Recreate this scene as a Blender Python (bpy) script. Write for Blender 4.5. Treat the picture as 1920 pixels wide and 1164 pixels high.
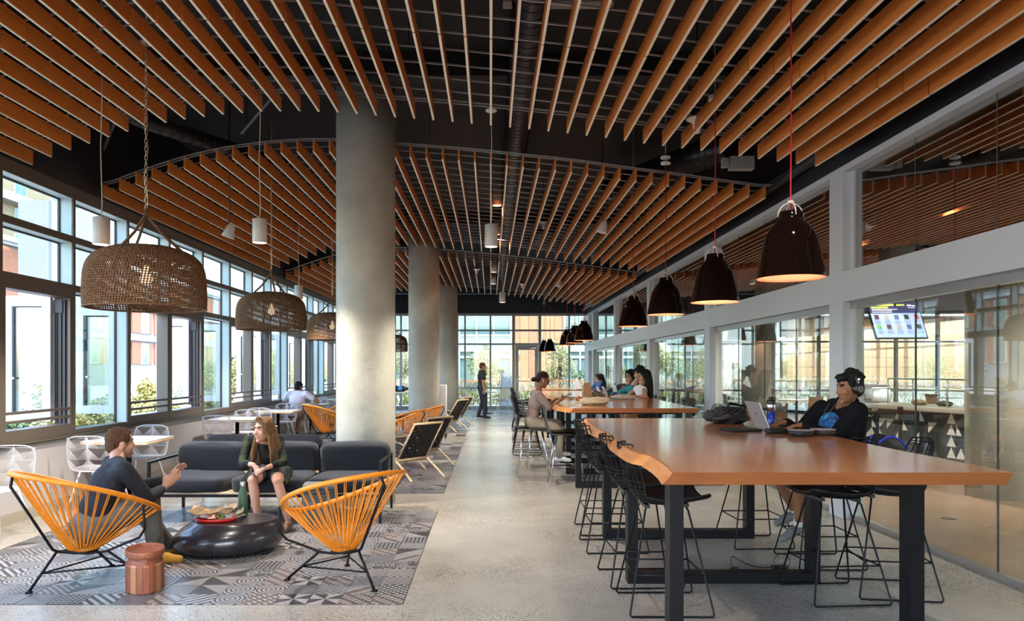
import bpy, math, random
from mathutils import Vector, Matrix, Euler, noise
random.seed(7)
PI = math.pi
R = math.radians
scene = bpy.context.scene
for o in list(bpy.data.objects):
    bpy.data.objects.remove(o)
C = scene.collection

# ------------------------------------------------------------------ camera, light, exposure
FPX = 1370.0          # focal length in pixels of the 1920 wide photograph
CAMH = 1.45
cam = bpy.data.cameras.new('camera')
cam.sensor_width = 36.0
cam.lens = FPX/1920*36.0
cam.shift_x = 40/1920
cam.shift_y = 111/1920
cam.clip_end = 400
camo = bpy.data.objects.new('camera', cam)
C.objects.link(camo)
camo.location = (0, 0, CAMH)
camo.rotation_euler = (PI/2, 0, 0)
scene.camera = camo

w = bpy.data.worlds.new('sky'); scene.world = w; w.use_nodes = True
wn = w.node_tree.nodes; wl = w.node_tree.links
wn.clear()
sky = wn.new('ShaderNodeTexSky'); sky.sky_type = 'NISHITA'
sky.sun_disc = False
sky.sun_elevation = R(56); sky.sun_rotation = R(150)
sky.air_density = 1.0; sky.dust_density = 2.2; sky.ozone_density = 1.0
bg = wn.new('ShaderNodeBackground'); bg.inputs[1].default_value = 0.75
wo = wn.new('ShaderNodeOutputWorld')
wl.new(sky.outputs[0], bg.inputs[0]); wl.new(bg.outputs[0], wo.inputs[0])

sd = bpy.data.lights.new('sun', 'SUN'); sd.energy = 0.8; sd.angle = R(0.6); sd.color = (1, .95, .87)
so = bpy.data.objects.new('sun', sd); C.objects.link(so)
so.rotation_euler = Vector((0.40, -0.62, 1.12)).to_track_quat('Z', 'Y').to_euler()
so.location = (10, -10, 30)

scene.view_settings.view_transform = 'Standard'
scene.view_settings.look = 'None'
scene.view_settings.gamma = 1.0
scene.view_settings.use_curve_mapping = False
scene.view_settings.exposure = 1.70
try:
    scene.cycles.max_bounces = 10
    scene.cycles.diffuse_bounces = 5
    scene.cycles.glossy_bounces = 4
    scene.cycles.transparent_max_bounces = 16
    scene.cycles.sample_clamp_indirect = 6
    scene.cycles.caustics_reflective = False
    scene.cycles.caustics_refractive = False
    scene.cycles.use_denoising = True
except Exception:
    pass

# ------------------------------------------------------------------ pixel -> place helpers
def PX(px, y): return (px-920.0)/FPX*y
def PZ(py, y): return CAMH-(py-693.0)/FPX*y

# ------------------------------------------------------------------ materials
MATS = {}
def _nt(name):
    m = bpy.data.materials.new(name); m.use_nodes = True
    nt = m.node_tree
    return m, nt, nt.nodes['Principled BSDF']
def N(nt, t, **kw):
    n = nt.nodes.new(t)
    for k, v in kw.items():
        if k.startswith('i_'):
            n.inputs[k[2:].replace('_', ' ')].default_value = v
        else:
            setattr(n, k, v)
    return n
def col4(c): return (c[0], c[1], c[2], 1)
def mat(name, c, rough=.5, metal=0, var=0, scale=20, bump=0, bscale=60, emit=None, estr=0, coat=0, stretch=None, spec=None, sheen=0):
    if name in MATS: return MATS[name]
    m, nt, b = _nt(name)
    b.inputs['Base Color'].default_value = col4(c)
    b.inputs['Roughness'].default_value = rough
    b.inputs['Metallic'].default_value = metal
    b.inputs['Coat Weight'].default_value = coat
    b.inputs['Sheen Weight'].default_value = sheen
    if spec is not None: b.inputs['Specular IOR Level'].default_value = spec
    L = nt.links
    tc = N(nt, 'ShaderNodeTexCoord')
    src = tc.outputs['Object']
    if stretch:
        mp = N(nt, 'ShaderNodeMapping'); mp.inputs['Scale'].default_value = stretch
        L.new(src, mp.inputs[0]); src = mp.outputs[0]
    if var:
        n = N(nt, 'ShaderNodeTexNoise', i_Scale=scale, i_Detail=4.0, i_Roughness=.6)
        L.new(src, n.inputs['Vector'])
        r = N(nt, 'ShaderNodeValToRGB')
        r.color_ramp.elements[0].position = .3; r.color_ramp.elements[1].position = .72
        r.color_ramp.elements[0].color = col4([x*(1-var) for x in c])
        r.color_ramp.elements[1].color = col4([min(1, x*(1+var)) for x in c])
        L.new(n.outputs['Fac'], r.inputs[0]); L.new(r.outputs[0], b.inputs['Base Color'])
    if bump:
        n2 = N(nt, 'ShaderNodeTexNoise', i_Scale=bscale, i_Detail=3.0)
        L.new(src, n2.inputs['Vector'])
        bp = N(nt, 'ShaderNodeBump', i_Strength=bump, i_Distance=.02)
        L.new(n2.outputs['Fac'], bp.inputs['Height']); L.new(bp.outputs[0], b.inputs['Normal'])
    if emit:
        b.inputs['Emission Color'].default_value = col4(emit)
        b.inputs['Emission Strength'].default_value = estr
    MATS[name] = m
    return m
def glass(name, tint, f0=.07, rough=0.0):
    if name in MATS: return MATS[name]
    m, nt, b = _nt(name); nt.nodes.remove(b); L = nt.links
    out = nt.nodes['Material Output']
    tr = N(nt, 'ShaderNodeBsdfTransparent'); tr.inputs[0].default_value = col4(tint)
    gl = N(nt, 'ShaderNodeBsdfGlossy'); gl.inputs['Roughness'].default_value = rough
    gl.inputs[0].default_value = (.95, .97, .96, 1)
    g = N(nt, 'ShaderNodeNewGeometry')
    dt = N(nt, 'ShaderNodeVectorMath', operation='DOT_PRODUCT')
    L.new(g.outputs['Incoming'], dt.inputs[0]); L.new(g.outputs['Normal'], dt.inputs[1])
    ab = N(nt, 'ShaderNodeMath', operation='ABSOLUTE'); L.new(dt.outputs['Value'], ab.inputs[0])
    om = N(nt, 'ShaderNodeMath', operation='SUBTRACT'); om.inputs[0].default_value = 1; L.new(ab.outputs[0], om.inputs[1])
    pw = N(nt, 'ShaderNodeMath', operation='POWER'); L.new(om.outputs[0], pw.inputs[0]); pw.inputs[1].default_value = 4
    ma = N(nt, 'ShaderNodeMath', operation='MULTIPLY_ADD'); L.new(pw.outputs[0], ma.inputs[0])
    ma.inputs[1].default_value = .9-f0; ma.inputs[2].default_value = f0
    mx = N(nt, 'ShaderNodeMixShader'); L.new(ma.outputs[0], mx.inputs[0])
    L.new(tr.outputs[0], mx.inputs[1]); L.new(gl.outputs[0], mx.inputs[2]); L.new(mx.outputs[0], out.inputs[0])
    MATS[name] = m
    return m
def wood(name, c1, c2, rough=.4, axis=1, scale=6, coat=0, rings=9):
    if name in MATS: return MATS[name]
    m, nt, b = _nt(name); L = nt.links
    tc = N(nt, 'ShaderNodeTexCoord'); mp = N(nt, 'ShaderNodeMapping')
    s = [rings, rings, rings]; s[axis] = .7
    mp.inputs['Scale'].default_value = s
    oi = N(nt, 'ShaderNodeObjectInfo')
    vm = N(nt, 'ShaderNodeVectorMath', operation='SCALE'); vm.inputs[0].default_value = (17, 31, 23)
    L.new(oi.outputs['Random'], vm.inputs['Scale'])
    ad = N(nt, 'ShaderNodeVectorMath', operation='ADD')
    L.new(tc.outputs['Object'], mp.inputs[0]); L.new(mp.outputs[0], ad.inputs[0]); L.new(vm.outputs[0], ad.inputs[1])
    n = N(nt, 'ShaderNodeTexNoise', i_Scale=scale, i_Detail=6.0, i_Roughness=.65, i_Distortion=.6)
    L.new(ad.outputs[0], n.inputs['Vector'])
    r = N(nt, 'ShaderNodeValToRGB')
    r.color_ramp.elements[0].position = .3; r.color_ramp.elements[1].position = .7
    r.color_ramp.elements[0].color = col4(c1); r.color_ramp.elements[1].color = col4(c2)
    L.new(n.outputs['Fac'], r.inputs[0])
    hs = N(nt, 'ShaderNodeHueSaturation'); L.new(r.outputs[0], hs.inputs['Color'])
    mr = N(nt, 'ShaderNodeMapRange'); mr.inputs['To Min'].default_value = .86; mr.inputs['To Max'].default_value = 1.1
    L.new(oi.outputs['Random'], mr.inputs[0]); L.new(mr.outputs[0], hs.inputs['Value'])
    L.new(hs.outputs[0], b.inputs['Base Color'])
    b.inputs['Roughness'].default_value = rough
    b.inputs['Coat Weight'].default_value = coat; b.inputs['Coat Roughness'].default_value = .13
    MATS[name] = m
    return m

def concrete_floor(nm='polished_concrete', c0=(.30, .275, .235, 1), c1=(.53, .50, .445, 1)):
    m, nt, b = _nt(nm); L = nt.links
    tc = N(nt, 'ShaderNodeTexCoord')
    big = N(nt, 'ShaderNodeTexNoise', i_Scale=.55, i_Detail=6.0, i_Roughness=.6); L.new(tc.outputs['Object'], big.inputs['Vector'])
    r = N(nt, 'ShaderNodeValToRGB'); r.color_ramp.elements[0].position = .3; r.color_ramp.elements[1].position = .75
    r.color_ramp.elements[0].color = c0; r.color_ramp.elements[1].color = c1
    L.new(big.outputs['Fac'], r.inputs[0])
    # exposed dark aggregate specks, denser in cloudy areas
    v = N(nt, 'ShaderNodeTexVoronoi', i_Scale=120.0); L.new(tc.outputs['Object'], v.inputs['Vector'])
    msk = N(nt, 'ShaderNodeTexNoise', i_Scale=.9, i_Detail=3.0); L.new(tc.outputs['Object'], msk.inputs['Vector'])
    th = N(nt, 'ShaderNodeMapRange'); th.inputs['From Min'].default_value = .3; th.inputs['From Max'].default_value = .7
    th.inputs['To Min'].default_value = .16; th.inputs['To Max'].default_value = .55
    L.new(msk.outputs['Fac'], th.inputs[0])
    lt = N(nt, 'ShaderNodeMath', operation='LESS_THAN'); L.new(v.outputs['Distance'], lt.inputs[0]); L.new(th.outputs[0], lt.inputs[1])
    sep = N(nt, 'ShaderNodeSeparateColor'); L.new(v.outputs['Color'], sep.inputs[0])
    gt = N(nt, 'ShaderNodeMath', operation='GREATER_THAN'); L.new(sep.outputs[0], gt.inputs[0]); gt.inputs[1].default_value = .45
    mu = N(nt, 'ShaderNodeMath', operation='MULTIPLY'); L.new(lt.outputs[0], mu.inputs[0]); L.new(gt.outputs[0], mu.inputs[1])
    cr = N(nt, 'ShaderNodeMix', data_type='RGBA')
    L.new(mu.outputs[0], cr.inputs['Factor'])
    L.new(r.outputs[0], cr.inputs['A'])
    sp = N(nt, 'ShaderNodeMix', data_type='RGBA'); sp.inputs['A'].default_value = (.05, .045, .04, 1); sp.inputs['B'].default_value = (.22, .2, .18, 1)
    L.new(sep.outputs[1], sp.inputs['Factor']); L.new(sp.outputs['Result'], cr.inputs['B'])
    L.new(cr.outputs['Result'], b.inputs['Base Color'])
    rr = N(nt, 'ShaderNodeMapRange'); rr.inputs['To Min'].default_value = .16; rr.inputs['To Max'].default_value = .34
    L.new(big.outputs['Fac'], rr.inputs[0]); L.new(rr.outputs[0], b.inputs['Roughness'])
    b.inputs['Specular IOR Level'].default_value = .62
    bp = N(nt, 'ShaderNodeBump', i_Strength=.05, i_Distance=.01); L.new(msk.outputs['Fac'], bp.inputs['Height']); L.new(bp.outputs[0], b.inputs['Normal'])
    return m
M_FLOOR = concrete_floor()
M_FLOORW = concrete_floor('warm_lit_concrete', (.27, .17, .10, 1), (.42, .27, .17, 1))  # warm light on the glazed room floor, put into the concrete colour
M_CONC = mat('cast_concrete', (.44, .425, .365), .72, var=.17, scale=2.6, bump=.25, bscale=14)
M_WHITEWALL = mat('white_painted_plaster', (.47, .455, .47), .6, var=.03, scale=3)
M_FRAMEW = mat('white_powder_coated_frame', (.60, .63, .66), .38)
M_BRONZE = mat('taupe_window_frame', (.11, .09, .07), .42)
M_REVEAL = mat('pale_blue_reveal', (.56, .66, .70), .4)
M_GASKET = mat('black_gasket', (.01, .01, .015), .5)
M_BLACK = mat('matte_black_paint', (.0045, .004, .005), .75, var=.3, scale=3)
M_FASCIA = mat('dark_charcoal_paint', (.010, .0095, .013), .5, var=.2, scale=2)
M_DUCT = mat('black_spiral_duct', (.035, .033, .037), .32, metal=.5)
M_RAIL = mat('grey_carrier_rail', (.42, .42, .43), .35, metal=.6)
M_SLAT = wood('slat_wood', (.56, .155, .026), (.76, .27, .058), rough=.33, axis=1, scale=5, rings=14)
M_SLATEDGE = mat('lit_slat_edge', (.92, .80, .60), .4)  # window light caught by the slat undersides, painted as a pale edge
M_TABLE = wood('table_slab_wood', (.37, .125, .036), (.54, .22, .075), rough=.26, axis=1, scale=3, rings=6, coat=.7)
M_TABLEEND = wood('shaded_end_grain', (.21, .058, .010), (.29, .092, .018), rough=.75, axis=0, scale=3, rings=5)  # end faces painted darker than the top to offset strong front light
M_BARK = wood('live_edge_wood', (.42, .15, .045), (.60, .26, .10), rough=.35, axis=1, scale=4, rings=5)
M_GLASS = glass('clear_glass', (.80, .87, .85), .05)
M_GLASSD = glass('interior_glass', (.88, .90, .87), .075)
M_GLASSU = glass('upper_interior_glass', (.55, .55, .52), .50)
M_BSTEEL = mat('black_powder_steel', (.004, .004, .006), .42, spec=.22)
M_CHROME = mat('chrome', (.62, .62, .64), .14, metal=1)
M_STEEL = mat('brushed_steel', (.5, .5, .51), .3, metal=1)
M_ORANGE = mat('orange_vinyl_cord', (.78, .255, .012), .38, var=.12, scale=40)
M_WHITEM = mat('white_wire', (.74, .74, .78), .35)
M_FABRIC = mat('charcoal_fabric', (.018, .020, .027), .95, spec=.2, var=.3, scale=160, bump=.25, bscale=500, sheen=.15)
M_ROPE = mat('brown_woven_rope', (.20, .098, .042), .8, var=.45, scale=60, bump=.4, bscale=200)
M_GOLD = mat('brass_chain', (.52, .44, .30), .3, metal=.9)
M_WHITEP = mat('white_fixture', (.62, .60, .57), .4)
M_SHADE = mat('glossy_black_shade', (.006, .0028, .002), .07, spec=.30)
M_SHADEIN = mat('peach_shade_inside', (.80, .42, .26), .5)
M_RED = mat('red_cable', (.62, .02, .02), .5)
M_PALEWOOD = wood('pale_oak', (.60, .42, .25), (.78, .60, .40), rough=.4, axis=0, scale=4, rings=6)
M_WALNUT = wood('warm_walnut', (.33, .15, .06), (.46, .24, .10), rough=.35, axis=2, scale=4, rings=6)
M_REDWOOD = wood('red_stump_wood', (.20, .055, .028), (.36, .12, .06), rough=.4, axis=2, scale=5, rings=10)
M_REDWOOD2 = wood('light_stump_stave', (.36, .16, .08), (.48, .24, .12), rough=.4, axis=2, scale=5, rings=10)
M_CREAM = mat('cream_cafe_top', (.74, .70, .60), .3)
M_STONE = mat('black_pebble_finish', (.022, .019, .024), .24, var=.3, scale=5, coat=.3)
M_TANBAG = mat('tan_canvas', (.50, .40, .27), .85, var=.12, scale=25, bump=.4, bscale=18)
M_PAPER = mat('brown_kraft_paper', (.42, .24, .12), .8, var=.15, scale=25)
M_BLUEB = mat('blue_bottle', (.012, .05, .32), .3)
M_GREENB = mat('matte_green_bottle', (.055, .115, .07), .55)
M_BLKPLASTIC = mat('black_plastic', (.012, .012, .013), .35)
M_SILVER = mat('silver_laptop', (.60, .61, .63), .3, metal=.6)
M_GREYPK = mat('slate_grey_nylon', (.075, .088, .095), .8, var=.15, scale=30, bump=.3, bscale=160)

# ------------------------------------------------------------------ mesh builder
class MB:
    def __init__(s):
        s.v = []; s.f = []; s.m = []; s.sm = []
    def add(s, vs, fs, mi=0, smooth=False):
        n = len(s.v); s.v.extend([tuple(v) for v in vs])
        for f in fs:
            s.f.append(tuple(i+n for i in f)); s.m.append(mi); s.sm.append(smooth)
        return s
    def box(s, c, d, mi=0, rz=0, rx=0, ry=0, bev=0):
        x, y, z = d[0]/2, d[1]/2, d[2]/2
        M = Euler((rx, ry, rz)).to_matrix(); c = Vector(c)
        if bev <= 0:
            vs = [M@Vector((a*x, b*y, e*z))+c for a in (-1, 1) for b in (-1, 1) for e in (-1, 1)]
            fs = [(0, 1, 3, 2), (4, 6, 7, 5), (0, 4, 5, 1), (2, 3, 7, 6), (0, 2, 6, 4), (1, 5, 7, 3)]
            return s.add(vs, fs, mi)
        # rounded in plan, chamfered top and bottom
        pts = []
        for (sx, sy, a0) in ((1, 1, 0), (-1, 1, 90), (-1, -1, 180), (1, -1, 270)):
            for k in range(4):
                a = R(a0+k*30)
                pts.append((sx*(x-bev)+bev*math.cos(a), sy*(y-bev)+bev*math.sin(a), math.cos(a), math.sin(a)))
        n = len(pts); vs = []
        zb = min(bev, z*.95)
        for (zz, ins) in ((-z, zb*.8), (-z+zb*.3, zb*.25), (-z+zb, 0), (z-zb, 0), (z-zb*.3, zb*.25), (z, zb*.8)):
            for p in pts: vs.append(M@Vector((p[0]-p[2]*ins, p[1]-p[3]*ins, zz))+c)
        fs = []
        for k in range(5):
            for i in range(n):
                j = (i+1) % n
                fs.append((k*n+i, k*n+j, (k+1)*n+j, (k+1)*n+i))
        s.add(vs, fs, mi, True)
        nb = len(s.v)-len(vs)
        s.f.append(tuple(nb+i for i in reversed(range(n)))); s.m.append(mi); s.sm.append(False)
        s.f.append(tuple(nb+5*n+i for i in range(n))); s.m.append(mi); s.sm.append(False)
        return s
    def b2(s, x0, x1, y0, y1, z0, z1, mi=0, bev=0):
        return s.box(((x0+x1)/2, (y0+y1)/2, (z0+z1)/2), (abs(x1-x0), abs(y1-y0), abs(z1-z0)), mi, bev=bev)
    def tube(s, pts, r, n=6, mi=0, closed=False, caps=True, smooth=True, flat=1.0):
        P = [Vector(p) for p in pts]; L = len(P)
        if L < 2: return s
        rr = r if isinstance(r, (list, tuple)) else [r]*L
        tang = []
        for i in range(L):
            if closed: t = P[(i+1) % L]-P[i-1]
            elif i == 0: t = P[1]-P[0]
            elif i == L-1: t = P[-1]-P[-2]
            else: t = (P[i+1]-P[i]).normalized()+(P[i]-P[i-1]).normalized()
            if t.length < 1e-9: t = Vector((0, 0, 1))
            tang.append(t.normalized())
        up = Vector((0, 0, 1)) if abs(tang[0].z) < .9 else Vector((1, 0, 0))
        u = tang[0].cross(up).normalized(); vs = []
        for i in range(L):
            u = (u-tang[i]*u.dot(tang[i]))
            if u.length < 1e-6: u = tang[i].orthogonal()
            u.normalize(); w_ = tang[i].cross(u)
            for k in range(n):
                a = 2*PI*k/n+PI/n
                vs.append(P[i]+(u*math.cos(a)+w_*math.sin(a)*flat)*rr[i])
        fs = []
        for i in range(L if closed else L-1):
            j = (i+1) % L
            for k in range(n):
                q = (k+1) % n
                fs.append((i*n+k, i*n+q, j*n+q, j*n+k))
        s.add(vs, fs, mi, smooth)
        if caps and not closed:
            nb = len(s.v)-len(vs)
            s.f.append(tuple(nb+k for k in reversed(range(n)))); s.m.append(mi); s.sm.append(False)
            s.f.append(tuple(nb+(L-1)*n+k for k in range(n))); s.m.append(mi); s.sm.append(False)
        return s
    def lathe(s, prof, n=24, c=(0, 0, 0), mi=0, sx=1, sy=1, smooth=True, M=None):
        vs = []; c = Vector(c)
        for (r, z) in prof:
            for k in range(n):
                a = 2*PI*k/n
                p = Vector((r*math.cos(a)*sx, r*math.sin(a)*sy, z))
                if M is not None: p = M@p
                vs.append(p+c)
        fs = []
        for i in range(len(prof)-1):
            for k in range(n):
                q = (k+1) % n
                fs.append((i*n+k, i*n+q, (i+1)*n+q, (i+1)*n+k))
        s.add(vs, fs, mi, smooth)
        nb = len(s.v)-len(vs)
        if prof[0][0] > 1e-4:
            s.f.append(tuple(nb+k for k in reversed(range(n)))); s.m.append(mi); s.sm.append(False)
        if prof[-1][0] > 1e-4:
            e = nb+(len(prof)-1)*n
            s.f.append(tuple(e+k for k in range(n))); s.m.append(mi); s.sm.append(False)
        return s
    def openlathe(s, prof, n=24, c=(0, 0, 0), mi=0):
        nf = len(s.f); p0 = prof[0][0]; p1 = prof[-1][0]
        s.lathe(prof, n, c, mi)
        k = int(p0 > 1e-4)+int(p1 > 1e-4)
        for _ in range(k): s.f.pop(); s.m.pop(); s.sm.pop()
        return s
    def prism(s, poly, z0, z1, mi=0, top_in=None):
        n = len(poly)
        q = top_in or poly
        vs = [(p[0], p[1], z0) for p in poly]+[(p[0], p[1], z1) for p in q]
        fs = [tuple(reversed(range(n))), tuple(range(n, 2*n))]+[(i, (i+1) % n, n+(i+1) % n, n+i) for i in range(n)]
        return s.add(vs, fs, mi)
    def grid(s, fn, nu, nv, mi=0, smooth=True, thick=0):
        vs = [fn(i/nu, j/nv) for j in range(nv+1) for i in range(nu+1)]
        fs = [(j*(nu+1)+i, j*(nu+1)+i+1, (j+1)*(nu+1)+i+1, (j+1)*(nu+1)+i) for j in range(nv) for i in range(nu)]
        return s.add(vs, fs, mi, smooth)
    def build(s, name, mats, parent=None, loc=None, label=None, cat=None, group=None, kind=None, rz=None):
        me = bpy.data.meshes.new(name)
        me.from_pydata(s.v, [], s.f)
        ms = mats if isinstance(mats, (list, tuple)) else [mats]
        for m in ms: me.materials.append(m)
        me.polygons.foreach_set('material_index', s.m)
        me.polygons.foreach_set('use_smooth', s.sm)
        me.update()
        o = bpy.data.objects.new(name, me); C.objects.link(o)
        if parent is not None: o.parent = parent
        if loc is not None: o.location = loc
        if rz is not None: o.rotation_euler = (0, 0, rz)
        tag(o, label, cat, group, kind)
        return o
def tag(o, label=None, cat=None, group=None, kind=None):
    if label: o['label'] = label
    if cat: o['category'] = cat
    if group: o['group'] = group
    if kind: o['kind'] = kind
    return o
def thing(name, label, cat, loc=(0, 0, 0), rz=0, group=None, kind=None):
    o = bpy.data.objects.new(name, None); C.objects.link(o)
    o.empty_display_size = .1
    o.location = loc; o.rotation_euler = (0, 0, rz)
    return tag(o, label, cat, group, kind)
def struct(name, mb, m, parent=None):
    return mb.build(name, m, parent, kind=None if parent else 'structure')
def inst(name, me, parent, loc=(0, 0, 0), rot=(0, 0, 0)):
    o = bpy.data.objects.new(name, me); C.objects.link(o); o.parent = parent
    o.location = loc; o.rotation_euler = rot
    return o
KIDS = {}
def dup(root, loc, rz=0, label=None, group=None, scale=None):
    def rec(o, par):
        c = o.copy(); C.objects.link(c)
        if par is not None: c.parent = par; c.matrix_parent_inverse = o.matrix_parent_inverse
        for ch in [x for x in bpy.data.objects if x.parent == o] if o.name not in KIDS else KIDS[o.name]:
            rec(ch, c)
        return c
    def fill(o):
        KIDS[o.name] = list(o.children)
        for ch in KIDS[o.name]: fill(ch)
    if root.name not in KIDS: fill(root)
    r = rec(root, None)
    r.location = loc; r.rotation_euler = (0, 0, rz)
    if scale: r.scale = (scale,)*3
    if label: r['label'] = label
    if group: r['group'] = group
    return r
# ================================================================== SETTING
# floor of the hall, and its seams
YB, YF = -6.4, 26.6          # the hall runs from behind the camera to the far storefront
XL, XG = -4.54, 3.53         # left window wall, glass partition on the right
b = MB(); b.b2(-4.85, 17.5, YB, YF, -.2, 0); struct('floor', b, M_FLOOR)
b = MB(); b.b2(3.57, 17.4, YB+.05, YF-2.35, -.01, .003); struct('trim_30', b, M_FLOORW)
M_JOINT = mat('saw_cut_joint', (.10, .095, .085), .7)
b = MB()
b.b2(-.545, -.533, 11.6, YF-.1, -.001, .0015)
for y in (15.85, 18.9, 21.2): b.b2(-.53, 3.4, y, y+.010, -.001, .0015)
b.b2(1.62, 1.63, 14, YF-.1, -.001, .0012)
b.b2(3.6, 9, 7.0, 7.008, -.001, .0015)
struct('trim_1', b, M_JOINT)
# ceiling deck and soffits, painted black
b = MB(); b.b2(-4.85, 17.5, YB, YF, 4.75, 4.95); struct('ceiling', b, M_BLACK)
b = MB()
b.b2(XL-.30, XL+.02, YB, YF, 3.43, 4.75)             # bulkhead above the windows
struct('trim_2', b, M_FASCIA)
b = MB()
b.b2(3.43, 3.62, YB, YF, 3.435, 4.75)                # fascia above the glass partition
b.tube([(3.33, YB, 3.62), (3.33, YF-.2, 3.62)], .055, 8)
struct('trim_3', b, M_FASCIA)

# ---- left wall: low plaster wall, sill, ledge
b = MB(); b.b2(XL-.30, XL, YB, YF, 0, .715); struct('wall_left', b, M_WHITEWALL)
b = MB(); b.b2(XL, XL+.05, YB, YF, 0, .085); b.b2(XL, XL+.035, YB, YF, .085, .1)
struct('baseboard_left', b, mat('putty_baseboard', (.36, .33, .27), .5))
b = MB()
b.b2(XL-.22, XL+.03, YB, YF, .715, .76); b.b2(XL-.22, XL+.055, YB, YF, .735, .75)
struct('trim_4', b, M_BRONZE)
b = MB()
b.b2(XL-.2, XL+.012, YB, YF, 3.35, 3.432); b.b2(XL-.2, XL+.0, YB, YF, 3.31, 3.352)
struct('trim_5', b, M_BRONZE)
Y0W, PW = 6.76, 1.19
M_SASH = mat('white_sash', (.5, .49, .53), .4)
M_GLASSG = glass('green_tinted_glass', (.72, .86, .82), .10)
sash_label = 'window'
def window_bay(k, idx):
    ya = Y0W+PW*k; yb = ya+PW
    kind = {1: 'F', 2: 'B', 0: 'A'}[k % 3]
    root = thing('window_%d' % idx, None, None, (XL, ya, 0), kind='structure')
    h = .022
    f = MB()
    f.b2(-.15, .012, -h, h, .76, 3.35)                     # mullion on the near side
    f.b2(-.15, .008, h, PW-h, 2.83, 2.90); f.b2(-.15, .008, h, PW-h, 2.22 if kind != 'F' else 2.30, 2.37)
    f.b2(-.15, .008, h, PW-h, .76, .87 if kind != 'F' else .80)
    if kind != 'F':
        f.b2(-.15, .006, h, h+.05, .87, 2.22); f.b2(-.15, .006, PW-h-.05, PW-h, .87, 2.22)
    f.build('frame', M_BRONZE, root)
    # pale reveals facing the glass, black gaskets
    r = MB(); g = MB()
    rows = [(2.90, 3.31), (2.37, 2.83)]
    if kind == 'F': rows.append((.80, 2.30))
    for (z0, z1) in rows:
        r.b2(-.148, -.004, PW-h-.004, PW-h, z0, z1)
        r.b2(-.148, -.004, h, h+.004, z0, z1)
        r.b2(-.148, -.004, h+.004, PW-h-.004, z1-.004, z1)
        g.b2(-.152, -.128, PW-h-.016, PW-h-.004, z0, z1-.004)
        g.b2(-.152, -.128, h+.004, h+.016, z0, z1-.004)
        g.b2(-.152, -.128, h+.016, PW-h-.016, z1-.018, z1-.004)
    r.build('reveal', M_REVEAL, root); g.build('gasket', M_GASKET, root)
    for (z0, z1) in rows:
        p = MB(); p.b2(-.146, -.140, h+.01, PW-h-.01, z0, z1-.005); p.build('pane', M_GLASS, root)
    if kind != 'F':
        for z in (1.02, .935):
            q = MB(); q.b2(-.02, 0, h+.05, PW-h-.05, z, z+.028); q.build('guard_bar', M_BRONZE, root)
        # folded-out white sash, hinged on one jamb
        sw = .50
        s = MB()
        def leaf(mb, y, x1, x0, t=.045):
            for (a0, a1, z0, z1) in ((x0, x0+.09, .90, 2.24), (x1-.09, x1, .90, 2.24), (x0+.09, x1-.09, .90, 1.0), (x0+.09, x1-.09, 2.13, 2.24)):
                mb.b2(a0, a1, y-t/2, y+t/2, z0, z1)
        ys = PW-.13 if kind == 'A' else .10
        leaf(s, ys, -.16, -.16-sw); leaf(s, ys+(.075 if kind == 'A' else -.06), -.16, -.16-sw, .04)
        so_ = s.build('sash', M_SASH, root)
        p = MB(); p.b2(-.16-sw+.09, -.25, ys-.004, ys+.004, 1.0, 2.13); p.build('sash_pane', M_GLASSG, so_)
        g = MB(); g.b2(-.16-sw+.09, -.16-sw+.11, ys-.024, ys-.018, 1.0, 2.13); g.b2(-.16-sw+.11, -.25, ys-.024, ys-.018, 2.115, 2.13)
        g.build('sash_gasket', M_GASKET, so_)
        hd = MB(); hd.b2(-.16-sw+.085, -.16-sw+.13, ys-.05, ys-.024, 1.35, 1.37)
        hd.build('sash_handle', M_STEEL, so_)
        t = MB()
        yt = PW-h-.05 if kind == 'A' else h+.05
        sg = -1 if kind == 'A' else 1
        for i in range(3): t.b2(-.15+.045*i, -.125+.045*i, yt, yt+sg*(.012+.006*i), .87, 2.20)
        t.b2(-.15, -.06, yt, yt+sg*.035, 2.06, 2.2)
        t.build('hinge_track', M_GASKET, root)
for i, k in enumerate(range(-2, 17)): window_bay(k, i+1)
b = MB()
for k in range(-11, -2):
    b.b2(XL-.15, XL+.012, Y0W+PW*k-.022, Y0W+PW*k+.022, .76, 3.35)
for z in (.76, 2.26, 2.83): b.b2(XL-.15, XL, YB+.1, Y0W-2*PW-.03, z, z+.08)
struct('trim_6', b, M_BRONZE)
b = MB(); b.b2(XL-.15, XL+.012, Y0W+17*PW-.03, YF, .76, 3.35); struct('trim_7', b, M_BRONZE)

b = MB()
b.b2(-4.85, 17.5, YB-.15, YB, 3.1, 4.75); b.b2(2.4, 17.5, YB-.15, YB, 0, 3.1); b.b2(-4.85, 2.4, YB-.15, YB, 0, .35)
struct('wall_rear_blocker', b, M_WHITEWALL)  # unseen partial wall, added to cut the light from behind the camera
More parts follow.
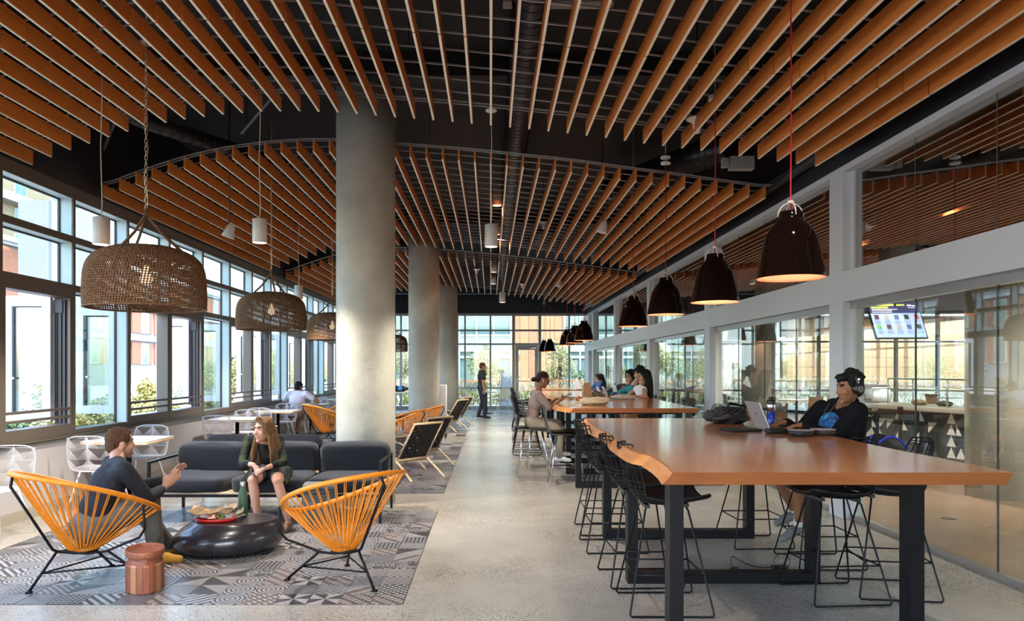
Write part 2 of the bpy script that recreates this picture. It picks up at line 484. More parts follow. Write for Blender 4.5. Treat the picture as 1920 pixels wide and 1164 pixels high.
# ---- right glass partition: white posts, beam, head, floor track
PC = [7.26+4.33*k for k in range(-2, 5)]
b = MB()
for y in PC:
    b.b2(3.43, 3.64, y-.14, y+.14, 0, 3.435)
    b.b2(3.505, 3.60, y-.21, y-.14, 0, 3.40); b.b2(3.505, 3.60, y+.14, y+.19, 0, 3.40)
b.b2(3.4315, 3.641, YB, YF-.052, 2.11, 2.405)
b.b2(3.4315, 3.641, YB, YF-.052, 3.375, 3.437)
b.b2(3.43, 3.64, 25.6, YF-.05, 0, 3.4)
struct('wall_right', b, M_FRAMEW)
b = MB(); b.b2(3.50, 3.57, YB, YF-.1, 0, .035); b.b2(3.49, 3.505, YB, YF-.1, 0, .05)
b.b2(3.50, 3.57, YB, YF-.1, 2.04, 2.11)
struct('trim_8', b, mat('satin_track', (.48, .47, .46), .28, metal=.8))
wi = 40
for j, y in enumerate(PC[:-1]):
    a0, a1 = y+.19, PC[j+1]-.21
    root = thing('window_%d' % wi, None, None, (3.53, a0, 0), kind='structure'); wi += 1
    n = 4; L_ = (a1-a0)/n
    for q in range(n):
        p = MB(); p.b2(-.005, .005, q*L_+.003, (q+1)*L_-.003, .035, 2.05); p.build('pane', M_GLASSD, root)
        if q:
            e = MB(); e.b2(-.007, .007, q*L_-.003, q*L_+.003, .035, 2.05); e.b2(-.007, .007, q*L_-.003, q*L_+.003, 2.405, 3.375)
            e.build('joint_seal', mat('dark_silicone', (.09, .10, .10), .4), root)
    for q in range(n):
        p = MB(); p.b2(-.005, .005, q*L_+.003, (q+1)*L_-.003, 2.405, 3.375); p.build('pane', M_GLASSU, root)
# door pull handles on the glass door in the fourth bay
for yy in (21.3, 21.6):
    b = MB(); b.tube([(3.44, yy, .7), (3.44, yy, 1.55)], .016, 8)
    for z in (.85, 1.4): b.tube([(3.44, yy, z), (3.525, yy, z)], .009, 6)
    b.build('door_handle', M_STEEL, label='tall steel pull on the %s leaf of the far glass door' % ('near' if yy < 21.5 else 'far'), cat='handle')
# notices and a card reader on posts
b = MB(); b.b2(3.424, 3.43, PC[3]-.05, PC[3]+.05, 1.38, 1.58)
b.build('notice_card', mat('notice_paper', (.62, .60, .56), .6), label='pale vertical notice stuck on the white post behind the girls', cat='notice')
b = MB(); b.b2(3.41, 3.43, PC[2]-.06, PC[2]+.02, 1.17, 1.25)
b.build('card_reader', M_WHITEP, label='small white card reader on the post beside the headphone wearer', cat='reader')

# ---- far storefront
b = MB(); b.b2(XL-.3, 17.5, YF, YF+.2, 3.49, 4.75); struct('wall_far', b, M_FASCIA)
FX = [PX(v, YF) for v in (741, 752, 792, 858, 872, 919.5, 962)]
FR = [PX(v, YF) for v in (1013, 1067, 1098, 1121)]
storefront = MAT_SF = mat('grey_storefront_frame', (.33, .33, .31), .4)
def storefront_wall(name, xs, y, zs, m, pane_m, dark=.06, x_axis=True):
    root = thing(name, None, None, (0, y, 0), kind='structure')
    f = MB()
    for x in xs: f.b2(x-dark/2, x+dark/2, -.05, .07, 0, zs[-1])
    for z in zs: f.b2(xs[0], xs[-1], -.045, .065, z-.03, z+.03)
    f.build('frame', m, root)
    for i in range(len(xs)-1):
        for j in range(len(zs)-1):
            p = MB(); p.b2(xs[i]+dark/2, xs[i+1]-dark/2, 0, .008, zs[j]+.03, zs[j+1]-.03); p.build('pane', pane_m, root)
    return root
zr = [.10, .78, 2.38, 2.88, 3.44]
storefront_wall('window_60', [-4.7, -4.2]+FX, YF, zr, MAT_SF, M_GLASS)
storefront_wall('window_61', FR, YF, zr, MAT_SF, M_GLASS)
b = MB(); b.b2(-4.8, FX[-1], YF-.06, YF+.08, 0, .1); b.b2(FR[0], 3.7, YF-.06, YF+.08, 0, .1); struct('trim_9', b, MAT_SF)
b = MB(); b.b2(-4.8, 3.7, YF-.05, YF+.1, 3.42, 3.5); struct('trim_10', b, MAT_SF)
d0, d1 = FX[-1], FR[0]
root = thing('door_1', None, None, (d0, YF, 0), kind='structure')
W_ = d1-d0
f = MB()
for (a, c_) in ((0, .07), (W_-.07, W_)): f.b2(a, c_, -.06, .08, 0, 3.44)
for z in (2.38, 2.88, 3.44): f.b2(0, W_, -.05, .07, z-.035, z+.035)
f.build('door_frame', MAT_SF, root)
f = MB(); f.b2(.08, .20, -.04, .02, .02, 2.34); f.b2(W_-.2, W_-.08, -.04, .02, .02, 2.34); f.b2(.2, W_-.2, -.04, .02, .02, .28); f.b2(.2, W_-.2, -.04, .02, 2.17, 2.34)
f.build('door_leaf', mat('door_grey', (.40, .40, .38), .4), root)
f = MB(); f.b2(.2, W_-.2, -.012, -.004, .28, 2.17); f.build('pane', M_GLASS, root)
for (z0, z1) in ((2.415, 2.845), (2.915, 3.40)):
    f = MB(); f.b2(.07, W_-.07, 0, .008, z0, z1); f.build('pane', M_GLASS, root)
f = MB(); f.box((.14, -.07, 1.05), (.05, .06, .14)); f.tube([(.14, -.1, 1.05), (.3, -.1, 1.05)], .012, 6); f.build('door_handle', M_STEEL, root)
f = MB(); f.b2(.62, .86, -.1, -.04, 2.2, 2.27); f.tube([(.7, -.1, 2.24), (.45, -.16, 2.3), (.25, -.06, 2.36)], .01, 5); f.build('door_closer', M_STEEL, root)

# ---- cafe room behind the glass: walls of tall black framed windows
YC = 24.3
zc = [.05, .76, 2.38, 3.35]
M_DARKF = mat('dark_window_mullion', (.06, .065, .07), .4)
storefront_wall('window_62', [3.70]+[PX(v, YC) for v in (1143, 1210, 1262, 1318, 1395, 1450, 1535, 1605, 1680, 1758, 1830, 1920, 2010)], YC, zc, M_DARKF, M_GLASS, dark=.09)
b = MB(); b.b2(3.7, 17.5, YC, YC+.2, 3.38, 4.75); struct('wall_back', b, mat('cafe_bulkhead', (.30, .29, .27), .6))
# far right flank of the cafe, windows too
root = thing('window_63', None, None, (17.5, 0, 0), kind='structure')
f = MB()
for y in [YB+k*2.2 for k in range(13)]: f.b2(-.05, .07, y-.05, y+.05, 0, 4.75)
for z in (.03, .76, 2.38, 3.35): f.b2(-.04, .06, YB, YC, z-.04, z+.04)
f.b2(-.04, .06, YB, YC, 3.4, 4.75)
f.build('frame', M_DARKF, root)

# ---- concrete columns
def column(x, y, r, label):
    t = thing('concrete_column', label, 'column', (x, y, 0))
    b = MB()
    prof = [(r, 0), (r, .9), (r, 1.8), (r, 2.7), (r, 4.75)]
    b.lathe(prof, 48); b.build('shaft', M_CONC, t)
    rnd = random.Random(int(x*100+y*10))
    h = MB()
    for i in range(16):
        a = rnd.uniform(PI, 2*PI); z = rnd.uniform(.4, 3.3)
        h.box((math.cos(a)*(r-.0015), math.sin(a)*(r-.0015), z), (.008, .008, .007), rz=a)
    h.build('air_pockets', mat('pore_shadow', (.12, .11, .09), .9), t, kind='stuff')
column(-1.375, 8.05, .322, 'thick raw concrete column nearest the camera, behind the front sofa')
column(PX(795, 15.2), 15.2, .322, 'raw concrete column in the middle of the row of three')
column(PX(838, 22.25), 22.25, .322, 'farthest raw concrete column, beside the walking man')
column(5.80, 8.35, .325, 'concrete column inside the glazed room beyond the bar')
column(5.6, 15.4, .30, 'slimmer concrete column deep inside the glazed room')
column(6.3, 22.6, .30, 'farthest concrete column inside the glazed room')

# ================================================================== SLATTED CEILING
SP = .187
HP = [(-24, 10.71), (-23, 11.12), (-22, 11.5), (-21, 11.83), (-20, 12.17), (-19, 12.45), (-18, 12.7), (-17, 12.92), (-16, 13.09), (-15, 13.23), (-14, 13.35), (-12, 13.51), (-10, 13.52), (-8, 13.46), (-5, 13.2), (-2, 12.97), (0, 12.78), (2, 12.57), (4, 12.36), (6, 12.12), (8, 11.83), (10, 11.58), (12, 11.32), (14, 11.02), (17, 10.63)]
def slat_z(i):
    i = max(-24, min(17, i))
    for (a, ha), (c_, hc) in zip(HP, HP[1:]):
        if a <= i <= c_: return CAMH+SP*(ha+(hc-ha)*(i-a)/(c_-a))
def slat_mesh(L_, name):
    b = MB(); t = .0095; h = .140
    b.b2(-t, t, 0, L_, .004, h, 0); b.b2(-t, t, 0, L_, 0, .004, 1)
    b.b2(-.004, .004, .2, .23, h, h+.02, 2); b.b2(-.004, .004, L_-.23, L_-.2, h, h+.02, 2)
    me = bpy.data.meshes.new(name); me.from_pydata(b.v, [], b.f)
    for m in (M_SLAT, M_SLATEDGE, M_RAIL): me.materials.append(m)
    me.polygons.foreach_set('material_index', b.m); me.update()
    return me
def panel(label, segs, rails):
    t = thing('slatted_ceiling_panel', label, 'ceiling panel', (0, segs[0][0], 3.4))
    oy = segs[0][0]
    for (a, c_) in segs:
        me = slat_mesh(c_-a-.022, 'slat')
        for i in range(-24, 18):
            dx = -.0 if True else 0
            inst('slat', me, t, (i*SP+.002, a-oy+.011, slat_z(i)-3.4))
    rm = MB()
    pts = [(x*SP, 0, slat_z(x)-3.4+.165) for x in [-24.4+k*.98 for k in range(44)]]
    rm.tube([(p[0], p[1], p[2]) for p in pts], .0085, 4, smooth=False)
    me = bpy.data.meshes.new('carrier_rail'); me.from_pydata(rm.v, [], rm.f); me.materials.append(M_RAIL); me.update()
    n = int((rails[1]-rails[0])/rails[2])
    ys = [rails[0]+k*(rails[1]-rails[0])/n for k in range(n+1)]
    ys += [rails[0]+.07, rails[1]-.07]
    for y in ys: inst('carrier_rail', me, t, (0, y-oy, 0))
    # hanger rods up to the deck
    hr = MB()
    for i in range(-22, 17, 6):
        for y in (segs[0][0]+.5, (segs[0][0]+segs[-1][1])/2, segs[-1][1]-.5):
            zt = slat_z(i)-3.4+.165
            hr.tube([(i*SP, y-oy, zt), (i*SP, y-oy, 1.35)], .004, 4)
    hr.build('hanger_rods', M_BLACK, t, kind='stuff')
    return t
panel('nearest bay of orange wood ceiling slats overhead', [(-1.1, .9), (.9, 3.1), (3.1, 5.29), (5.29, 7.16)], (-1.0, 7.1, .30))
panel('middle bay of orange wood ceiling slats, between the first two columns', [(8.46, 10.54), (10.54, 12.72), (12.72, 14.9)], (8.52, 14.85, .30))
panel('farthest bay of orange wood ceiling slats, over the far tables', [(16.0, 18.2), (18.2, 20.6), (20.6, 23.1)], (16.06, 23.05, .36))

# ---- ducts and gear above the slats
def duct(pts, r, label):
    b = MB(); b.tube(pts, r, 20)
    P = [Vector(p) for p in pts]
    for a, c_ in zip(P, P[1:]):
        d = (c_-a); n = int(d.length/.13)
        for k in range(1, n):
            q = a+d*k/n; t = d.normalized()*.007
            b.tube([q-t, q+t], r+.006, 20)
    return b.build('spiral_duct', M_DUCT, label=label, cat='duct')
duct([(.33, -1, 4.42), (.33, 24, 4.42)], .155, 'long black spiral duct running straight above the centre slats')
duct([(3.0, 9.1, 4.25), (1.9, 11.5, 4.3)], .19, 'thick black spiral duct angling through the right ceiling gap')
duct([(-5.3+.9, 6.3, 4.22), (-3.75, 8.0, 4.15), (-2.7, 9.7, 4.15)], .085, 'thin black flexible duct crossing the left ceiling gap')
duct([(-2.6, 13.6, 4.3), (-2.2, 15.6, 4.3), (-1.9, 17.5, 4.3)], .16, 'black duct in the ceiling gap by the middle column')
duct([(1.25, 14.3, 4.25), (.9, 16.4, 4.3)], .15, 'short black duct in the far ceiling gap')
def strut(pts, r, label, m=M_BLACK, name='conduit', cat='pipe'):
    b = MB(); b.tube(pts, r, 6); return b.build(name, m, label=label, cat=cat)
M_DKMETAL = mat('dark_grey_metal', (.10, .10, .11), .45, metal=.3)
strut([(-5.2+.8, 8.3, 3.95), (-3.6, 7.4, 4.5)], .02, 'slanted dark brace in the left ceiling gap', M_DKMETAL)
strut([(-2.8, 8.2, 4.1), (-1.9, 7.6, 4.72)], .018, 'slanted dark brace above the second slat bay', M_DKMETAL)
strut([(2.9, 8.0, 3.95), (1.2, 7.9, 4.6)], .014, 'thin slanted conduit in the right ceiling gap', M_DKMETAL)
strut([(3.35, 7.9, 3.8), (2.2, 8.1, 4.3), (2.2, 8.1, 4.7)], .012, 'bent conduit near the right ceiling fascia', M_DKMETAL)
b = MB(); b.b2(0, .9, 0, .12, 0, .16); b.tube([(.45, .06, .15), (.45, .06, .34)], .01, 6); b.b2(.1, .8, -.03, 0, .03, .06); b.build('junction_housing', mat('pale_duct_board', (.30, .29, .27), .5), loc=(.1, 5.9, 4.42), label='pale grey housing above the centre slats', cat='housing')
b = MB(); b.b2(0, .26, 0, .1, 0, .14); b.tube([(.13, .05, .13), (.13, .05, 1.11)], .008, 6); b.b2(-.09, -.03, 0, .06, .02, .12); b.build('access_box', mat('grey_box', (.30, .28, .27), .5), loc=(2.63, 8.0, 3.65), label='small grey box with tag in the right ceiling gap', cat='box')
# concrete deck beams overhead, black
b = MB()
for y in (7.7, 15.4, 23.6): b.b2(-4.5, 3.4, y-.12, y+.12, 4.5, 4.75)
struct('trim_11', b, M_BLACK)
b = MB(); b.b2(-4.5, 3.4, 23.6, 23.75, 3.9, 4.6); struct('trim_12', b, M_FASCIA)
# ================================================================== PATTERNED TILE ZONES
class E:
    """tiny expression wrapper over Math nodes"""
    def __init__(s, nt, sock): s.nt = nt; s.k = sock
    def op(s, o, other=None):
        n = s.nt.nodes.new('ShaderNodeMath'); n.operation = o
        s.nt.links.new(s.k, n.inputs[0])
        if other is not None:
            if isinstance(other, E): s.nt.links.new(other.k, n.inputs[1])
            else: n.inputs[1].default_value = other
        return E(s.nt, n.outputs[0])
    def __add__(s, o): return s.op('ADD', o)
    def __sub__(s, o): return s.op('SUBTRACT', o)
    def __mul__(s, o): return s.op('MULTIPLY', o)
    def __gt__(s, o): return s.op('GREATER_THAN', o)
    def __lt__(s, o): return s.op('LESS_THAN', o)
    def abs(s): return s.op('ABSOLUTE')
    def frac(s): return s.op('FRACT')
    def xor(s, o): return (s-o).abs()
def pat_mat(i, c1, c2):
    m, nt, b = _nt('encaustic_tile_%d' % i); L = nt.links
    tc = N(nt, 'ShaderNodeTexCoord'); sp = N(nt, 'ShaderNodeSeparateXYZ'); L.new(tc.outputs['Object'], sp.inputs[0])
    x = E(nt, sp.outputs[0])*10.0; y = E(nt, sp.outputs[1])*10.0       # -1 .. 1 over a tile
    def grid(f): return ((x*f).frac() > .5).xor((y*f).frac() > .5)
    def ring(cx, cy, f):
        r = ((x-cx)*(x-cx)+(y-cy)*(y-cy)).op('SQRT'); return (r*f).frac() > .5
    if i == 0: k = ((x*6).frac() > .9)*.4
    elif i == 1: k = ((x+y)*1.5).frac() > .5
    elif i == 2: k = grid(2.0)
    elif i == 3: k = ring(0, 0, 3.6)
    elif i == 4: k = ((x.abs()-y.abs()) > 0).xor((x*y) > 0)
    elif i == 5: k = ((x*3).frac()-.5).abs().op('MAXIMUM', ((y*3).frac()-.5).abs()) < .25
    elif i == 6: k = ((y*2.5+((x*2).frac()-.5).abs()*1.4).frac()) > .5
    elif i == 7: k = ring(1, 1, 3.0).xor(ring(-1, -1, 3.0))
    elif i == 8: k = (y*3.5).frac() > .55
    elif i == 9: k = ((x.abs()+y.abs())*2.2).frac() > .5
    elif i == 10: k = ((x+y) > 0)
    elif i == 11: k = ((x*2+((y*4).op('FLOOR'))*.5).frac() > .62)
    elif i == 12: k = ((((x+y)*2).frac() > .5)*((x-y)*1.0).frac()) > .35
    else:
        v = N(nt, 'ShaderNodeTexVoronoi', i_Scale=42.0); v.feature = 'DISTANCE_TO_EDGE'; L.new(tc.outputs['Object'], v.inputs['Vector'])
        k = E(nt, v.outputs['Distance']) > .14
    mx = N(nt, 'ShaderNodeMix', data_type='RGBA'); L.new(k.k, mx.inputs['Factor'])
    mx.inputs['A'].default_value = col4(c1); mx.inputs['B'].default_value = col4(c2)
    nz = N(nt, 'ShaderNodeTexNoise', i_Scale=60.0, i_Detail=3.0); L.new(tc.outputs['Object'], nz.inputs['Vector'])
    hs = N(nt, 'ShaderNodeHueSaturation'); L.new(mx.outputs['Result'], hs.inputs['Color'])
    mr = N(nt, 'ShaderNodeMapRange'); mr.inputs['To Min'].default_value = .7; mr.inputs['To Max'].default_value = 1.3
    L.new(nz.outputs['Fac'], mr.inputs[0]); L.new(mr.outputs[0], hs.inputs['Value'])
    L.new(hs.outputs[0], b.inputs['Base Color']); b.inputs['Roughness'].default_value = .34
    b.inputs['Specular IOR Level'].default_value = .6
    return m
DK = (.035, .036, .042); MD = (.12, .12, .13); LT = (.36, .355, .365); BR = (.10, .075, .065)
PM = [pat_mat(i, *p) for i, p in enumerate([(MD, LT), (DK, LT), (BR, LT), (DK, LT), (DK, (.36, .34, .33)), (DK, LT), (DK, LT), (BR, LT), (DK, (.33, .33, .35)), (DK, LT), (DK, (.25, .24, .24)), (DK, LT), (BR, (.38, .36, .36)), (DK, LT)])]
TILE_ME = []
for m in PM:
    b = MB(); b.b2(-.0985, .0985, -.0985, .0985, 0, .004)
    me = bpy.data.meshes.new('tile'); me.from_pydata(b.v, [], b.f); me.materials.append(m); me.update(); TILE_ME.append(me)
rnd = random.Random(11)
def rug(idx, x0, x1, y0, y1, each, label):
    root = thing('trim_%d' % idx, None, None, (x1, y0, 0), kind='structure')
    g = MB(); g.b2(x0-x1-.004, .004, -.004, y1-y0+.004, 0, .0012); g.build('grout', mat('dark_grout', (.05, .05, .055), .7), root)
    nx = int((x1-x0)/.2); ny = int(round((y1-y0)/.2))
    rest = MB()
    for j in range(ny):
        for i in range(nx):
            cx, cy = -.1-.2*i, .1+.2*j
            if cy > 2.2 and cx < -3.0+0 and False: continue
            k = rnd.choice([0, 1, 2, 3, 3, 4, 5, 6, 7, 7, 8, 9, 10, 11, 12, 13, 13])
            if each(i, j):
                inst('tile', TILE_ME[k], root, (cx, cy, .0006), (0, 0, rnd.randrange(4)*PI/2))
            else:
                rest.b2(cx-.0985, cx+.0985, cy-.0985, cy+.0985, .001, .0046, rnd.randrange(6))
    if rest.v:
        rest.build('tiles', [mat('far_tile_dark', (.05, .05, .055), .35), mat('far_tile_mid', (.13, .13, .14), .35), mat('far_tile_light', (.33, .32, .33), .35), mat('far_tile_brown', (.12, .09, .08), .35), mat('far_tile_grey', (.20, .20, .21), .35), mat('far_tile_dark', (0, 0, 0))], root, kind='stuff')
rug(20, -3.95, -.545, 4.51, 7.51, lambda i, j: True, '')
rug(21, -3.95, -.55, 8.56, 11.42, lambda i, j: i < 3, '')
rug(22, -3.95, -.55, 11.75, 14.75, lambda i, j: False, '')
rug(23, -3.95, -.56, 15.9, 20.5, lambda i, j: False, '')

# ================================================================== OUTSIDE
M_PAVE = mat('outside_paving', (.28, .27, .25), .8, var=.12, scale=.8)
b = MB(); b.b2(-160, -4.86, -40, 190, -.25, -.06); b.b2(-4.86, 120, YF+.2, 190, -.25, -.02); b.b2(17.6, 120, -40, YF+.2, -.25, -.06)
struct('ground', b, M_PAVE)
M_BEIGE = mat('beige_stucco', (.23, .18, .11), .8, var=.06, scale=.3)
M_WHITEBOARD = mat('white_laminate_box', (.72, .72, .74), .5)
M_WHITEB = mat('white_panel_cladding', (.155, .155, .168), .6)
M_TERRA = mat('terracotta_panel', (.22, .07, .03), .6, var=.08, scale=.5)
M_ORNB = wood('orange_timber_panel', (.235, .105, .042), (.285, .14, .065), rough=.5, axis=2, scale=1, rings=1)
M_WINB = mat('building_window_glass', (.04, .10, .10), .06, spec=.8)
M_WINF = mat('building_window_frame', (.36, .38, .38), .4)
M_SILLW = mat('white_cornice', (.27, .27, .27), .6)
M_BLUEG = mat('blue_grey_glass', (.07, .12, .12), .08, spec=.8)
def facade_x(root, X, y0, y1, z0, nfl, fh, per, wy, wh, panels=True):
    n = int((y1-y0)/per)
    for f in range(nfl):
        zb = z0+f*fh
        c_ = MB(); c_.b2(X, X+.35, y0, y1, zb+fh-.28, zb+fh); c_.build('cornice', M_SILLW, root)
        for i in range(n):
            ya = y0+i*per
            if panels:
                p = MB(); p.b2(X, X+.12, ya+.2, ya+per*.42, zb+.55, zb+fh-.45); p.build('cladding_panel', M_TERRA, root)
                p = MB(); p.b2(X, X+.12, ya+per*.72, ya+per*.93, zb+.55, zb+fh-.45); p.build('cladding_panel', M_TERRA, root)
            wdw = MB(); wdw.b2(X, X+.16, ya+per*.45, ya+per*.45+wy, zb+.55, zb+.55+wh)
            wo_ = wdw.build('window', M_WINF, root)
            q = MB(); q.b2(X+.16, X+.19, ya+per*.45+.1, ya+per*.45+wy*.5-.04, zb+.65, zb+.45+wh); q.b2(X+.16, X+.19, ya+per*.45+wy*.5+.04, ya+per*.45+wy-.1, zb+.65, zb+.45+wh)
            q.build('window_pane', M_WINB, wo_)
t = thing('apartment_building', 'long white apartment block with terracotta panels beyond the left windows', 'building', (-37, 40, 0))
b = MB(); b.b2(-14, 0, 0, 110, -.1, 11.2); b.build('wall', M_WHITEB, t)
b = MB(); b.b2(-14.4, .5, -.4, 110.4, 11.2, 11.6); b.build('roof_edge', M_SILLW, t)
facade_x(t, 0, 0, 110, -.1+1.6, 3, 3.25, 5.0, 1.5, 2.2)
t = thing('apartment_tower', 'tall beige apartment tower behind the white block, far left', 'building', (-62, 52, 0))
b = MB(); b.b2(-18, 0, 0, 58, 0, 40); b.build('wall', M_BEIGE, t)
for f in range(11):
    zb = 3.3*f
    if f % 4 == 3:
        c_ = MB(); c_.b2(0, 1.4, 0, 58, zb-.2, zb+.9); c_.build('balcony', M_SILLW, t)
    for i in range(7):
        ya = 3+i*8
        wd = MB(); wd.b2(0, .15, ya, ya+2.4, zb+.8, zb+2.7); wo_ = wd.build('window', M_WINF, t)
        q = MB(); q.b2(.15, .18, ya+.12, ya+1.12, zb+.92, zb+2.58); q.b2(.15, .18, ya+1.28, ya+2.28, zb+.92, zb+2.58); q.build('window_pane', M_WINB, wo_)
t = thing('white_slab_wing', 'blank white slab wing standing before the beige tower', 'building', (-20.5, 30, 0))
b = MB(); b.b2(1.1, 2.35, 0, 3, -.1, 8.4); b.build('wall', M_WHITEB, t)
b = MB(); b.b2(2.35, 2.43, .2, 3, -.1, 8.45); b.build('edge_trim', M_SILLW, t)
t = thing('terracotta_building', 'pale terracotta building standing far behind the left window row', 'building', (-44, 118, 0))
b = MB(); b.b2(-6, 13, 34, 60, 0, 24); b.build('wall', mat('pale_terracotta', (.42, .27, .2), .7), t)
for f in range(6):
    for i in range(4):
        wd = MB(); wd.b2(-4+i*4.4, -2+i*4.4, 33.8, 34, 2+f*3.6, 4.2+f*3.6); wd.build('window', M_WINB, t)

# building across the terrace, facing the camera
t = thing('glass_office_building', 'low glass and timber building across the terrace beyond the far door', 'building', (0, 44, 0))
b = MB(); b.b2(-16, 9.5, 0, 10, -.02, 9); b.build('wall', mat('pale_stone_cladding', (.3, .3, .29), .7), t)
for (xa, xb, mtl, nm) in ((-6.0, 1.2, M_BLUEG, 'curtain_wall'), (4.4, 9.2, M_BLUEG, 'curtain_wall')):
    q = MB(); q.b2(xa, xb, -.12, 0, .0, 8.6); cw = q.build(nm, mtl, t)
    g = MB(); n = int((xb-xa)/.95)
    for i in range(n+1): g.b2(xa+i*(xb-xa)/n-.05, xa+i*(xb-xa)/n+.05, -.25, -.1, 0, 8.6)
    for z in (.1, 2.2, 2.6, 3.5, 5.2, 5.9, 7.2, 8.6): g.b2(xa, xb, -.24, -.1, z-.07, z+.07)
    g.build('window_grid', M_SILLW, cw)
    q = MB(); q.b2(xa, xb, -.2, -.11, 2.65, 3.45); q.build('spandrel', mat('pale_blue_spandrel', (.20, .25, .24), .5), cw)
for k in range(6):
    q = MB(); q.b2(1.25+k*.52, 1.75+k*.52, -.14, 0, .0, 8.6); q.build('timber_panel', M_ORNB, t)
# orange building + grey building with lettering seen through the glazed room
t = thing('orange_clad_building', 'orange panelled building seen through the glazed room', 'building', (19, 47, 0))
b = MB(); b.b2(0, 30, 0, 10, 0, 8.2); b.build('wall', mat('orange_cladding_joint', (.32, .20, .13), .8), t)
for j in range(7):
    for k in range(8):
        q = MB(); q.b2(k*3.2+.03, k*3.2+3.17, -.1, 0, .4+j*.62, .4+j*.62+.58); q.build('cladding_panel', M_ORNB, t)
b = MB(); b.b2(-1, 31, -1.5, 10, 4.8, 8.2); b.build('canopy', M_SILLW, t)
t = thing('grey_wall_building', 'light grey plastered building with brown lettering, beyond the glazed room', 'building', (13.0, 45, 0))
M_LG = mat('light_grey_plaster', (.25, .245, .235), .8, var=.05, scale=.4)
b = MB(); b.b2(0, 4.8, 0, 8, 0, 7.6); b.build('wall', M_LG, t)
b = MB(); b.b2(-.2, 5.0, -.3, 8, 3.2, 3.45); b.b2(-.2, 5.0, -.3, 8, 4.6, 4.8); b.build('ledge', M_SILLW, t)
def text_obj(s, size, name, m, parent=None, loc=(0, 0, 0), rot=(PI/2, 0, 0), ext=.01, label=None, cat=None, spacing=1.0):
    cu = bpy.data.curves.new('t', 'FONT'); cu.body = s; cu.size = size; cu.extrude = ext; cu.align_x = 'CENTER'; cu.space_character = spacing
    to = bpy.data.objects.new('t', cu); C.objects.link(to)
    dg = bpy.context.evaluated_depsgraph_get(); dg.update()
    me = bpy.data.meshes.new_from_object(to.evaluated_get(dg)); me.name = name
    me.materials.clear(); me.materials.append(m)
    bpy.data.objects.remove(to)
    o = bpy.data.objects.new(name, me); C.objects.link(o)
    if parent is not None: o.parent = parent
    o.location = loc; o.rotation_euler = rot
    return tag(o, label, cat)
text_obj('CATALYST', .52, 'lettering', mat('brown_letters', (.16, .11, .08), .6), t, (PX(1369, 44.9)-13.0, -.02, PZ(689, 44.9)), ext=.03, spacing=1.15)
t = thing('blue_clad_building', 'pale blue clad building between the grey wall and the orange building', 'building', (PX(1432, 60), 60, 0))
b = MB(); b.b2(0, 5.5, 0, 10, 0, 14); b.build('wall', mat('pale_blue_cladding', (.26, .33, .37), .6), t)
for f in range(4):
    for i in range(2):
        q = MB(); q.b2(.8+i*2.6, 1.7+i*2.6, -.1, 0, 1+f*3.4, 3.2+f*3.4); q.build('window', M_WINB, t)
t = thing('hillside_block', 'pale block closing the view on the far right', 'building', (56, -10, 0))
b = MB(); b.b2(0, 14, 0, 70, 0, 9); b.build('wall', M_BEIGE, t)
for f in range(2):
    for i in range(10):
        q = MB(); q.b2(-.1, 0, 2+i*6.5, 5+i*6.5, 1+f*4, 3+f*4); q.build('window', M_WINB, t)

# planting
def leaf_mat(n, c): return mat(n, c, .6, var=.35, scale=3)
LG = [leaf_mat('olive_leaf', (.17, .175, .055)), leaf_mat('dark_leaf', (.045, .085, .03)), leaf_mat('yellow_leaf', (.26, .25, .07)), leaf_mat('dry_grass', (.40, .36, .26))]
def crown_mesh(rx, ry, rz, n, sz, seed, name, up=False):
    rn = random.Random(seed); b = MB(); cl = []
    for _ in range(16):
        v = Vector((rn.gauss(0, 1), rn.gauss(0, 1), rn.gauss(0, 1))).normalized()*rn.uniform(.35, .8)
        cl.append((v, rn.uniform(.25, .42)))
    for i in range(n):
        c_, r = rn.choice(cl)
        v = Vector((rn.gauss(0, 1), rn.gauss(0, 1), rn.gauss(0, 1))).normalized()*r*rn.uniform(.5, 1.1)+c_
        p = Vector((v.x*rx, v.y*ry, v.z*rz+rz))
        a = Vector((rn.uniform(-1, 1), rn.uniform(-1, 1), rn.uniform(-.5, 1))).normalized()
        u = a.orthogonal().normalized()*sz*.45
        if up:
            p.z = 0 if False else p.z*.3; a = Vector((rn.uniform(-.4, .4), rn.uniform(-.4, .4), 1)); a = a*1.6
        q = a*sz
        b.add([p-q*.5, p+u, p+q*.5, p-u], [(0, 1, 2, 3)], 0)
    return b
def tree(x, y, h, r, mi, label, group=None, n=1500, sz=.13, trunk=True, name='tree', zb=None, seed=1):
    t = thing(name, label, name.split('_')[-1], (x, y, -.05), group=group)
    cr = h*.42 if trunk else h/2
    b = crown_mesh(r, r, cr, n, sz, seed, 'crown'); o = b.build('foliage', LG[mi], t, loc=(0, 0, h-2*cr), kind='stuff')
    if trunk:
        b = MB(); b.tube([(0, 0, 0), (.05, .02, h*.4), (-.03, 0, h*.75)], [.09, .07, .03], 7)
        for k in range(4):
            a = k*1.7; b.tube([(.05, .02, h*.4), (math.cos(a)*r*.5, math.sin(a)*r*.5, h*.72)], [.045, .015], 5)
        b.build('trunk', mat('tree_bark', (.16, .12, .08), .9), t)
    return t
k = 0
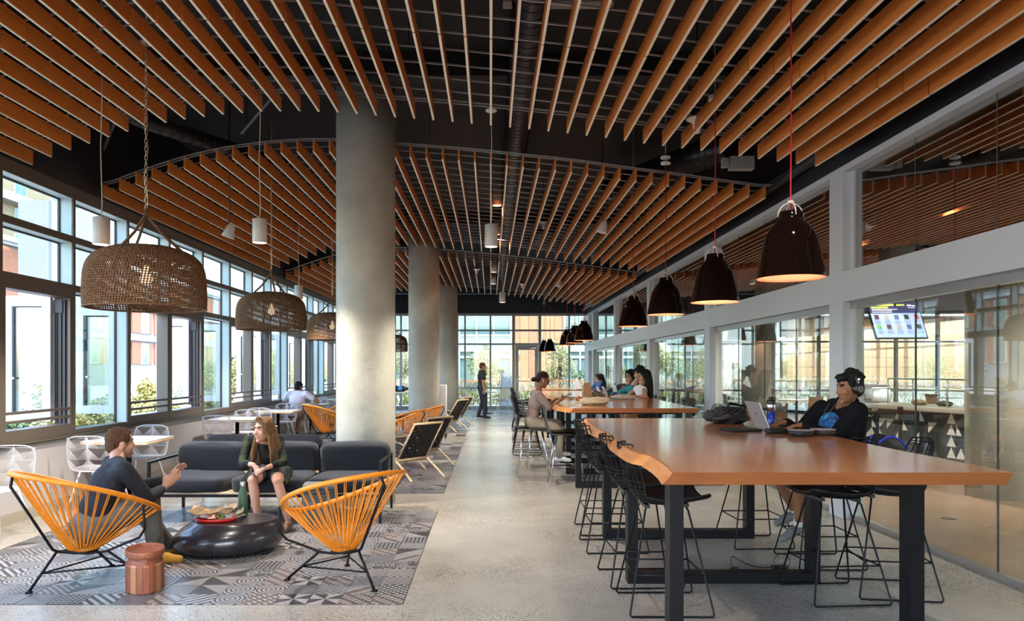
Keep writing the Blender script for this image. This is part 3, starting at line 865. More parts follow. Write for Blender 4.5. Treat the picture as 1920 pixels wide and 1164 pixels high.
for (px, y, zt, r, mi) in ((158, 13.5, 1.35, 1.15, 0), (205, 14.5, .95, .9, 0), (262, 17, .8, .9, 2), (290, 20, 1.25, .7, 2), (392, 20, 1.6, .9, 0), (420, 27, 2.2, 1.3, 1), (492, 26, 2.3, 1.3, 0), (524, 33, 2.5, 1.0, 0), (566, 36, 2.2, .9, 2), (596, 41, 2.4, 1.0, 0), (70, 15, .7, .8, 1)):
    tree(PX(px, y), y, zt+.05, r, mi, ['olive bush just outside the left windows, nearest of them', 'low olive bush under the open white sash', 'small yellow bush beneath the second open sash', 'yellow shrub outside the third window bay', 'loose olive tree outside the fixed pane by the chairs', 'dark green tree beyond the left windows', 'olive tree outside above the white shirted man', 'broad olive tree far along the left side', 'yellowish tree far along the left side', 'olive tree near the far left end', 'dark shrub outside the nearest window'][k],
         None, n=4200, sz=.040+.0016*y, trunk=zt > 1.5, name='olive_tree' if zt > 1.5 else 'garden_bush', seed=k+3); k += 1
for k, (px, y, zt, r, mi) in enumerate(((906, 32, 2.75, .75, 0), (1049, 33, 3.0, .78, 0), (938, 36, 1.7, .7, 0), (1096, 37, 1.6, .8, 1), (1250, 34.8, 2.9, 1.0, 2), (1412, 33, 1.2, .6, 2), (1285, 40, 3.2, 1.5, 0), (1420, 41, 3.6, 1.3, 1), (1750, 40, 3.4, 1.6, 0), (1204, 36, 3.2, .9, 0), (1880, 36, 3.2, 1.8, 2), (756, 38, 3.2, 1.5, 0))):
    tree(PX(px, y), y, zt, r, mi, ['leafy young tree behind the walking man, outside the far windows', 'leafy young tree outside to the right of the far door', 'dark low tree behind the sandwich board', 'dark shrub tree outside, right end of the far windows', 'yellow green tree seen through the third glass bay', 'bright yellow bush outside the glazed room', 'broad olive tree outside behind the glass partition', 'tall dark narrow tree beyond the glazed room', 'leafy tree outside behind the bar', 'olive tree outside beside the far glass door', 'yellowish tree at the far right edge', 'tree outside seen between the first two columns'][k], None, n=2200, sz=.085, seed=k+40, name='garden_tree')
def hedge(x0, x1, y, z0, z1, mi, label, seed, n=2600, name='hedge'):
    rn = random.Random(seed); b = MB()
    for i in range(n):
        p = Vector((rn.uniform(x0, x1), y+rn.uniform(-.3, .3), rn.uniform(z0, z1)))
        a = Vector((rn.uniform(-.5, .5), rn.uniform(-.4, .4), 1)).normalized()*(.16 if mi == 3 else .09)
        u = a.orthogonal().normalized()*(.02 if mi == 3 else .045)
        b.add([p-a, p+u, p+a, p-u], [(0, 1, 2, 3)], 0)
    return b.build(name, LG[mi], label=label, cat='plant', kind='stuff')
hedge(-5, 9, 33, .35, 1.0, 3, 'strip of pale feathery grasses in the terrace planter', 5, 3600, 'feather_grass')
hedge(-5, 9, 30.5, .0, .55, 0, 'low green planting along the terrace edge', 6, 2600, 'ground_planting')
hedge(9.5, 24, 33, .3, 1.1, 3, 'pale grasses outside the glazed room', 7, 3600, 'feather_grass')
hedge(9.5, 24, 30.3, 0, .5, 0, 'low green planting outside the glazed room', 8, 2400, 'ground_planting')
def planter(x0, x1, y, label):
    t = thing('planter_wall', label, 'planter', (x0, y, -.02))
    b = MB(); b.b2(0, x1-x0, 0, .25, 0, .42); b.build('wall_body', mat('planter_render', (.42, .42, .41), .7), t)
    b = MB(); b.b2(-.02, x1-x0+.02, -.03, .28, .42, .47); b.build('coping', M_SILLW, t)
planter(-5, 9, 31.5, 'long white planter wall across the terrace')
planter(9.6, 24, 31.5, 'long white planter wall outside the glazed room')
def railing(x0, x1, y, z, label):
    t = thing('timber_rail', label, 'railing', (x0, y, -.02))
    b = MB(); b.b2(0, x1-x0, -.05, .05, z-.05, z+.02); b.build('rail', mat('orange_rail_wood', (.72, .33, .14), .5), t)
    n = int((x1-x0)/1.2)
    for i in range(n+1):
        p = MB(); p.b2(i*(x1-x0)/n-.02, i*(x1-x0)/n+.02, -.02, .02, 0, z-.05); p.build('post', M_WINF, t)
railing(PX(866, 29), PX(1008, 29), 29, 1.03, 'orange timber leaning rail outside, left of the far door')
railing(PX(1036, 29), PX(1110, 29), 29, 1.03, 'orange timber leaning rail outside, right of the far door')
railing(9.5, 16.5, 28.5, 1.05, 'orange timber leaning rail outside the glazed room')
# festoon lights over the terrace
t = thing('festoon_lights', 'string of small bulbs hanging outside over the terrace', 'string lights', (2.0, 28.5, 0))
pts = [(i*.2-.8, 0, 2.28-.28*math.sin(i/8*PI % PI)) for i in range(40)]
b = MB(); b.tube(pts, .008, 4); b.build('cable', M_GASKET, t)
M_BULB = mat('festoon_bulb', (.8, .76, .66), .3)
for i in range(1, 40, 2):
    q = MB(); q.lathe([(0, -.09), (.03, -.07), (.034, -.04), (.012, 0)], 8, pts[i]); q.build('bulb', M_BULB, t)
# sandwich board outside / inside far end
t = thing('sandwich_board', 'white sandwich board standing outside the far windows', 'sign', (PX(950, 28.2), 28.2, -.02), rz=R(12))
b = MB()
for sg in (-1, 1): b.add([(-.22, sg*.28-.02, 0), (.22, sg*.28-.02, 0), (.2, sg*.03-.02, 1.42), (-.2, sg*.03-.02, 1.42), (-.22, sg*.28+.02, 0), (.22, sg*.28+.02, 0), (.2, sg*.03+.02, 1.42), (-.2, sg*.03+.02, 1.42)], [(0, 1, 2, 3), (7, 6, 5, 4), (0, 4, 5, 1), (1, 5, 6, 2), (2, 6, 7, 3), (3, 7, 4, 0)], 0)
b.build('board', mat('white_board', (.55, .57, .6), .5), t)
q = MB()
for j in range(5): q.b2(-.15, .15, -.21+.035*j, -.205+.035*j, .42+.19*j, .5+.19*j)
q.build('printed_lines', mat('pale_blue_print', (.45, .52, .60), .6), t)
# ================================================================== FURNITURE PROTOTYPES (front faces local +Y)
PARK = (0, -60, 0)
def smooth(pts, n=5):
    P = [Vector(p) for p in pts]; out = []
    for i in range(len(P)-1):
        p0 = P[max(0, i-1)]; p1 = P[i]; p2 = P[i+1]; p3 = P[min(len(P)-1, i+2)]
        for k in range(n):
            t = k/n
            out.append(.5*((2*p1)+(-p0+p2)*t+(2*p0-5*p1+4*p2-p3)*t*t+(-p0+3*p1-3*p2+p3)*t**3))
    out.append(P[-1]); return out

# ---- live-edge communal table
def live_table(name, label, y0, y1, left, right, ztop, frames, dropx=(.045, .03)):
    t = thing(name, label, 'table', ((left[0][0]+right[0][0])/2, (y0+y1)/2, 0))
    ox, oy = t.location.x, t.location.y
    th = .055; n = 40
    def samp(pl, s):
        for (a, b_) in zip(pl, pl[1:]):
            if a[1] <= s <= b_[1]:
                k = (s-a[1])/(b_[1]-a[1]); k = k*k*(3-2*k)
                return a[0]+(b_[0]-a[0])*k
        return pl[-1][0]
    L_ = [(samp(left, y0+(y1-y0)*i/n), y0+(y1-y0)*i/n) for i in range(n+1)]
    R_ = [(samp(right, y0+(y1-y0)*i/n), y0+(y1-y0)*i/n) for i in range(n+1)]
    rn = random.Random(3)
    b = MB(); vs = []; fs = []; m_ = []
    for i in range(n+1):
        wob = .006*math.sin(i*1.7)+rn.uniform(-.004, .004)
        (xl, y), (xr, _) = L_[i], R_[i]
        row = [(xl, y, ztop-.003), (xl+.006, y, ztop), (xr-.006, y, ztop), (xr, y, ztop-.003), (xr-dropx[1]*.5+wob, y, ztop-th*.55), (xr-dropx[1], y, ztop-th), (xl-dropx[0], y, ztop-th), (xl-dropx[0]*.45-wob, y, ztop-th*.5)]
        vs += [(p[0]-ox, p[1]-oy, p[2]) for p in row]
    for i in range(n):
        for k in range(8):
            q = (k+1) % 8
            f = (i*8+k, i*8+q, (i+1)*8+q, (i+1)*8+k)
            b_m = 1 if k in (3, 4, 6, 7, 0) and k != 0 else 0
            fs.append(f); m_.append(b_m)
    fs.append(tuple(range(7, -1, -1))); m_.append(2); fs.append(tuple(n*8+k for k in range(8))); m_.append(2)
    me = bpy.data.meshes.new('slab'); me.from_pydata(vs, [], fs); me.materials.append(M_TABLE); me.materials.append(M_BARK); me.materials.append(M_TABLEEND)
    me.polygons.foreach_set('material_index', m_); me.update()
    import bmesh
    bm = bmesh.new(); bm.from_mesh(me); bmesh.ops.recalc_face_normals(bm, faces=bm.faces); bm.to_mesh(me); bm.free()
    o = bpy.data.objects.new('slab', me); C.objects.link(o); o.parent = t
    for (y, xa, xb) in frames:
        f = MB(); w_ = .068; d = .10
        f.b2(xa-ox, xa-ox+w_, y-oy-d/2, y-oy+d/2, 0, ztop-th)
        f.b2(xb-ox-w_, xb-ox, y-oy-d/2, y-oy+d/2, 0, ztop-th)
        f.b2(xa-ox+w_, xb-ox-w_, y-oy-d/2, y-oy+d/2, 0, .072)
        f.b2(xa-ox+w_, xb-ox-w_, y-oy-d/2, y-oy+d/2, ztop-th-.03, ztop-th)
        f.build('leg_frame', M_BSTEEL, t)
    return t
TZ = .99
live_table('live_edge_table', 'long live-edge timber table nearest the camera, with laptop and headphone cases', 3.27, 6.93,
           [(.812, 3.27), (.835, 3.45), (.848, 3.65), (.853, 3.92), (.812, 4.02), (.802, 4.15), (.806, 4.57), (.850, 5.2), (.857, 5.34), (.836, 5.7), (.85, 6.3), (.895, 6.93)],
           [(2.34, 3.27), (2.345, 3.85), (2.34, 4.2), (2.35, 4.55), (2.38, 4.9), (2.36, 5.3), (2.33, 5.8), (2.35, 6.93)], TZ,
           [(3.62, .875, 2.12), (5.0, .93, 2.235), (6.32, .97, 2.265)])
live_table('live_edge_table', 'second long live-edge timber table, with paper bag and tan tote', 8.72, 11.75,
           [(.985, 8.72), (.93, 8.9), (.86, 9.2), (.86, 9.8), (.93, 10.6), (1.0, 11.75)],
           [(2.50, 8.72), (2.52, 9.6), (2.55, 10.6), (2.62, 11.75)], TZ, [(9.0, 1.045, 2.35), (10.2, 1.05, 2.38), (11.4, 1.08, 2.42)])
live_table('live_edge_table', 'third long timber table, reflecting green light from the far windows', 12.3, 16.0,
           [(1.12, 12.3), (1.06, 13.2), (1.08, 14.5), (1.14, 16.0)], [(2.62, 12.3), (2.6, 14), (2.6, 16.0)], TZ, [(12.7, 1.15, 2.45), (14.1, 1.15, 2.45), (15.6, 1.2, 2.45)])
live_table('live_edge_table', 'farthest long timber table before the far door', 16.9, 20.2,
           [(1.16, 16.9), (1.12, 18), (1.18, 20.2)], [(2.6, 16.9), (2.6, 20.2)], TZ, [(17.2, 1.2, 2.45), (19.8, 1.2, 2.45)])

# ---- black wire counter stool
def make_stool():
    t = thing('wire_stool', '', 'stool', PARK)
    prof = [(.235, .665), (.15, .652), (.04, .636), (-.06, .632), (-.135, .65), (-.19, .70), (-.225, .78), (-.25, .87), (-.272, .955), (-.28, 1.0)]
    hw = [.205, .232, .236, .228, .222, .215, .205, .19, .168, .115]
    P = smooth([(0, p[0], p[1]) for p in prof], 3); W = smooth([(0, 0, h) for h in hw], 3)
    n = len(P)-1
    def S(u, i):
        p = P[i]; h = W[i].z; k = i/n
        back = max(0, min(1, (k-.42)/.25))
        return Vector((u*h, p.y+back*.07*u*u-(1-back)*0, p.z+(1-back)*.045*u*u-(.0 if k < .98 else 0)))
    sh = MB()
    for k in range(-5, 6):
        u = k/5
        sh.tube([S(u, i) for i in range(n+1)], .0032 if abs(k) < 5 else .005, 5)
    for k in range(-9, 10, 2):
        u = k/10
        sh.tube([S(u, i) for i in range(0, int(n*.66))], .0028, 4)
    for i in (0, n): sh.tube([S(k/6, i) for k in range(-6, 7)], .005, 5)
    for i in (int(n*.93), int(n*.80), int(n*.68)): sh.tube([S(k/6, i)+Vector((0, -.004, 0)) for k in range(-6, 7)], .004, 5)
    for i in [int(n*(.30+.033*q)) for q in range(11)]: sh.tube([S(k/5, i)+Vector((0, 0, -.003)) for k in range(-5, 6)], .003, 4)
    for i in [int(n*(.04*q)) for q in range(1, 8)]: sh.tube([S(k/5, i)+Vector((0, 0, -.003)) for k in range(-5, 6)], .003, 4)
    sh.build('wire_shell', M_BSTEEL, t, kind='stuff')
    pd = MB()
    m_ = int(n*.46)
    top = [[S(u/6*.97, i)+Vector((0, 0, .016)) for u in range(-6, 7)] for i in range(m_+1)]
    bot = [[S(u/6*.97, i)+Vector((0, 0, .004)) for u in range(-6, 7)] for i in range(m_+1)]
    vs = [p for r in top for p in r]+[p for r in bot for p in r]; k0 = 13*(m_+1); fs = []
    for i in range(m_):
        for j in range(12):
            a = i*13+j; fs.append((a, a+13, a+14, a+1)); fs.append((k0+a, k0+a+1, k0+a+14, k0+a+13))
    for j in range(12):
        fs.append((j, j+1, k0+j+1, k0+j)); a = m_*13+j; fs.append((a+1, a, k0+a, k0+a+1))
    for i in range(m_):
        a = i*13; fs.append((a+13, a, k0+a, k0+a+13)); a = i*13+12; fs.append((a, a+13, k0+a+13, k0+a))
    pd.add(vs, fs, 0, True); pd.build('seat_pad', mat('black_leather', (.012, .011, .012), .42, bump=.1, bscale=300), t)
    for s_ in (-1, 1):
        g = MB(); x = .235*s_
        g.tube([(.06*s_, .115, .64), (.10*s_, .13, .60), (x, .245, .02), (x, .235, .007), (x, -.235, .007), (x, -.245, .02), (.10*s_, -.13, .60), (.06*s_, -.11, .635)], .0065, 7)
        g.build('sled_leg', M_BSTEEL, t)
        g = MB(); g.lathe([(.011, 0), (.011, .006)], 8, (x, .18, 0)); g.lathe([(.011, 0), (.011, .006)], 8, (x, -.18, 0)); g.build('foot_pads', M_BLKPLASTIC, t, kind='stuff')
    f = MB(); z = .235; k = (z-.02)/.58
    X = .235-(.135)*k; Y = .245-.115*k
    f.tube([(-X, Y, z), (X, Y, z)], .0055, 6); f.tube([(-X, -Y, z), (X, -Y, z)], .0055, 6)
    f.tube([(-X, Y, z), (-X, -Y, z)], .0055, 6); f.tube([(X, Y, z), (X, -Y, z)], .0055, 6)
    f.build('footrest', M_BSTEEL, t)
    b = MB(); b.box((0, .12, .632), (.2, .03, .02)); b.box((0, -.115, .625), (.2, .03, .02)); b.build('mount_plates', M_BLKPLASTIC, t, kind='stuff')
    return t
stool0 = make_stool()
ST = [ # x, y, rot (deg of facing: -90 faces +X, 90 faces -X), label
 (1.06, 4.50, -90, 'black wire stool nearest the camera, tucked under the left table edge'),
 (1.03, 5.06, -88, 'black wire stool second from the camera on the left of the near table'),
 (1.00, 5.98, -90, 'black wire stool third from the camera on the left of the near table'),
 (1.03, 6.60, -90, 'black wire stool at the far left corner of the near table'),
 (2.20, 4.70, 94, 'black wire stool nearest the camera on the right, half under the table'),
 (2.60, 4.80, 82, 'black wire stool standing behind the nearest right stool, by the glass'),
 (2.47, 5.50, 90, 'black wire stool the headphone wearer sits on'),
 (2.20, 6.12, 92, 'black wire stool beyond the laptop, right side of the near table'),
 (.62, 12.6, -90, 'black wire stool behind the girl with the phone, nearest of that group'),
 (.66, 13.4, -92, 'black wire stool in the left group by the third table, second one'),
 (.68, 14.2, -90, 'black wire stool in the left group by the third table, third one'),
 (.70, 15.0, -88, 'black wire stool in the left group by the third table, fourth one'),
 (.75, 17.4, -90, 'black wire stool on the left of the farthest table, nearer one'),
 (.78, 18.3, -90, 'black wire stool on the left of the farthest table, farther one'),
 (2.62, 10.9, 90, 'black wire stool on the right side of the second table'),
 (2.70, 9.4, 90, 'black wire stool at the near right corner of the second table'),
 (2.60, 12.05, 90, 'black wire stool under the girl in the white strap top'),
 (2.62, 12.75, 90, 'black wire stool under the girl in teal'),
 (2.62, 13.45, 90, 'black wire stool under the girl in red and black'),
 (2.62, 17.2, 90, 'black wire stool under the girl in blue with the laptop'),
]
for i, (x, y, a, lab) in enumerate(ST):
    if i == 0:
        stool0.location = (x, y, 0); stool0.rotation_euler = (0, 0, R(a)); stool0['label'] = lab; stool0['group'] = 'black wire stools at the long tables'
    else: dup(stool0, (x, y, 0), R(a), lab)

# ---- black shell stool on chrome legs
def make_shell_stool():
    t = thing('shell_stool', '', 'stool', PARK)
    b = MB()
    b.grid(lambda u, v: Vector(((u-.5)*.40*(1-.15*v), .21-.42*v, .655+.02*(2*u-1)**2)), 8, 6)
    b.grid(lambda u, v: Vector(((u-.5)*.40*(1-.15*v), .21-.42*v, .635+.02*(2*u-1)**2)), 8, 6)
    b.box((0, 0, .645), (.385, .40, .02), bev=.009)
    b.build('seat', M_BLKPLASTIC, t)
    k = MB(); k.add([(x, y, z) for (y, z) in ((-.19, .65), (-.235, .74), (-.27, 1.0)) for x in (-.19, .19)]+[(x, y-.014, z) for (y, z) in ((-.19, .65), (-.235, .74), (-.27, 1.0)) for x in (-.19, .19)],
        [(0, 1, 3, 2), (2, 3, 5, 4), (7, 6, 8, 9), (9, 8, 10, 11), (0, 2, 8, 6), (2, 4, 10, 8), (1, 7, 9, 3), (3, 9, 11, 5), (4, 5, 11, 10), (0, 6, 7, 1)], 0)
    k.build('backrest', M_GREYPK if False else mat('dark_slate_shell', (.03, .033, .04), .4), t)
    for sx in (-1, 1):
        for sy in (-1, 1):
            g = MB(); g.tube([(.12*sx, .12*sy, .64), (.2*sx, .22*sy, 0)], .0085, 8); g.build('leg', M_CHROME, t)
    g = MB(); q = .163; z = .26
    for z in (.24, .28):
        g.tube([(-q, q*1.05, z), (q, q*1.05, z)], .006, 6); g.tube([(-q, -q*1.05, z), (q, -q*1.05, z)], .006, 6)
    g.tube([(-q, q, .24), (-q, -q, .24)], .006, 6); g.tube([(q, q, .24), (q, -q, .24)], .006, 6)
    g.build('footrest', M_CHROME, t)
    return t
ss0 = make_shell_stool()
SS = [(.58, 10.0, -90, 'black shell stool on chrome legs that the girl with the phone sits on'),
      (.95, 9.25, -90, 'empty black shell stool on chrome legs in front of the girl with the phone'),
      (.75, 11.0, -90, 'black shell stool on chrome legs behind the girl with the phone')]
for i, (x, y, a, lab) in enumerate(SS):
    if i == 0: ss0.location = (x, y, 0); ss0.rotation_euler = (0, 0, R(a)); ss0['label'] = lab; ss0['group'] = 'shell stools on the left of the second table'
    else: dup(ss0, (x, y, 0), R(a), lab)

# ---- orange cord lounge chair
def make_cord_chair():
    t = thing('cord_lounge_chair', '', 'chair', PARK)
    def ring(a):
        c_, s_ = math.cos(a), math.sin(a)
        y = .46*c_; x = .385*s_*(1-.10*c_)
        z = .60-.175*c_+.035*(s_*s_)-.0
        return Vector((x, y, z))
    b = MB(); b.tube([ring(2*PI*k/48) for k in range(48)], .017, 8, closed=True)
    b.build('wrapped_rim', M_ORANGE, t)
    b = MB()
    n = 42
    for k in range(n):
        a = 2*PI*k/n
        p = ring(a); q = Vector((.075*math.sin(a), -.035+.085*math.cos(a), .215))
        side = Vector((math.cos(a), -math.sin(a), 0))*.006
        b.tube([p-side, p.lerp(q, .5)-side*.6+Vector((0, 0, -.012)), q-side*.4], .0036, 5, caps=False)
        b.tube([p+side, p.lerp(q, .5)+side*.6+Vector((0, 0, -.012)), q+side*.4], .0036, 5, caps=False)
    b.build('cord_seat', M_ORANGE, t, kind='stuff')
    b = MB(); b.tube([(.078*math.sin(2*PI*k/20), -.035+.088*math.cos(2*PI*k/20), .212) for k in range(20)], .008, 6, closed=True); b.build('hub_ring', M_BSTEEL, t)
    g = MB(); g.tube([(-.02, -.455, .775), (0, -.475, .70), (0, -.23, .255), (0, -.20, .235), (0, -.10, .205)], .0095, 7); g.build('spine_rod', M_BSTEEL, t)
    for s_ in (-1, 1):
        g = MB(); g.tube([(0, -.19, .235), (.085*s_, -.05, .205), (.12*s_, .06, .205), (.30*s_, .20, .30), (.345*s_, .215, .36), (.352*s_, .20, .53)], .0085, 7)
        g.build('frame_rod', M_BSTEEL, t)
        g = MB(); g.tube([(.13*s_, .07, .205), (.25*s_, .27, .008)], .009, 7); g.lathe([(.022, 0), (.022, .008), (.01, .014)], 10, (.25*s_, .27, 0)); g.build('leg', M_BSTEEL, t)
    g = MB(); g.tube([(0, -.20, .24), (0, -.37, .008)], .009, 7); g.lathe([(.022, 0), (.022, .008), (.01, .014)], 10, (0, -.37, 0)); g.build('leg', M_BSTEEL, t)
    g = MB(); A = Vector((.19, .175, .10)); B_ = Vector((-.19, .175, .10)); D = Vector((0, -.295, .11))
    g.tube([A, B_], .006, 6); g.tube([B_, D], .006, 6); g.tube([A, D], .006, 6); g.build('stretcher', M_BSTEEL, t)
    return t
cc0 = make_cord_chair()
CCH = [(-2.76, 5.02, -38, 'orange cord lounge chair with the man in navy sitting in it', 1),
       (-1.03, 5.02, 47, 'empty orange cord lounge chair in the foreground beside the pebble table', 1),
       (PX(612, 14.3), 14.3, -55, 'orange cord chair left of the first column, behind the back sofa', 1),
       (PX(640, 15.4), 15.6, 60, 'orange cord chair half hidden by the first column, facing the other', 1),
       (-1.55, 12.3, 72, 'orange cord chair seen just right of the first column', 1),
       (-1.33, 13.7, 78, 'orange cord chair standing against the middle column', 1)]
for i, (x, y, a, lab, s_) in enumerate(CCH):
    if i == 0: cc0.location = (x, y, .005); cc0.rotation_euler = (0, 0, R(a)); cc0['label'] = lab; cc0['group'] = 'orange cord lounge chairs'
    else: dup(cc0, (x, y, .005), R(a), lab)

# ---- white wire cafe chair
def make_wire_chair():
    t = thing('white_wire_chair', '', 'chair', PARK)
    W_, H = .215, .37
    def bp(u, v):   # back panel: u -1..1, v 0..1
        return Vector((u*W_, -.20-.06*v+.02*u*u, .40+H*v))
    def rr(n=28):
        out = []
        for k in range(n):
            a = 2*PI*k/n; c_, s_ = math.cos(a), math.sin(a); p = .48
            out.append((math.copysign(abs(c_)**p, c_), .5+.5*math.copysign(abs(s_)**p, s_)))
        return out
    b = MB(); b.tube([bp(u, v) for u, v in rr()], .0055, 6, closed=True)
    b.build('back_frame', M_WHITEM, t)
    b = MB(); r_ = .0028
    def clip_w(v): return 1.0 if .12 < v < .88 else .93
    b.tube([bp(0, .02), bp(0, .98)], .003, 4)
    for v in (.04, .34, .66, .95): b.tube([bp(-clip_w(v), v), bp(clip_w(v), v)], r_, 4)
    rows = [(.04, .34), (.34, .66), (.66, .95)]
    for (v0, v1) in rows:
        for s_ in (-1, 1):
            for k in range(0, 8):
                f = k/8
                b.tube([bp(0, v1-(v1-v0)*f), bp(s_*.52*(1-f), v0)], r_, 3)
            for k in range(0, 7):
                f = k/7
                u0 = .95; b.tube([bp(s_*u0, v1-(v1-v0)*f), bp(s_*(u0-.45*(1-f)), v0)], r_, 3)
    b.build('triangle_wires', M_WHITEM, t, kind='stuff')
    def sp(u, v): return Vector((u*.22, -.19+.41*v, .415-.012*(1-u*u)+.008*v))
    b = MB(); b.tube([sp(u, v) for u, v in rr()], .0055, 6, closed=True)
    for k in range(1, 12): b.tube([sp(-.96, k/12), sp(.96, k/12)], r_, 3)
    for k in range(-5, 6): b.tube([sp(k/6, .02), sp(k/6, .98)], r_, 3)
    b.build('seat', M_WHITEM, t)
    for sx in (-1, 1):
        for sy in (-1, 1):
            g = MB(); g.tube([(.13*sx, .02+.13*sy, .408), (.215*sx, .01+.235*sy, .004)], [.010, .007], 7); g.build('leg', M_WHITEM, t)
    g = MB(); g.tube([(-.13, .15, .40), (.13, .15, .40)], .006, 5); g.tube([(-.13, -.11, .40), (.13, -.11, .40)], .006, 5); g.tube([(0, .15, .40), (0, -.19, .40)], .006, 5); g.build('seat_brace', M_WHITEM, t)
    return t
wc0 = make_wire_chair()
WC = [(-4.28, 6.30, 180, 'white wire chair cut by the left picture edge'),
      (-4.14, 7.72, 2, 'white wire chair behind the man in navy, near side of the first cafe table'),
      (-4.16, 8.72, 178, 'white wire chair on the far side of the first cafe table'),
      (-4.08, 11.1, 0, 'white wire chair left of the woman, near side of the second cafe table'),
      (-4.12, 12.15, 182, 'white wire chair on the far side of the second cafe table'),
      (-4.12, 13.25, 0, 'white wire chair at the near side of the third cafe table'),
      (-4.12, 14.5, 180, 'white wire chair at the far side of the third cafe table'),
      (-4.12, 15.65, 4, 'white wire chair the man in the white shirt sits on'),
      (-4.10, 17.3, 180, 'white wire chair facing the man in the white shirt'),
      (-4.12, 18.6, 0, 'white wire chair farther along the window wall'),
      (-4.12, 19.9, 180, 'farthest white wire chair along the window wall'),
      (PX(596, 17.6), 17.2, 200, 'white wire chair standing free behind the orange chairs')]
for i, (x, y, a, lab) in enumerate(WC):
    if i == 0: wc0.location = (x, y, 0); wc0.rotation_euler = (0, 0, R(a)); wc0['label'] = lab; wc0['group'] = 'white wire chairs along the windows'
    else: dup(wc0, (x, y, 0), R(a), lab)

# ---- small cafe table
def make_cafe_table():
    t = thing('cafe_table', '', 'table', PARK)
    b = MB(); b.box((0, 0, .672), (.72, .68, .014), bev=.006); b.build('laminate', M_CREAM, t)
    b = MB(); b.box((0, 0, .652), (.72, .68, .026), bev=.006); b.build('table_top', M_PALEWOOD, t)
    b = MB(); b.lathe([(.03, .01), (.03, .64)], 14); b.lathe([(.13, .63), (.13, .64)], 12); b.build('pedestal', M_BSTEEL, t)
    b = MB(); b.lathe([(.27, 0), (.27, .008), (.05, .02)], 28); b.build('base_plate', M_BSTEEL, t)
    return t
ct0 = make_cafe_table()
CT = [(-4.06, 8.2, 'small pale-topped cafe table behind the man in navy'), (-4.03, 11.62, 'small pale-topped cafe table left of the woman'),
      (-4.03, 13.85, 'small pale-topped cafe table third along the windows'), (-4.05, 16.45, 'small pale-topped cafe table where the white shirted man eats'),
      (-4.05, 19.25, 'small pale-topped cafe table farthest along the windows')]
for i, (x, y, lab) in enumerate(CT):
    if i == 0: ct0.location = (x, y, 0); ct0['label'] = lab; ct0['group'] = 'cafe tables along the windows'
    else: dup(ct0, (x, y, 0), 0, lab)

# ---- lounge sofa
def cushion(b, c, d, rx=0, seed=0, puff=.03):
    # puffy pillow made of a rounded superellipsoid
    rn = random.Random(seed); vs = []; fs = []; nu, nv = 20, 12
    for j in range(nv+1):
        ph = -PI/2+PI*j/nv
        for i in range(nu):
            th = 2*PI*i/nu
            def sg(v, p): return math.copysign(abs(v)**p, v)
            x = sg(math.cos(ph), .2)*sg(math.cos(th), .22); y = sg(math.cos(ph), .2)*sg(math.sin(th), .22); z = sg(math.sin(ph), .42)
            k = 1-.10*(abs(x*y))**3
            p = Vector((x*d[0]/2*k, y*d[1]/2*k, z*d[2]/2*(1+.12*(1-x*x)*(1-y*y))))
            p += Vector((noise.noise(p*7+Vector((seed, 0, 0)))*.012,)*3)
            p = Matrix.Rotation(rx, 3, 'X')@p
            vs.append(p+Vector(c))
    for j in range(nv):
        for i in range(nu):
            q = (i+1) % nu
            fs.append((j*nu+i, j*nu+q, (j+1)*nu+q, (j+1)*nu+i))
    b.add(vs, fs, 0, True)
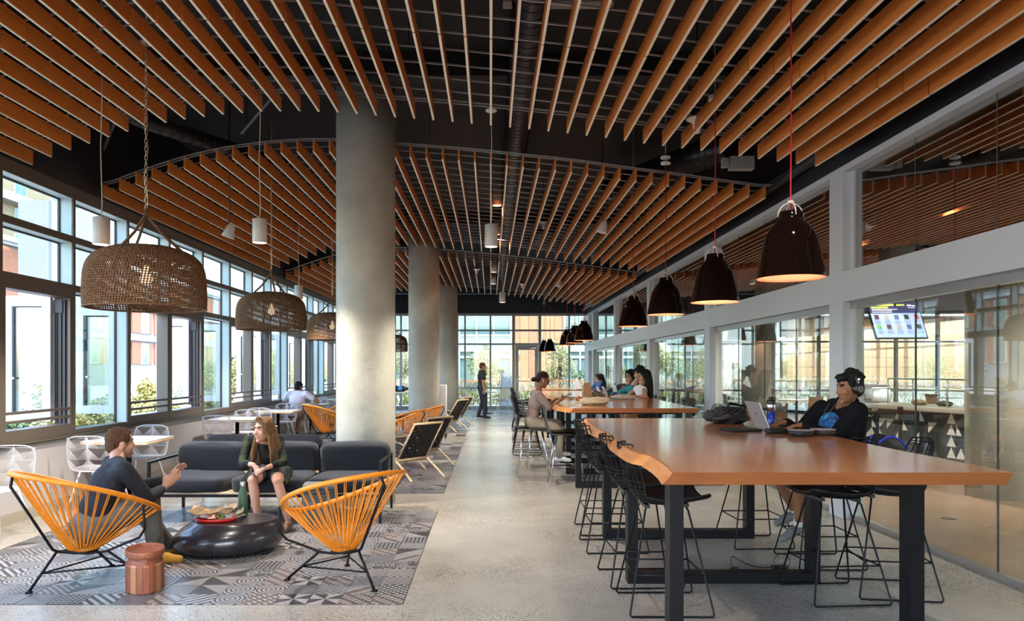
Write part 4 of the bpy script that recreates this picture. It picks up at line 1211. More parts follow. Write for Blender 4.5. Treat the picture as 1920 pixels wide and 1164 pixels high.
def sofa(label, loc, rz, n, cw, arm=(True, True)):
    t = thing('lounge_sofa', label, 'sofa', loc, rz)
    W_ = n*cw; x0 = -W_/2; D = .80
    f = MB(); r_ = .013
    def bar(a, c_): f.tube([a, c_], r_*1.25, 4, smooth=False)
    zb = .27
    f.b2(x0, -x0, D/2-.025, D/2, zb-.025, zb); f.b2(x0, -x0, -D/2, -D/2+.025, zb-.025, zb)
    f.b2(x0, x0+.025, -D/2, D/2, zb-.025, zb); f.b2(-x0-.025, -x0, -D/2, D/2, zb-.025, zb)
    f.b2(x0, -x0, -D/2, -D/2+.02, .56, .58)
    f.build('frame', M_BSTEEL, t)
    for sx in (-1, 1):
        g = MB(); X = sx*(W_/2-.0125)
        g.b2(X-.0125, X+.0125, D/2-.025, D/2, zb, .56); g.b2(X-.0125, X+.0125, -D/2, D/2, .56, .58)
        g.b2(X-.0125, X+.0125, -D/2, -D/2+.025, zb, .56)
        g.build('arm', M_BSTEEL, t)
        for sy in (-1, 1):
            g = MB(); g.b2(X-.0125, X+.0125, sy*(D/2-.0125)-.0125, sy*(D/2-.0125)+.0125, 0, zb-.025); g.build('leg', M_BSTEEL, t)
    for k in range(1, n):
        g = MB(); X = x0+k*cw; g.b2(X-.0125, X+.0125, -D/2+.1, -D/2+.125, 0, zb-.025); g.build('leg', M_BSTEEL, t)
    for k in range(7):
        g = MB(); y = -D/2+.06+k*.108; g.b2(x0+.02, -x0-.02, y, y+.06, zb-.003, zb+.015); g.build('seat_slat', M_PALEWOOD, t)
    for k in range(n):
        c_ = MB(); cushion(c_, (0, 0, 0), (cw-.015, D-.06, .14), seed=k+5); c_.build('seat_cushion', M_FABRIC, t, loc=(x0+(k+.5)*cw, .03, zb+.075))
        c_ = MB(); cushion(c_, (0, 0, 0), (cw-.02, .17, .30), rx=R(-14), seed=k+9)
        o = c_.build('back_cushion', M_FABRIC, t, loc=(x0+(k+.5)*cw, -D/2+.11, zb+.27))
        pp = MB(); w_ = cw/2-.02
        pp.tube([(w_*.97*math.copysign(abs(math.cos(a))**.25, math.cos(a)), .0-.17*math.copysign(abs(math.sin(a))**.3, math.sin(a))*-.24-.0, .138*math.copysign(abs(math.sin(a))**.3, math.sin(a))) for a in [2*PI*q/24 for q in range(24)]], .005, 5, closed=True)
        pp.build('piping', M_FABRIC, o)
    return t
sofa('long charcoal three-seat sofa the woman sits on', (-2.13, 7.27, .005), PI, 3, .735)
sofa('charcoal two-seat sofa standing back to back behind the front sofa', (-2.62, 8.75, 0), 0, 2, .68)

# ---- black webbing lounge chair
def make_web_chair():
    t = thing('webbing_chair', '', 'chair', PARK)
    w_ = .26
    s0, s1 = Vector((0, .36, .40)), Vector((0, -.20, .25))     # seat front, rear
    k0, k1 = Vector((0, -.16, .22)), Vector((0, -.50, .74))    # back bottom, top
    def frame(a, c_, nm):
        g = MB()
        for s_ in (-1, 1): g.tube([a+Vector((s_*w_, 0, 0)), c_+Vector((s_*w_, 0, 0))], .016, 6)
        g.tube([a+Vector((-w_, 0, 0)), a+Vector((w_, 0, 0))], .016, 6); g.tube([c_+Vector((-w_, 0, 0)), c_+Vector((w_, 0, 0))], .016, 6)
        fo = g.build(nm, M_PALEWOOD, t)
        d = (c_-a); nrm = d.cross(Vector((1, 0, 0))).normalized()
        h = MB(); nx, nl = 9, 11
        for i in range(nx):
            x = -w_+.03+i*(2*w_-.06)/(nx-1)
            P = []
            for j in range(2*nl+1):
                s_ = (1 if (j//2+i) % 2 else -1)
                P.append(a+d*(j/(2*nl))+Vector((x, 0, 0))+nrm*.005*s_)
            u = Vector((.0245, 0, 0))
            P = [a+nrm*.02+Vector((x, 0, 0))-d.normalized()*.012]+P+[c_+nrm*.02+Vector((x, 0, 0))+d.normalized()*.012]
            vs = [p-u for p in P]+[p+u for p in P]+[p-u-nrm*.003 for p in P]+[p+u-nrm*.003 for p in P]; n = len(P)
            fs = [(q, q+1, n+q+1, n+q) for q in range(n-1)]+[(2*n+q+1, 2*n+q, 3*n+q, 3*n+q+1) for q in range(n-1)]+[(q+1, q, 2*n+q, 2*n+q+1) for q in range(n-1)]+[(n+q, n+q+1, 3*n+q+1, 3*n+q) for q in range(n-1)]
            h.add(vs, fs, 0)
        for j in range(nl):
            c0 = a+d*((j+.5)/nl); u = d.normalized()*.0225
            P = []
            for i in range(2*nx+1):
                s_ = -(1 if (j+i//2) % 2 else -1)
                P.append(c0+Vector((-w_-.018+i*(2*w_+.036)/(2*nx), 0, 0))+nrm*.0045*s_)
            n = len(P)
            vs = [p-u for p in P]+[p+u for p in P]; fs = [(q, n+q, n+q+1, q+1) for q in range(n-1)]
            vs += [p-u-nrm*.003 for p in P]+[p+u-nrm*.003 for p in P]; fs += [(2*n+q, 2*n+q+1, 3*n+q+1, 3*n+q) for q in range(n-1)]
            fs += [(q, q+1, 2*n+q+1, 2*n+q) for q in range(n-1)]+[(n+q+1, n+q, 3*n+q, 3*n+q+1) for q in range(n-1)]
            h.add(vs, fs, 0)
        h.build('webbing', mat('black_webbing', (.005, .005, .008), .7), fo, kind='stuff')
    frame(s0, s1, 'seat_frame'); frame(k0, k1, 'back_frame')
    for s_ in (-1, 1):
        x = s_*(w_+.025)
        g = MB(); g.tube(smooth([(x, -.05, .32), (x, .10, .24), (x, .28, .13), (x+s_*.02, .42, .0)], 4), [.024, .024, .024, .024, .024, .023, .023, .022, .021, .02, .019, .018, .017], 8, flat=.6); g.build('leg', M_PALEWOOD, t)
        g = MB(); g.tube(smooth([(x, .22, .36), (x, -.05, .30), (x, -.28, .17), (x+s_*.02, -.50, .0)], 4), [.024, .024, .024, .024, .024, .023, .023, .022, .021, .02, .019, .018, .017], 8, flat=.6); g.build('leg', M_PALEWOOD, t)
    g = MB(); g.tube([(-w_-.03, -.03, .30), (w_+.03, -.03, .30)], .012, 8); g.build('cross_dowel', M_CHROME, t)
    return t
wb0 = make_web_chair()
WB = [(-1.20, 9.95, 50, 'black webbing lounge chair with crossed pale legs, nearest one by the first column'),
      (-1.12, 11.1, 50, 'black webbing lounge chair partly hidden behind the nearest one'),
      (PX(834, 17.2), 17.3, 62, 'webbing lounge chair with timber back beside the middle column'),
      (PX(846, 18.8), 18.8, 62, 'farthest webbing lounge chair, by the last column')]
for i, (x, y, a, lab) in enumerate(WB):
    if i == 0: wb0.location = (x, y, .005); wb0.rotation_euler = (0, 0, R(a)); wb0['label'] = lab; wb0['group'] = 'webbing lounge chairs beside the walkway'
    else: dup(wb0, (x, y, .005), R(a), lab)
KIDS_DONE = True
# white info box on black legs by the middle column
t = thing('info_stand', 'white boxed stand on thin black legs beside the middle column', 'stand', (PX(830, 15.4), 15.4, 0))
b = MB(); b.box((0, 0, .80), (.16, .34, .66), bev=.008); b.build('white_box', M_WHITEBOARD, t)
for sx in (-1, 1):
    for sy in (-1, 1):
        g = MB(); g.b2(sx*.065-.008, sx*.065+.008, sy*.14-.008, sy*.14+.008, 0, .47); g.build('leg', M_BSTEEL, t)
b = MB(); b.box((0, 0, .24), (.13, .28, .012)); b.build('lower_shelf', M_BSTEEL, t)
# tan shell chairs and white table at the far end
def tan_chair(x, y, a, lab, grp, m=None):
    t = thing('tan_shell_chair', lab, 'chair', (x, y, 0), R(a), grp)
    m = m or mat('tan_shell', (.72, .52, .27), .5)
    b = MB()
    prof = smooth([(0, .22, .43), (0, .05, .42), (0, -.12, .43), (0, -.2, .52), (0, -.26, .80)], 3)
    n = len(prof)
    vs = [Vector((u*(.21 if i < 8 else .19), p.y+.03*u*u*(i/n), p.z+.015*u*u)) for i, p in enumerate(prof) for u in (-1, -.5, 0, .5, 1)]
    fs = [(i*5+k, i*5+k+1, i*5+k+6, i*5+k+5) for i in range(n-1) for k in range(4)]
    b.add(vs, fs, 0, True); b.add([v-Vector((0, .006, .012)) for v in vs], [tuple(reversed(f)) for f in fs], 0, True)
    b.build('shell', m, t)
    for sx in (-1, 1):
        g = MB(); g.tube([(sx*.12, .12, .41), (sx*.2, .2, .01), (sx*.2, -.2, .01), (sx*.12, -.12, .41)], .008, 6); g.build('sled_leg', M_WHITEM, t)
    return t
def round_table(x, y, lab, r=.36, z=.72, grp=None, m=None):
    t = thing('round_table', lab, 'table', (x, y, 0), 0, grp)
    b = MB(); b.lathe([(r-.01, z-.025), (r, z-.02), (r, z-.005), (r-.008, z)], 30); b.build('table_top', m or mat('white_laminate', (.72, .72, .72), .25), t)
    b = MB(); b.lathe([(.03, .02), (.03, z-.03)], 12); b.build('pedestal', M_BSTEEL, t)
    b = MB(); b.lathe([(.24, 0), (.24, .012), (.04, .03)], 24); b.build('base_plate', M_BSTEEL, t)
round_table(PX(912, 24), 24.2, 'white round table near the far windows, right of the walking man')
tan_chair(PX(885, 24.2), 24.6, -80, 'tan shell chair behind the walking man', 'tan chairs by the far windows')
tan_chair(PX(876, 24.6), 25.2, -100, 'tan shell chair farthest left by the far windows', 'tan chairs by the far windows')
tan_chair(PX(944, 24), 24.0, 100, 'tan shell chair right of the white round table', 'tan chairs by the far windows')
tan_chair(PX(936, 24), 25.1, 120, 'tan shell chair behind the white round table', 'tan chairs by the far windows')
# tall table with bags seen between the columns
t = thing('high_table', 'white high table with black frame seen between the first two columns', 'table', (PX(750, 17.5), 17.5, 0))
b = MB(); b.box((0, 0, .91), (.9, .6, .03), bev=.008); b.build('table_top', M_WHITEBOARD, t)
for sx in (-1, 1):
    g = MB(); g.b2(sx*.3-.015, sx*.3+.015, -.25, .25, .0, .03); g.b2(sx*.3-.015, sx*.3+.015, -.015, .015, .03, .9); g.build('leg', M_BSTEEL, t)
t = thing('black_lounge_bench', 'black framed bench under the white high table', 'bench', (PX(745, 16.4), 16.4, 0))
b = MB(); b.b2(-.35, .35, -.25, .25, .36, .44, bev=.02); b.build('seat', M_FABRIC, t)
for sx in (-1, 1):
    g = MB(); g.b2(sx*.36-.012, sx*.36+.012, -.26, -.236, 0, .6); g.b2(sx*.36-.012, sx*.36+.012, .236, .26, 0, .6); g.b2(sx*.36-.012, sx*.36+.012, -.26, .26, .58, .6); g.build('side_frame', M_BSTEEL, t)
# ================================================================== FOREGROUND TABLES
# pebble coffee table
t = thing('pebble_table', 'low glossy black pebble-shaped coffee table between the two orange chairs', 'table', (-2.12, 5.84, .006), rz=R(8))
b = MB()
prof = [(.20, 0), (.33, .010), (.395, .04), (.428, .085), (.425, .135), (.395, .185), (.355, .222), (.33, .240), (.322, .250)]
vs = []; nseg = 48
for (r, z) in prof:
    for k in range(nseg):
        a = 2*PI*k/nseg
        off = .0 if z < .1 else (z-.1)*.42
        vs.append((r*math.cos(a)*(1+.05*math.cos(a))+off, r*math.sin(a)*.80, z))
fs = [(i*nseg+k, i*nseg+(k+1) % nseg, (i+1)*nseg+(k+1) % nseg, (i+1)*nseg+k) for i in range(len(prof)-1) for k in range(nseg)]
b.add(vs, fs, 0, True); b.add([vs[k] for k in range(nseg)], [tuple(reversed(range(nseg)))])
b.build('pebble_body', M_STONE, t)
b = MB(); b.add([(v[0], v[1], v[2]) for v in vs[-nseg:]]+[(v[0]*.96+.002, v[1]*.96, v[2]-.004) for v in vs[-nseg:]], [(k, (k+1) % nseg, nseg+(k+1) % nseg, nseg+k) for k in range(nseg)]+[tuple(nseg+k for k in range(nseg))], 0)
b.build('tray_top', mat('dark_tray_top', (.040, .034, .036), .3, var=.2, scale=4), t)
# turned wood side stool with staves
t = thing('stave_side_table', 'small reddish timber drum side table made of vertical staves, in front of the orange chair', 'side table', (-2.285, 4.83, .006), rz=R(28))
n = 18
for k in range(n):
    a0, a1 = 2*PI*k/n+.008, 2*PI*(k+1)/n-.008
    s_ = MB(); rx, ry = .118, .160; vs = []
    for (rr, z) in ((.97, 0), (1.0, .008), (1.0, .172), (.94, .185)):
        for a in (a0, (a0+a1)/2, a1): vs.append((rx*rr*math.cos(a), ry*rr*math.sin(a), z))
        for a in (a1, (a0+a1)/2, a0): vs.append((rx*.7*math.cos(a), ry*.7*math.sin(a), z))
    fs = [(i*6+j, i*6+(j+1) % 6, (i+1)*6+(j+1) % 6, (i+1)*6+j) for i in range(3) for j in range(6)]+[(5, 4, 3, 2, 1, 0), (18, 19, 20, 21, 22, 23)]
    s_.add(vs, fs); s_.build('stave', M_REDWOOD2 if k in (3, 11, 15) else M_REDWOOD, t)
b = MB(); b.lathe([(.8, .0), (.8, .165), (.93, .183), (.86, .20), (.80, .215), (.86, .225)], 32, sx=.118, sy=.160); b.build('waist', M_REDWOOD, t)
b = MB(); b.lathe([(.86, .222), (.98, .226), (1.0, .232), (1.0, .262), (.985, .268), (.94, .268), (.925, .258), (.92, .255)], 36, sx=.118, sy=.160); b.build('dished_top', M_REDWOOD, t)

# ================================================================== HANGING LAMPS
def ceil_z(x): return slat_z(x/SP)+.14
def basket():
    t = thing('woven_basket_pendant', '', 'pendant lamp', PARK)
    prof = [(.447, 0), (.452, .04), (.453, .13), (.449, .22), (.440, .30), (.415, .365), (.365, .42), (.29, .458), (.20, .482), (.10, .494), (.04, .497)]
    P = smooth([(r, 0, z) for r, z in prof], 4)
    b = MB(); rows = 42; tot = [0]
    for a, c_ in zip(P, P[1:]): tot.append(tot[-1]+(c_-a).length)
    def at(s):
        for i in range(len(P)-1):
            if tot[i] <= s <= tot[i+1]+1e-6:
                k = (s-tot[i])/(tot[i+1]-tot[i]); return P[i].lerp(P[i+1], k)
        return P[-1]
    for j in range(rows+1):
        q = at(tot[-1]*j/rows); nn = max(16, int(96*q.x/.45))
        b.tube([(math.cos(2*PI*k/nn)*(q.x+(.004 if (k+j) % 2 else -.004)), math.sin(2*PI*k/nn)*(q.x+(.004 if (k+j) % 2 else -.004)), q.z) for k in range(nn)], .0049 if j else .010, 4, closed=True)
    for k in range(128):
        pts = []
        for j in range(19 if k % 2 else 24):
            s = tot[-1]*j/24; q = at(s); a = 2*PI*k/128+.012*j
            pts.append((math.cos(a)*q.x, math.sin(a)*q.x, q.z))
        b.tube(pts, .0060, 4, caps=False)
    b.build('woven_dome', M_ROPE, t, kind='stuff')
    for k in range(3):
        a = .3+k*2*PI/3
        g = MB(); g.tube([(math.cos(a)*.27, math.sin(a)*.27, .462), (math.cos(a)*.13, math.sin(a)*.13, .59), (0.01*math.cos(a), .01*math.sin(a), .74), (0, 0, .80)], .012, 7); g.build('rope_strap', M_ROPE, t)
    g = MB(); g.lathe([(0, .19), (.035, .2), (.05, .235), (.035, .27), (.02, .29), (.02, .34), (0, .345)], 14); g.build('bulb', mat('warm_bulb', (1, .8, .6), .4, emit=(1, .62, .35), estr=.7), t)
    g = MB(); g.tube([(0, 0, .34), (0, 0, .47)], .006, 5); g.build('lamp_cable', M_GASKET, t)
    return t
bk0 = basket()
def chain(length, parent, z0):
    b = MB(); st = .034; n = int(length/st)
    for k in range(n):
        z = z0+k*st+.02; pts = []
        ax = k % 2
        for q in range(8):
            a = 2*PI*q/8; u = math.cos(a)*.011; v = math.sin(a)*.023
            pts.append((u if ax == 0 else 0, u if ax else 0, z+v))
        b.tube(pts, .003, 4, closed=True)
    dx = .02
    b.tube([(dx*math.sin(k*.9)*.6, .012*math.cos(k*.7), z0+k*length/24) for k in range(25)], .003, 4)
    b.build('chain', M_GOLD, parent, kind='stuff')
BK = [(PX(274, 5.87), 5.87, 1.945, 'large woven rope basket pendant nearest the camera, over the seated man'),
      (PX(509, 9.79), 9.79, 1.99, 'woven rope basket pendant second from the camera'),
      (PX(623, 13.4), 13.4, 2.0, 'woven rope basket pendant partly hidden behind the left edge of the first column'),
      (-2.9, 21.5, 1.99, 'farthest woven rope basket pendant, seen right of the first column')]
for i, (x, y, z, lab) in enumerate(BK):
    r_ = bk0 if i == 0 else dup(bk0, (x, y, z), i*.7)
    r_.location = (x, y, z); r_['label'] = lab; r_['group'] = 'woven rope basket pendants'
for i, r_ in enumerate([bk0]+[o for o in bpy.data.objects if o.name.startswith('woven_basket_pendant.')]):
    zc_ = ceil_z(r_.location.x)+.02-r_.location.z
    chain(zc_-.78, r_, .78)
    g = MB(); g.lathe([(.05, 0), (.05, .02), (.012, .03)], 14, (0, 0, zc_-.02)); g.tube([(0, 0, zc_), (0, 0, 4.76-r_.location.z)], .005, 5); g.build('ceiling_canopy', M_WHITEP, r_)

def bell():
    t = thing('bell_pendant', '', 'pendant lamp', PARK)
    prof = [(.200, 0), (.197, .02), (.185, .09), (.168, .17), (.147, .25), (.120, .30), (.092, .338), (.076, .357), (.071, .368), (.071, .402), (.066, .406), (.0, .406)]
    P = smooth([(r, 0, z) for r, z in prof[:9]], 3)
    b = MB(); b.openlathe([(p.x, p.z) for p in P]+[(.071, .402), (.066, .406), (0.0, .406)], 40); b.build('shade', M_SHADE, t)
    b = MB(); b.openlathe([(.2, 0.0), (.196, 0.001), (.193, .02), (.180, .09), (.163, .17), (.142, .25), (.115, .30), (0, .31)], 40)
    b.f = [tuple(reversed(f)) for f in b.f]; b.build('shade_lining', M_SHADEIN, t)
    g = MB(); g.lathe([(0, .09), (.03, .10), (.042, .13), (.03, .17), (.018, .19), (.018, .25), (0, .26)], 12); g.build('bulb', mat('peach_bulb', (1, .8, .65), .4, emit=(1, .62, .40), estr=1.2), t)
    g = MB()
    for a in (0, PI/2):
        g.tube([(math.cos(a)*.078*math.cos(q), math.sin(a)*.078*math.cos(q), .375+.085*math.sin(q)) for q in [PI*k/12 for k in range(13)]], .004, 6)
    g.lathe([(.02, 0), (.02, .018)], 10, (0, 0, .455)); g.build('wire_bail', mat('cream_bail', (.66, .58, .50), .35), t)
    return t
bl0 = bell()
BL = [(1482.5, 4.46, 522), (1340.5, 6.16, 567), (1248, 8.06, 590), (1187.5, 9.96, 612), (1095, 15.2, 638), (1077.7, 16.9, 643), (1063, 18.8, 647), (1031, 24.2, 658.5), (1020, 25.4, 659.5), (1437, 14.8, 640)]
BLL = ['glossy black bell pendant nearest the camera, on a red cable', 'second glossy black bell pendant from the camera', 'third glossy black bell pendant from the camera', 'fourth glossy black bell pendant, above the second table',
       'black bell pendant nearest of the distant cluster of three', 'black bell pendant in the middle of the distant cluster of three', 'black bell pendant farthest of the distant cluster of three', 'small distant black bell pendant near the far door, nearer of two', 'small distant black bell pendant near the far door, farther of two', 'black bell pendant hanging inside the glazed room above the laptop']
for i, (px, y, py) in enumerate(BL):
    x, z = PX(px, y), PZ(py, y)
    r_ = bl0 if i == 0 else dup(bl0, (x, y, z))
    r_.location = (x, y, z); r_['label'] = BLL[i]; r_['group'] = 'black bell pendants over the long tables'
    top = (ceil_z(x) if x < 3.4 else 4.72)-z
    g = MB(); g.tube([(0, 0, .30), (0, 0, .47), (.004, 0, .47+(top-.47)*.5), (0, 0, top)], .0045 if y < 12 else .006, 6); g.build('red_cable', M_RED, r_)
    g = MB(); g.lathe([(.055, 0), (.055, .02), (.012, .035)], 14, (0, 0, top-.03)); g.tube([(0, 0, top), (0, 0, 4.76-z)], .005, 5); g.build('ceiling_canopy', M_WHITEP, r_)
    ld = bpy.data.lights.new('bell_lamp', 'POINT'); ld.energy = .75; ld.color = (1, .72, .52); ld.shadow_soft_size = .03
    lo = bpy.data.objects.new('lamp_light', ld); C.objects.link(lo); lo.parent = r_; lo.location = (0, 0, .07)

def cyl_pendant(px, py, y, lab, hang=True, r=.07, h=.235, en=110):
    x, z = PX(px, y), PZ(py, y)
    t = thing('cylinder_downlight', lab, 'downlight', (x, y, z-h/2), group='white cylinder downlights')
    b = MB(); b.openlathe([(r-.002, 0), (r, .003), (r, h-.004), (r-.006, h), (.008, h+.001), (0, h+.001)], 28); b.build('housing', M_WHITEP, t)
    b = MB(); b.openlathe([(r-.002, 0), (r-.006, .001), (r-.02, .05), (0, .055)], 24); b.f = [tuple(reversed(f)) for f in b.f]; b.build('reflector', mat('lamp_reflector', (.8, .78, .74), .2, metal=.6, emit=(1, .93, .82), estr=.35), t)
    if hang:
        top = max(ceil_z(x), 3.5)+.25-z+h/2
        g = MB(); g.tube([(0, 0, h), (.008, 0, h+.12), (-.006, 0, h+(top-h)*.4), (.006, 0, h+(top-h)*.7), (0, 0, top)], .0045, 6); g.build('white_cable', mat('cream_cable', (.62, .56, .44), .5), t)
        g = MB(); g.lathe([(.06, 0), (.06, .018), (.015, .03)], 14, (0, 0, top-.02)); g.tube([(0, 0, top), (0, 0, 4.76-z+h/2)], .005, 5); g.build('ceiling_canopy', M_WHITEP, t)
    ld = bpy.data.lights.new('downlight_lamp', 'SPOT'); ld.energy = en; ld.spot_size = R(120); ld.spot_blend = .6; ld.color = (1, .90, .78); ld.shadow_soft_size = .06
    lo = bpy.data.objects.new('lamp_light', ld); C.objects.link(lo); lo.parent = t; lo.location = (0, 0, -.01)
    return t
cyl_pendant(190, 433, 6.3, 'white cylinder downlight hanging by the nearest window')
cyl_pendant(487, 433, 7.25, 'white cylinder downlight hanging left of the first column')
cyl_pendant(921, 442, 7.8, 'white cylinder downlight hanging at the centre under the gap in the slats')
cyl_pendant(942, 557, 16.0, 'small distant white cylinder downlight hanging over the walkway')
cyl_pendant(560, 548, 12.3, 'white cylinder downlight hanging left, above the man in the white shirt')
cyl_pendant(932, 371, 11.2, 'white cylinder downlight fixed up between the middle slats', False)
cyl_pendant(931, 428, 14.2, 'white cylinder downlight fixed behind the hanging centre one', False)
cyl_pendant(926, 501, 17.3, 'small white downlight between the far slats, nearer', False)
cyl_pendant(925, 524, 19.5, 'small white downlight between the far slats, middle', False)
def horn(px, py, y, lab, s=1):
    t = thing('horn_speaker', lab, 'speaker', (PX(px, y), y, PZ(py, y)), group='white ceiling horn speakers and detectors')
    b = MB(); b.lathe([(.0, -.09*s), (.02*s, -.088*s), (.032*s, -.05*s), (.04*s, 0), (.07*s, .03*s), (.098*s, .04*s), (.10*s, .048*s), (.06*s, .055*s), (0, .055*s)], 24); b.build('horn_body', mat('clean_white_plastic', (.75, .76, .8), .3), t)
    b = MB(); b.lathe([(.055*s, .055*s), (.06*s, .13*s), (.0, .132*s)], 16); b.build('mount', M_BLKPLASTIC, t)
    g = MB(); g.tube([(0, 0, .13*s), (0, 0, 4.75-t.location.z)], .007, 5); g.build('stem', M_BLKPLASTIC, t)
horn(1307, 232, 6.7, 'white horn-shaped ceiling speaker between the right slats')
horn(1019, 421, 12.5, 'white detector with black mount hanging at the centre right slats', .9)
horn(894, 508, 16.5, 'white detector hanging between the far slats, left of centre', .8)
horn(979, 535, 19.0, 'white detector hanging between the far slats, right of centre', .8)
def spot(px, py, y, lab):
    t = thing('cone_spotlight', lab, 'spotlight', (PX(px, y), y, PZ(py, y)), group='white cone spotlights in the ceiling')
    b = MB(); b.lathe([(.075, -.06), (.078, -.055), (.045, .09), (.03, .11), (0, .112)], 20, M=Matrix.Rotation(R(18), 3, 'Y')); b.build('cone_body', M_WHITEP, t)
    g = MB(); g.tube([(0, 0, .1), (0, 0, 4.75-t.location.z)], .008, 5); g.build('stem', M_BLKPLASTIC, t)
spot(1130, 428, 10.6, 'white cone spotlight tucked among the right slats of the middle bay')
spot(430, 436, 9.0, 'white cone spotlight tucked among the left slats of the middle bay')
spot(1048, 533, 18.4, 'white cone spotlight in the far slats')
# exit sign
t = thing('exit_sign', 'green glowing exit sign high on the right wall at the far end', 'sign', (3.40, 24.0, PZ(566, 24.0)))
b = MB(); b.b2(-.13, 0, -.03, .03, -.09, .09); b.build('sign_body', M_WHITEP, t)
M_GREENE = mat('green_exit_letters', (.02, .5, .15), .4, emit=(.05, .9, .3), estr=1.6)
text_obj('EXIT', .11, 'exit_letters', M_GREENE, t, (-.065, -.032, -.04), ext=.003)
b = MB(); b.b2(-.12, -.01, -.034, -.031, -.08, -.055); b.build('sign_strip', M_GREENE, t)

# ================================================================== SMALL THINGS ON AND AROUND THE TABLES
def P3(px, py, z):   # point at known height under a pixel
    y = (CAMH-z)*FPX/(py-693.0); return (PX(px, y), y, z)
t = thing('laptop', 'silver laptop open in front of the headphone wearer', 'laptop', (2.09, 5.61, TZ))
b = MB(); b.box((.105, 0, .008), (.21, .31, .014), bev=.006); b.build('base', M_SILVER, t)
b = MB(); b.box((.11, .0, .0155), (.15, .27, .002)); b.build('keyboard', M_BLKPLASTIC, t)
b = MB(); b.box((-.045, 0, .115), (.007, .31, .215), ry=-R(22)); b.build('lid', M_SILVER, t)
b = MB(); b.box((-.039, 0, .116), (.002, .29, .19), ry=-R(22)); b.build('screen', mat('dark_screen', (.02, .02, .03), .1), t)
text_obj('hp', .028, 'lid_mark', M_BLKPLASTIC, t, (-.0545, 0.0, .118), rot=(R(90), 0, R(-90)), ext=.0004)
t = thing('insulated_bottle', 'blue and steel insulated bottle with black lid behind the laptop', 'bottle', (2.31, 6.02, TZ))
b = MB(); b.lathe([(.034, 0), (.036, .004), (.036, .115)], 20); b.build('blue_sleeve', M_BLUEB, t)
b = MB(); b.lathe([(.0355, .115), (.0355, .175), (.031, .183)], 20); b.build('steel_neck', M_STEEL, t)
b = MB(); b.lathe([(.033, .178), (.036, .184), (.035, .205), (.022, .213), (.018, .222), (.019, .235), (0, .238)], 20); b.tube([(.033, 0, .2), (.045, 0, .215), (.02, 0, .236)], .004, 5); b.build('lid', M_BLKPLASTIC, t)
def blob(name, mtl, label, cat, loc, dims, seed=0, amp=.2, freq=4, parent=None, rz=0, flat=.0, group=None):
    b = MB(); nu, nv = 28, 16; vs = []
    for j in range(nv+1):
        ph = -PI/2+PI*j/nv
        for i in range(nu):
            th = 2*PI*i/nu
            v = Vector((math.cos(ph)*math.cos(th), math.cos(ph)*math.sin(th), math.sin(ph)))
            k = 1+amp*noise.noise(v*freq+Vector((seed*3.1, 0, 0)))+amp*.4*noise.noise(v*freq*3+Vector((seed*3.1, 0, 0)))
            z = v.z
            if z < 0: z *= .999
            p = Vector((v.x*dims[0]/2*k, v.y*dims[1]/2*k, max(-.42, z*.5*k)*dims[2]+dims[2]*.42))
            vs.append(p)
    fs = [(j*nu+i, j*nu+(i+1) % nu, (j+1)*nu+(i+1) % nu, (j+1)*nu+i) for j in range(nv) for i in range(nu)]
    b.add(vs, fs, 0, True)
    return b.build(name, mtl, parent, loc=loc, label=label, cat=cat, rz=rz, group=group)
M_BLKNY = mat('black_nylon', (.014, .014, .016), .55, var=.3, scale=30, bump=.5, bscale=30)
t = thing('black_backpack', 'crumpled black backpack lying on the near table behind the laptop', 'backpack', (2.03, 6.28, TZ))
blob('bag_body', M_BLKNY, None, None, (0, 0, 0), (.36, .30, .15), 3, .35, 3, t)
b = MB()
for k in range(4): b.tube(smooth([(-.16+.05*k, -.10, .06), (-.12+.06*k, -.15, .11), (-.02+.05*k, -.12, .14), (.05+.03*k, -.03, .13)], 4), .006, 5)
b.build('straps', M_BLKNY, t)
t = thing('notebook_sleeve', 'flat black notebook sleeve on the table left of the laptop', 'sleeve', (1.885, 5.52, TZ), rz=R(8))
b = MB(); b.box((0, 0, .010), (.25, .21, .018), bev=.008); b.build('sleeve_body', M_BLKNY, t)
b = MB(); b.tube([(-.12, -.108, .01), (.12, -.108, .01)], .003, 5); b.build('zip', M_BLKPLASTIC, t)
t = thing('glasses_case', 'small black zip case on the table edge of the laptop', 'case', (2.07, 5.28, TZ), rz=R(4))
b = MB(); b.box((0, 0, .018), (.165, .08, .034), bev=.016); b.build('case_body', M_BLKNY, t)
b = MB(); b.tube([(-.08, -.041, .018), (.08, -.041, .018)], .002, 5); b.build('zip', M_BLKPLASTIC, t)
t = thing('headphone_case', 'open black round headphone case in two halves in front of the hoodie wearer', 'case', (2.25, 5.12, TZ))
for s_, nm in ((-1, 'left_shell'), (1, 'right_shell')):
    b = MB(); b.lathe([(.062, 0), (.08, .006), (.085, .022), (.084, .038), (.079, .038), (.074, .022), (.0, .018)], 24, (s_*.09, s_*.03, 0)); o = b.build(nm[5:] if False else 'case_half', M_BLKNY, t)
    q = MB(); q.lathe([(.0835, .039), (.086, .040), (.086, .042), (.0815, .042)], 24, (s_*.09, s_*.03, 0)); q.build('zip_rim', mat('pale_rim', (.42, .37, .38), .5), o)
t = thing('backpack', 'dark backpack with blue strap edges hanging behind the right stool by the glass', 'backpack', (2.80, 5.25, .62))
blob('bag_body', M_BLKNY, None, None, (0, 0, .0), (.34, .24, .40), 6, .2, 2.5, t)
b = MB(); b.tube(smooth([(-.10, -.12, .30), (-.02, -.14, .36), (.06, -.13, .34), (.14, -.10, .27)], 5), .008, 5); b.tube(smooth([(-.13, -.08, .22), (-.14, -.1, .30), (-.10, -.08, .37)], 4), .007, 5); b.build('blue_straps', mat('royal_blue_trim', (.02, .05, .5), .6), t)
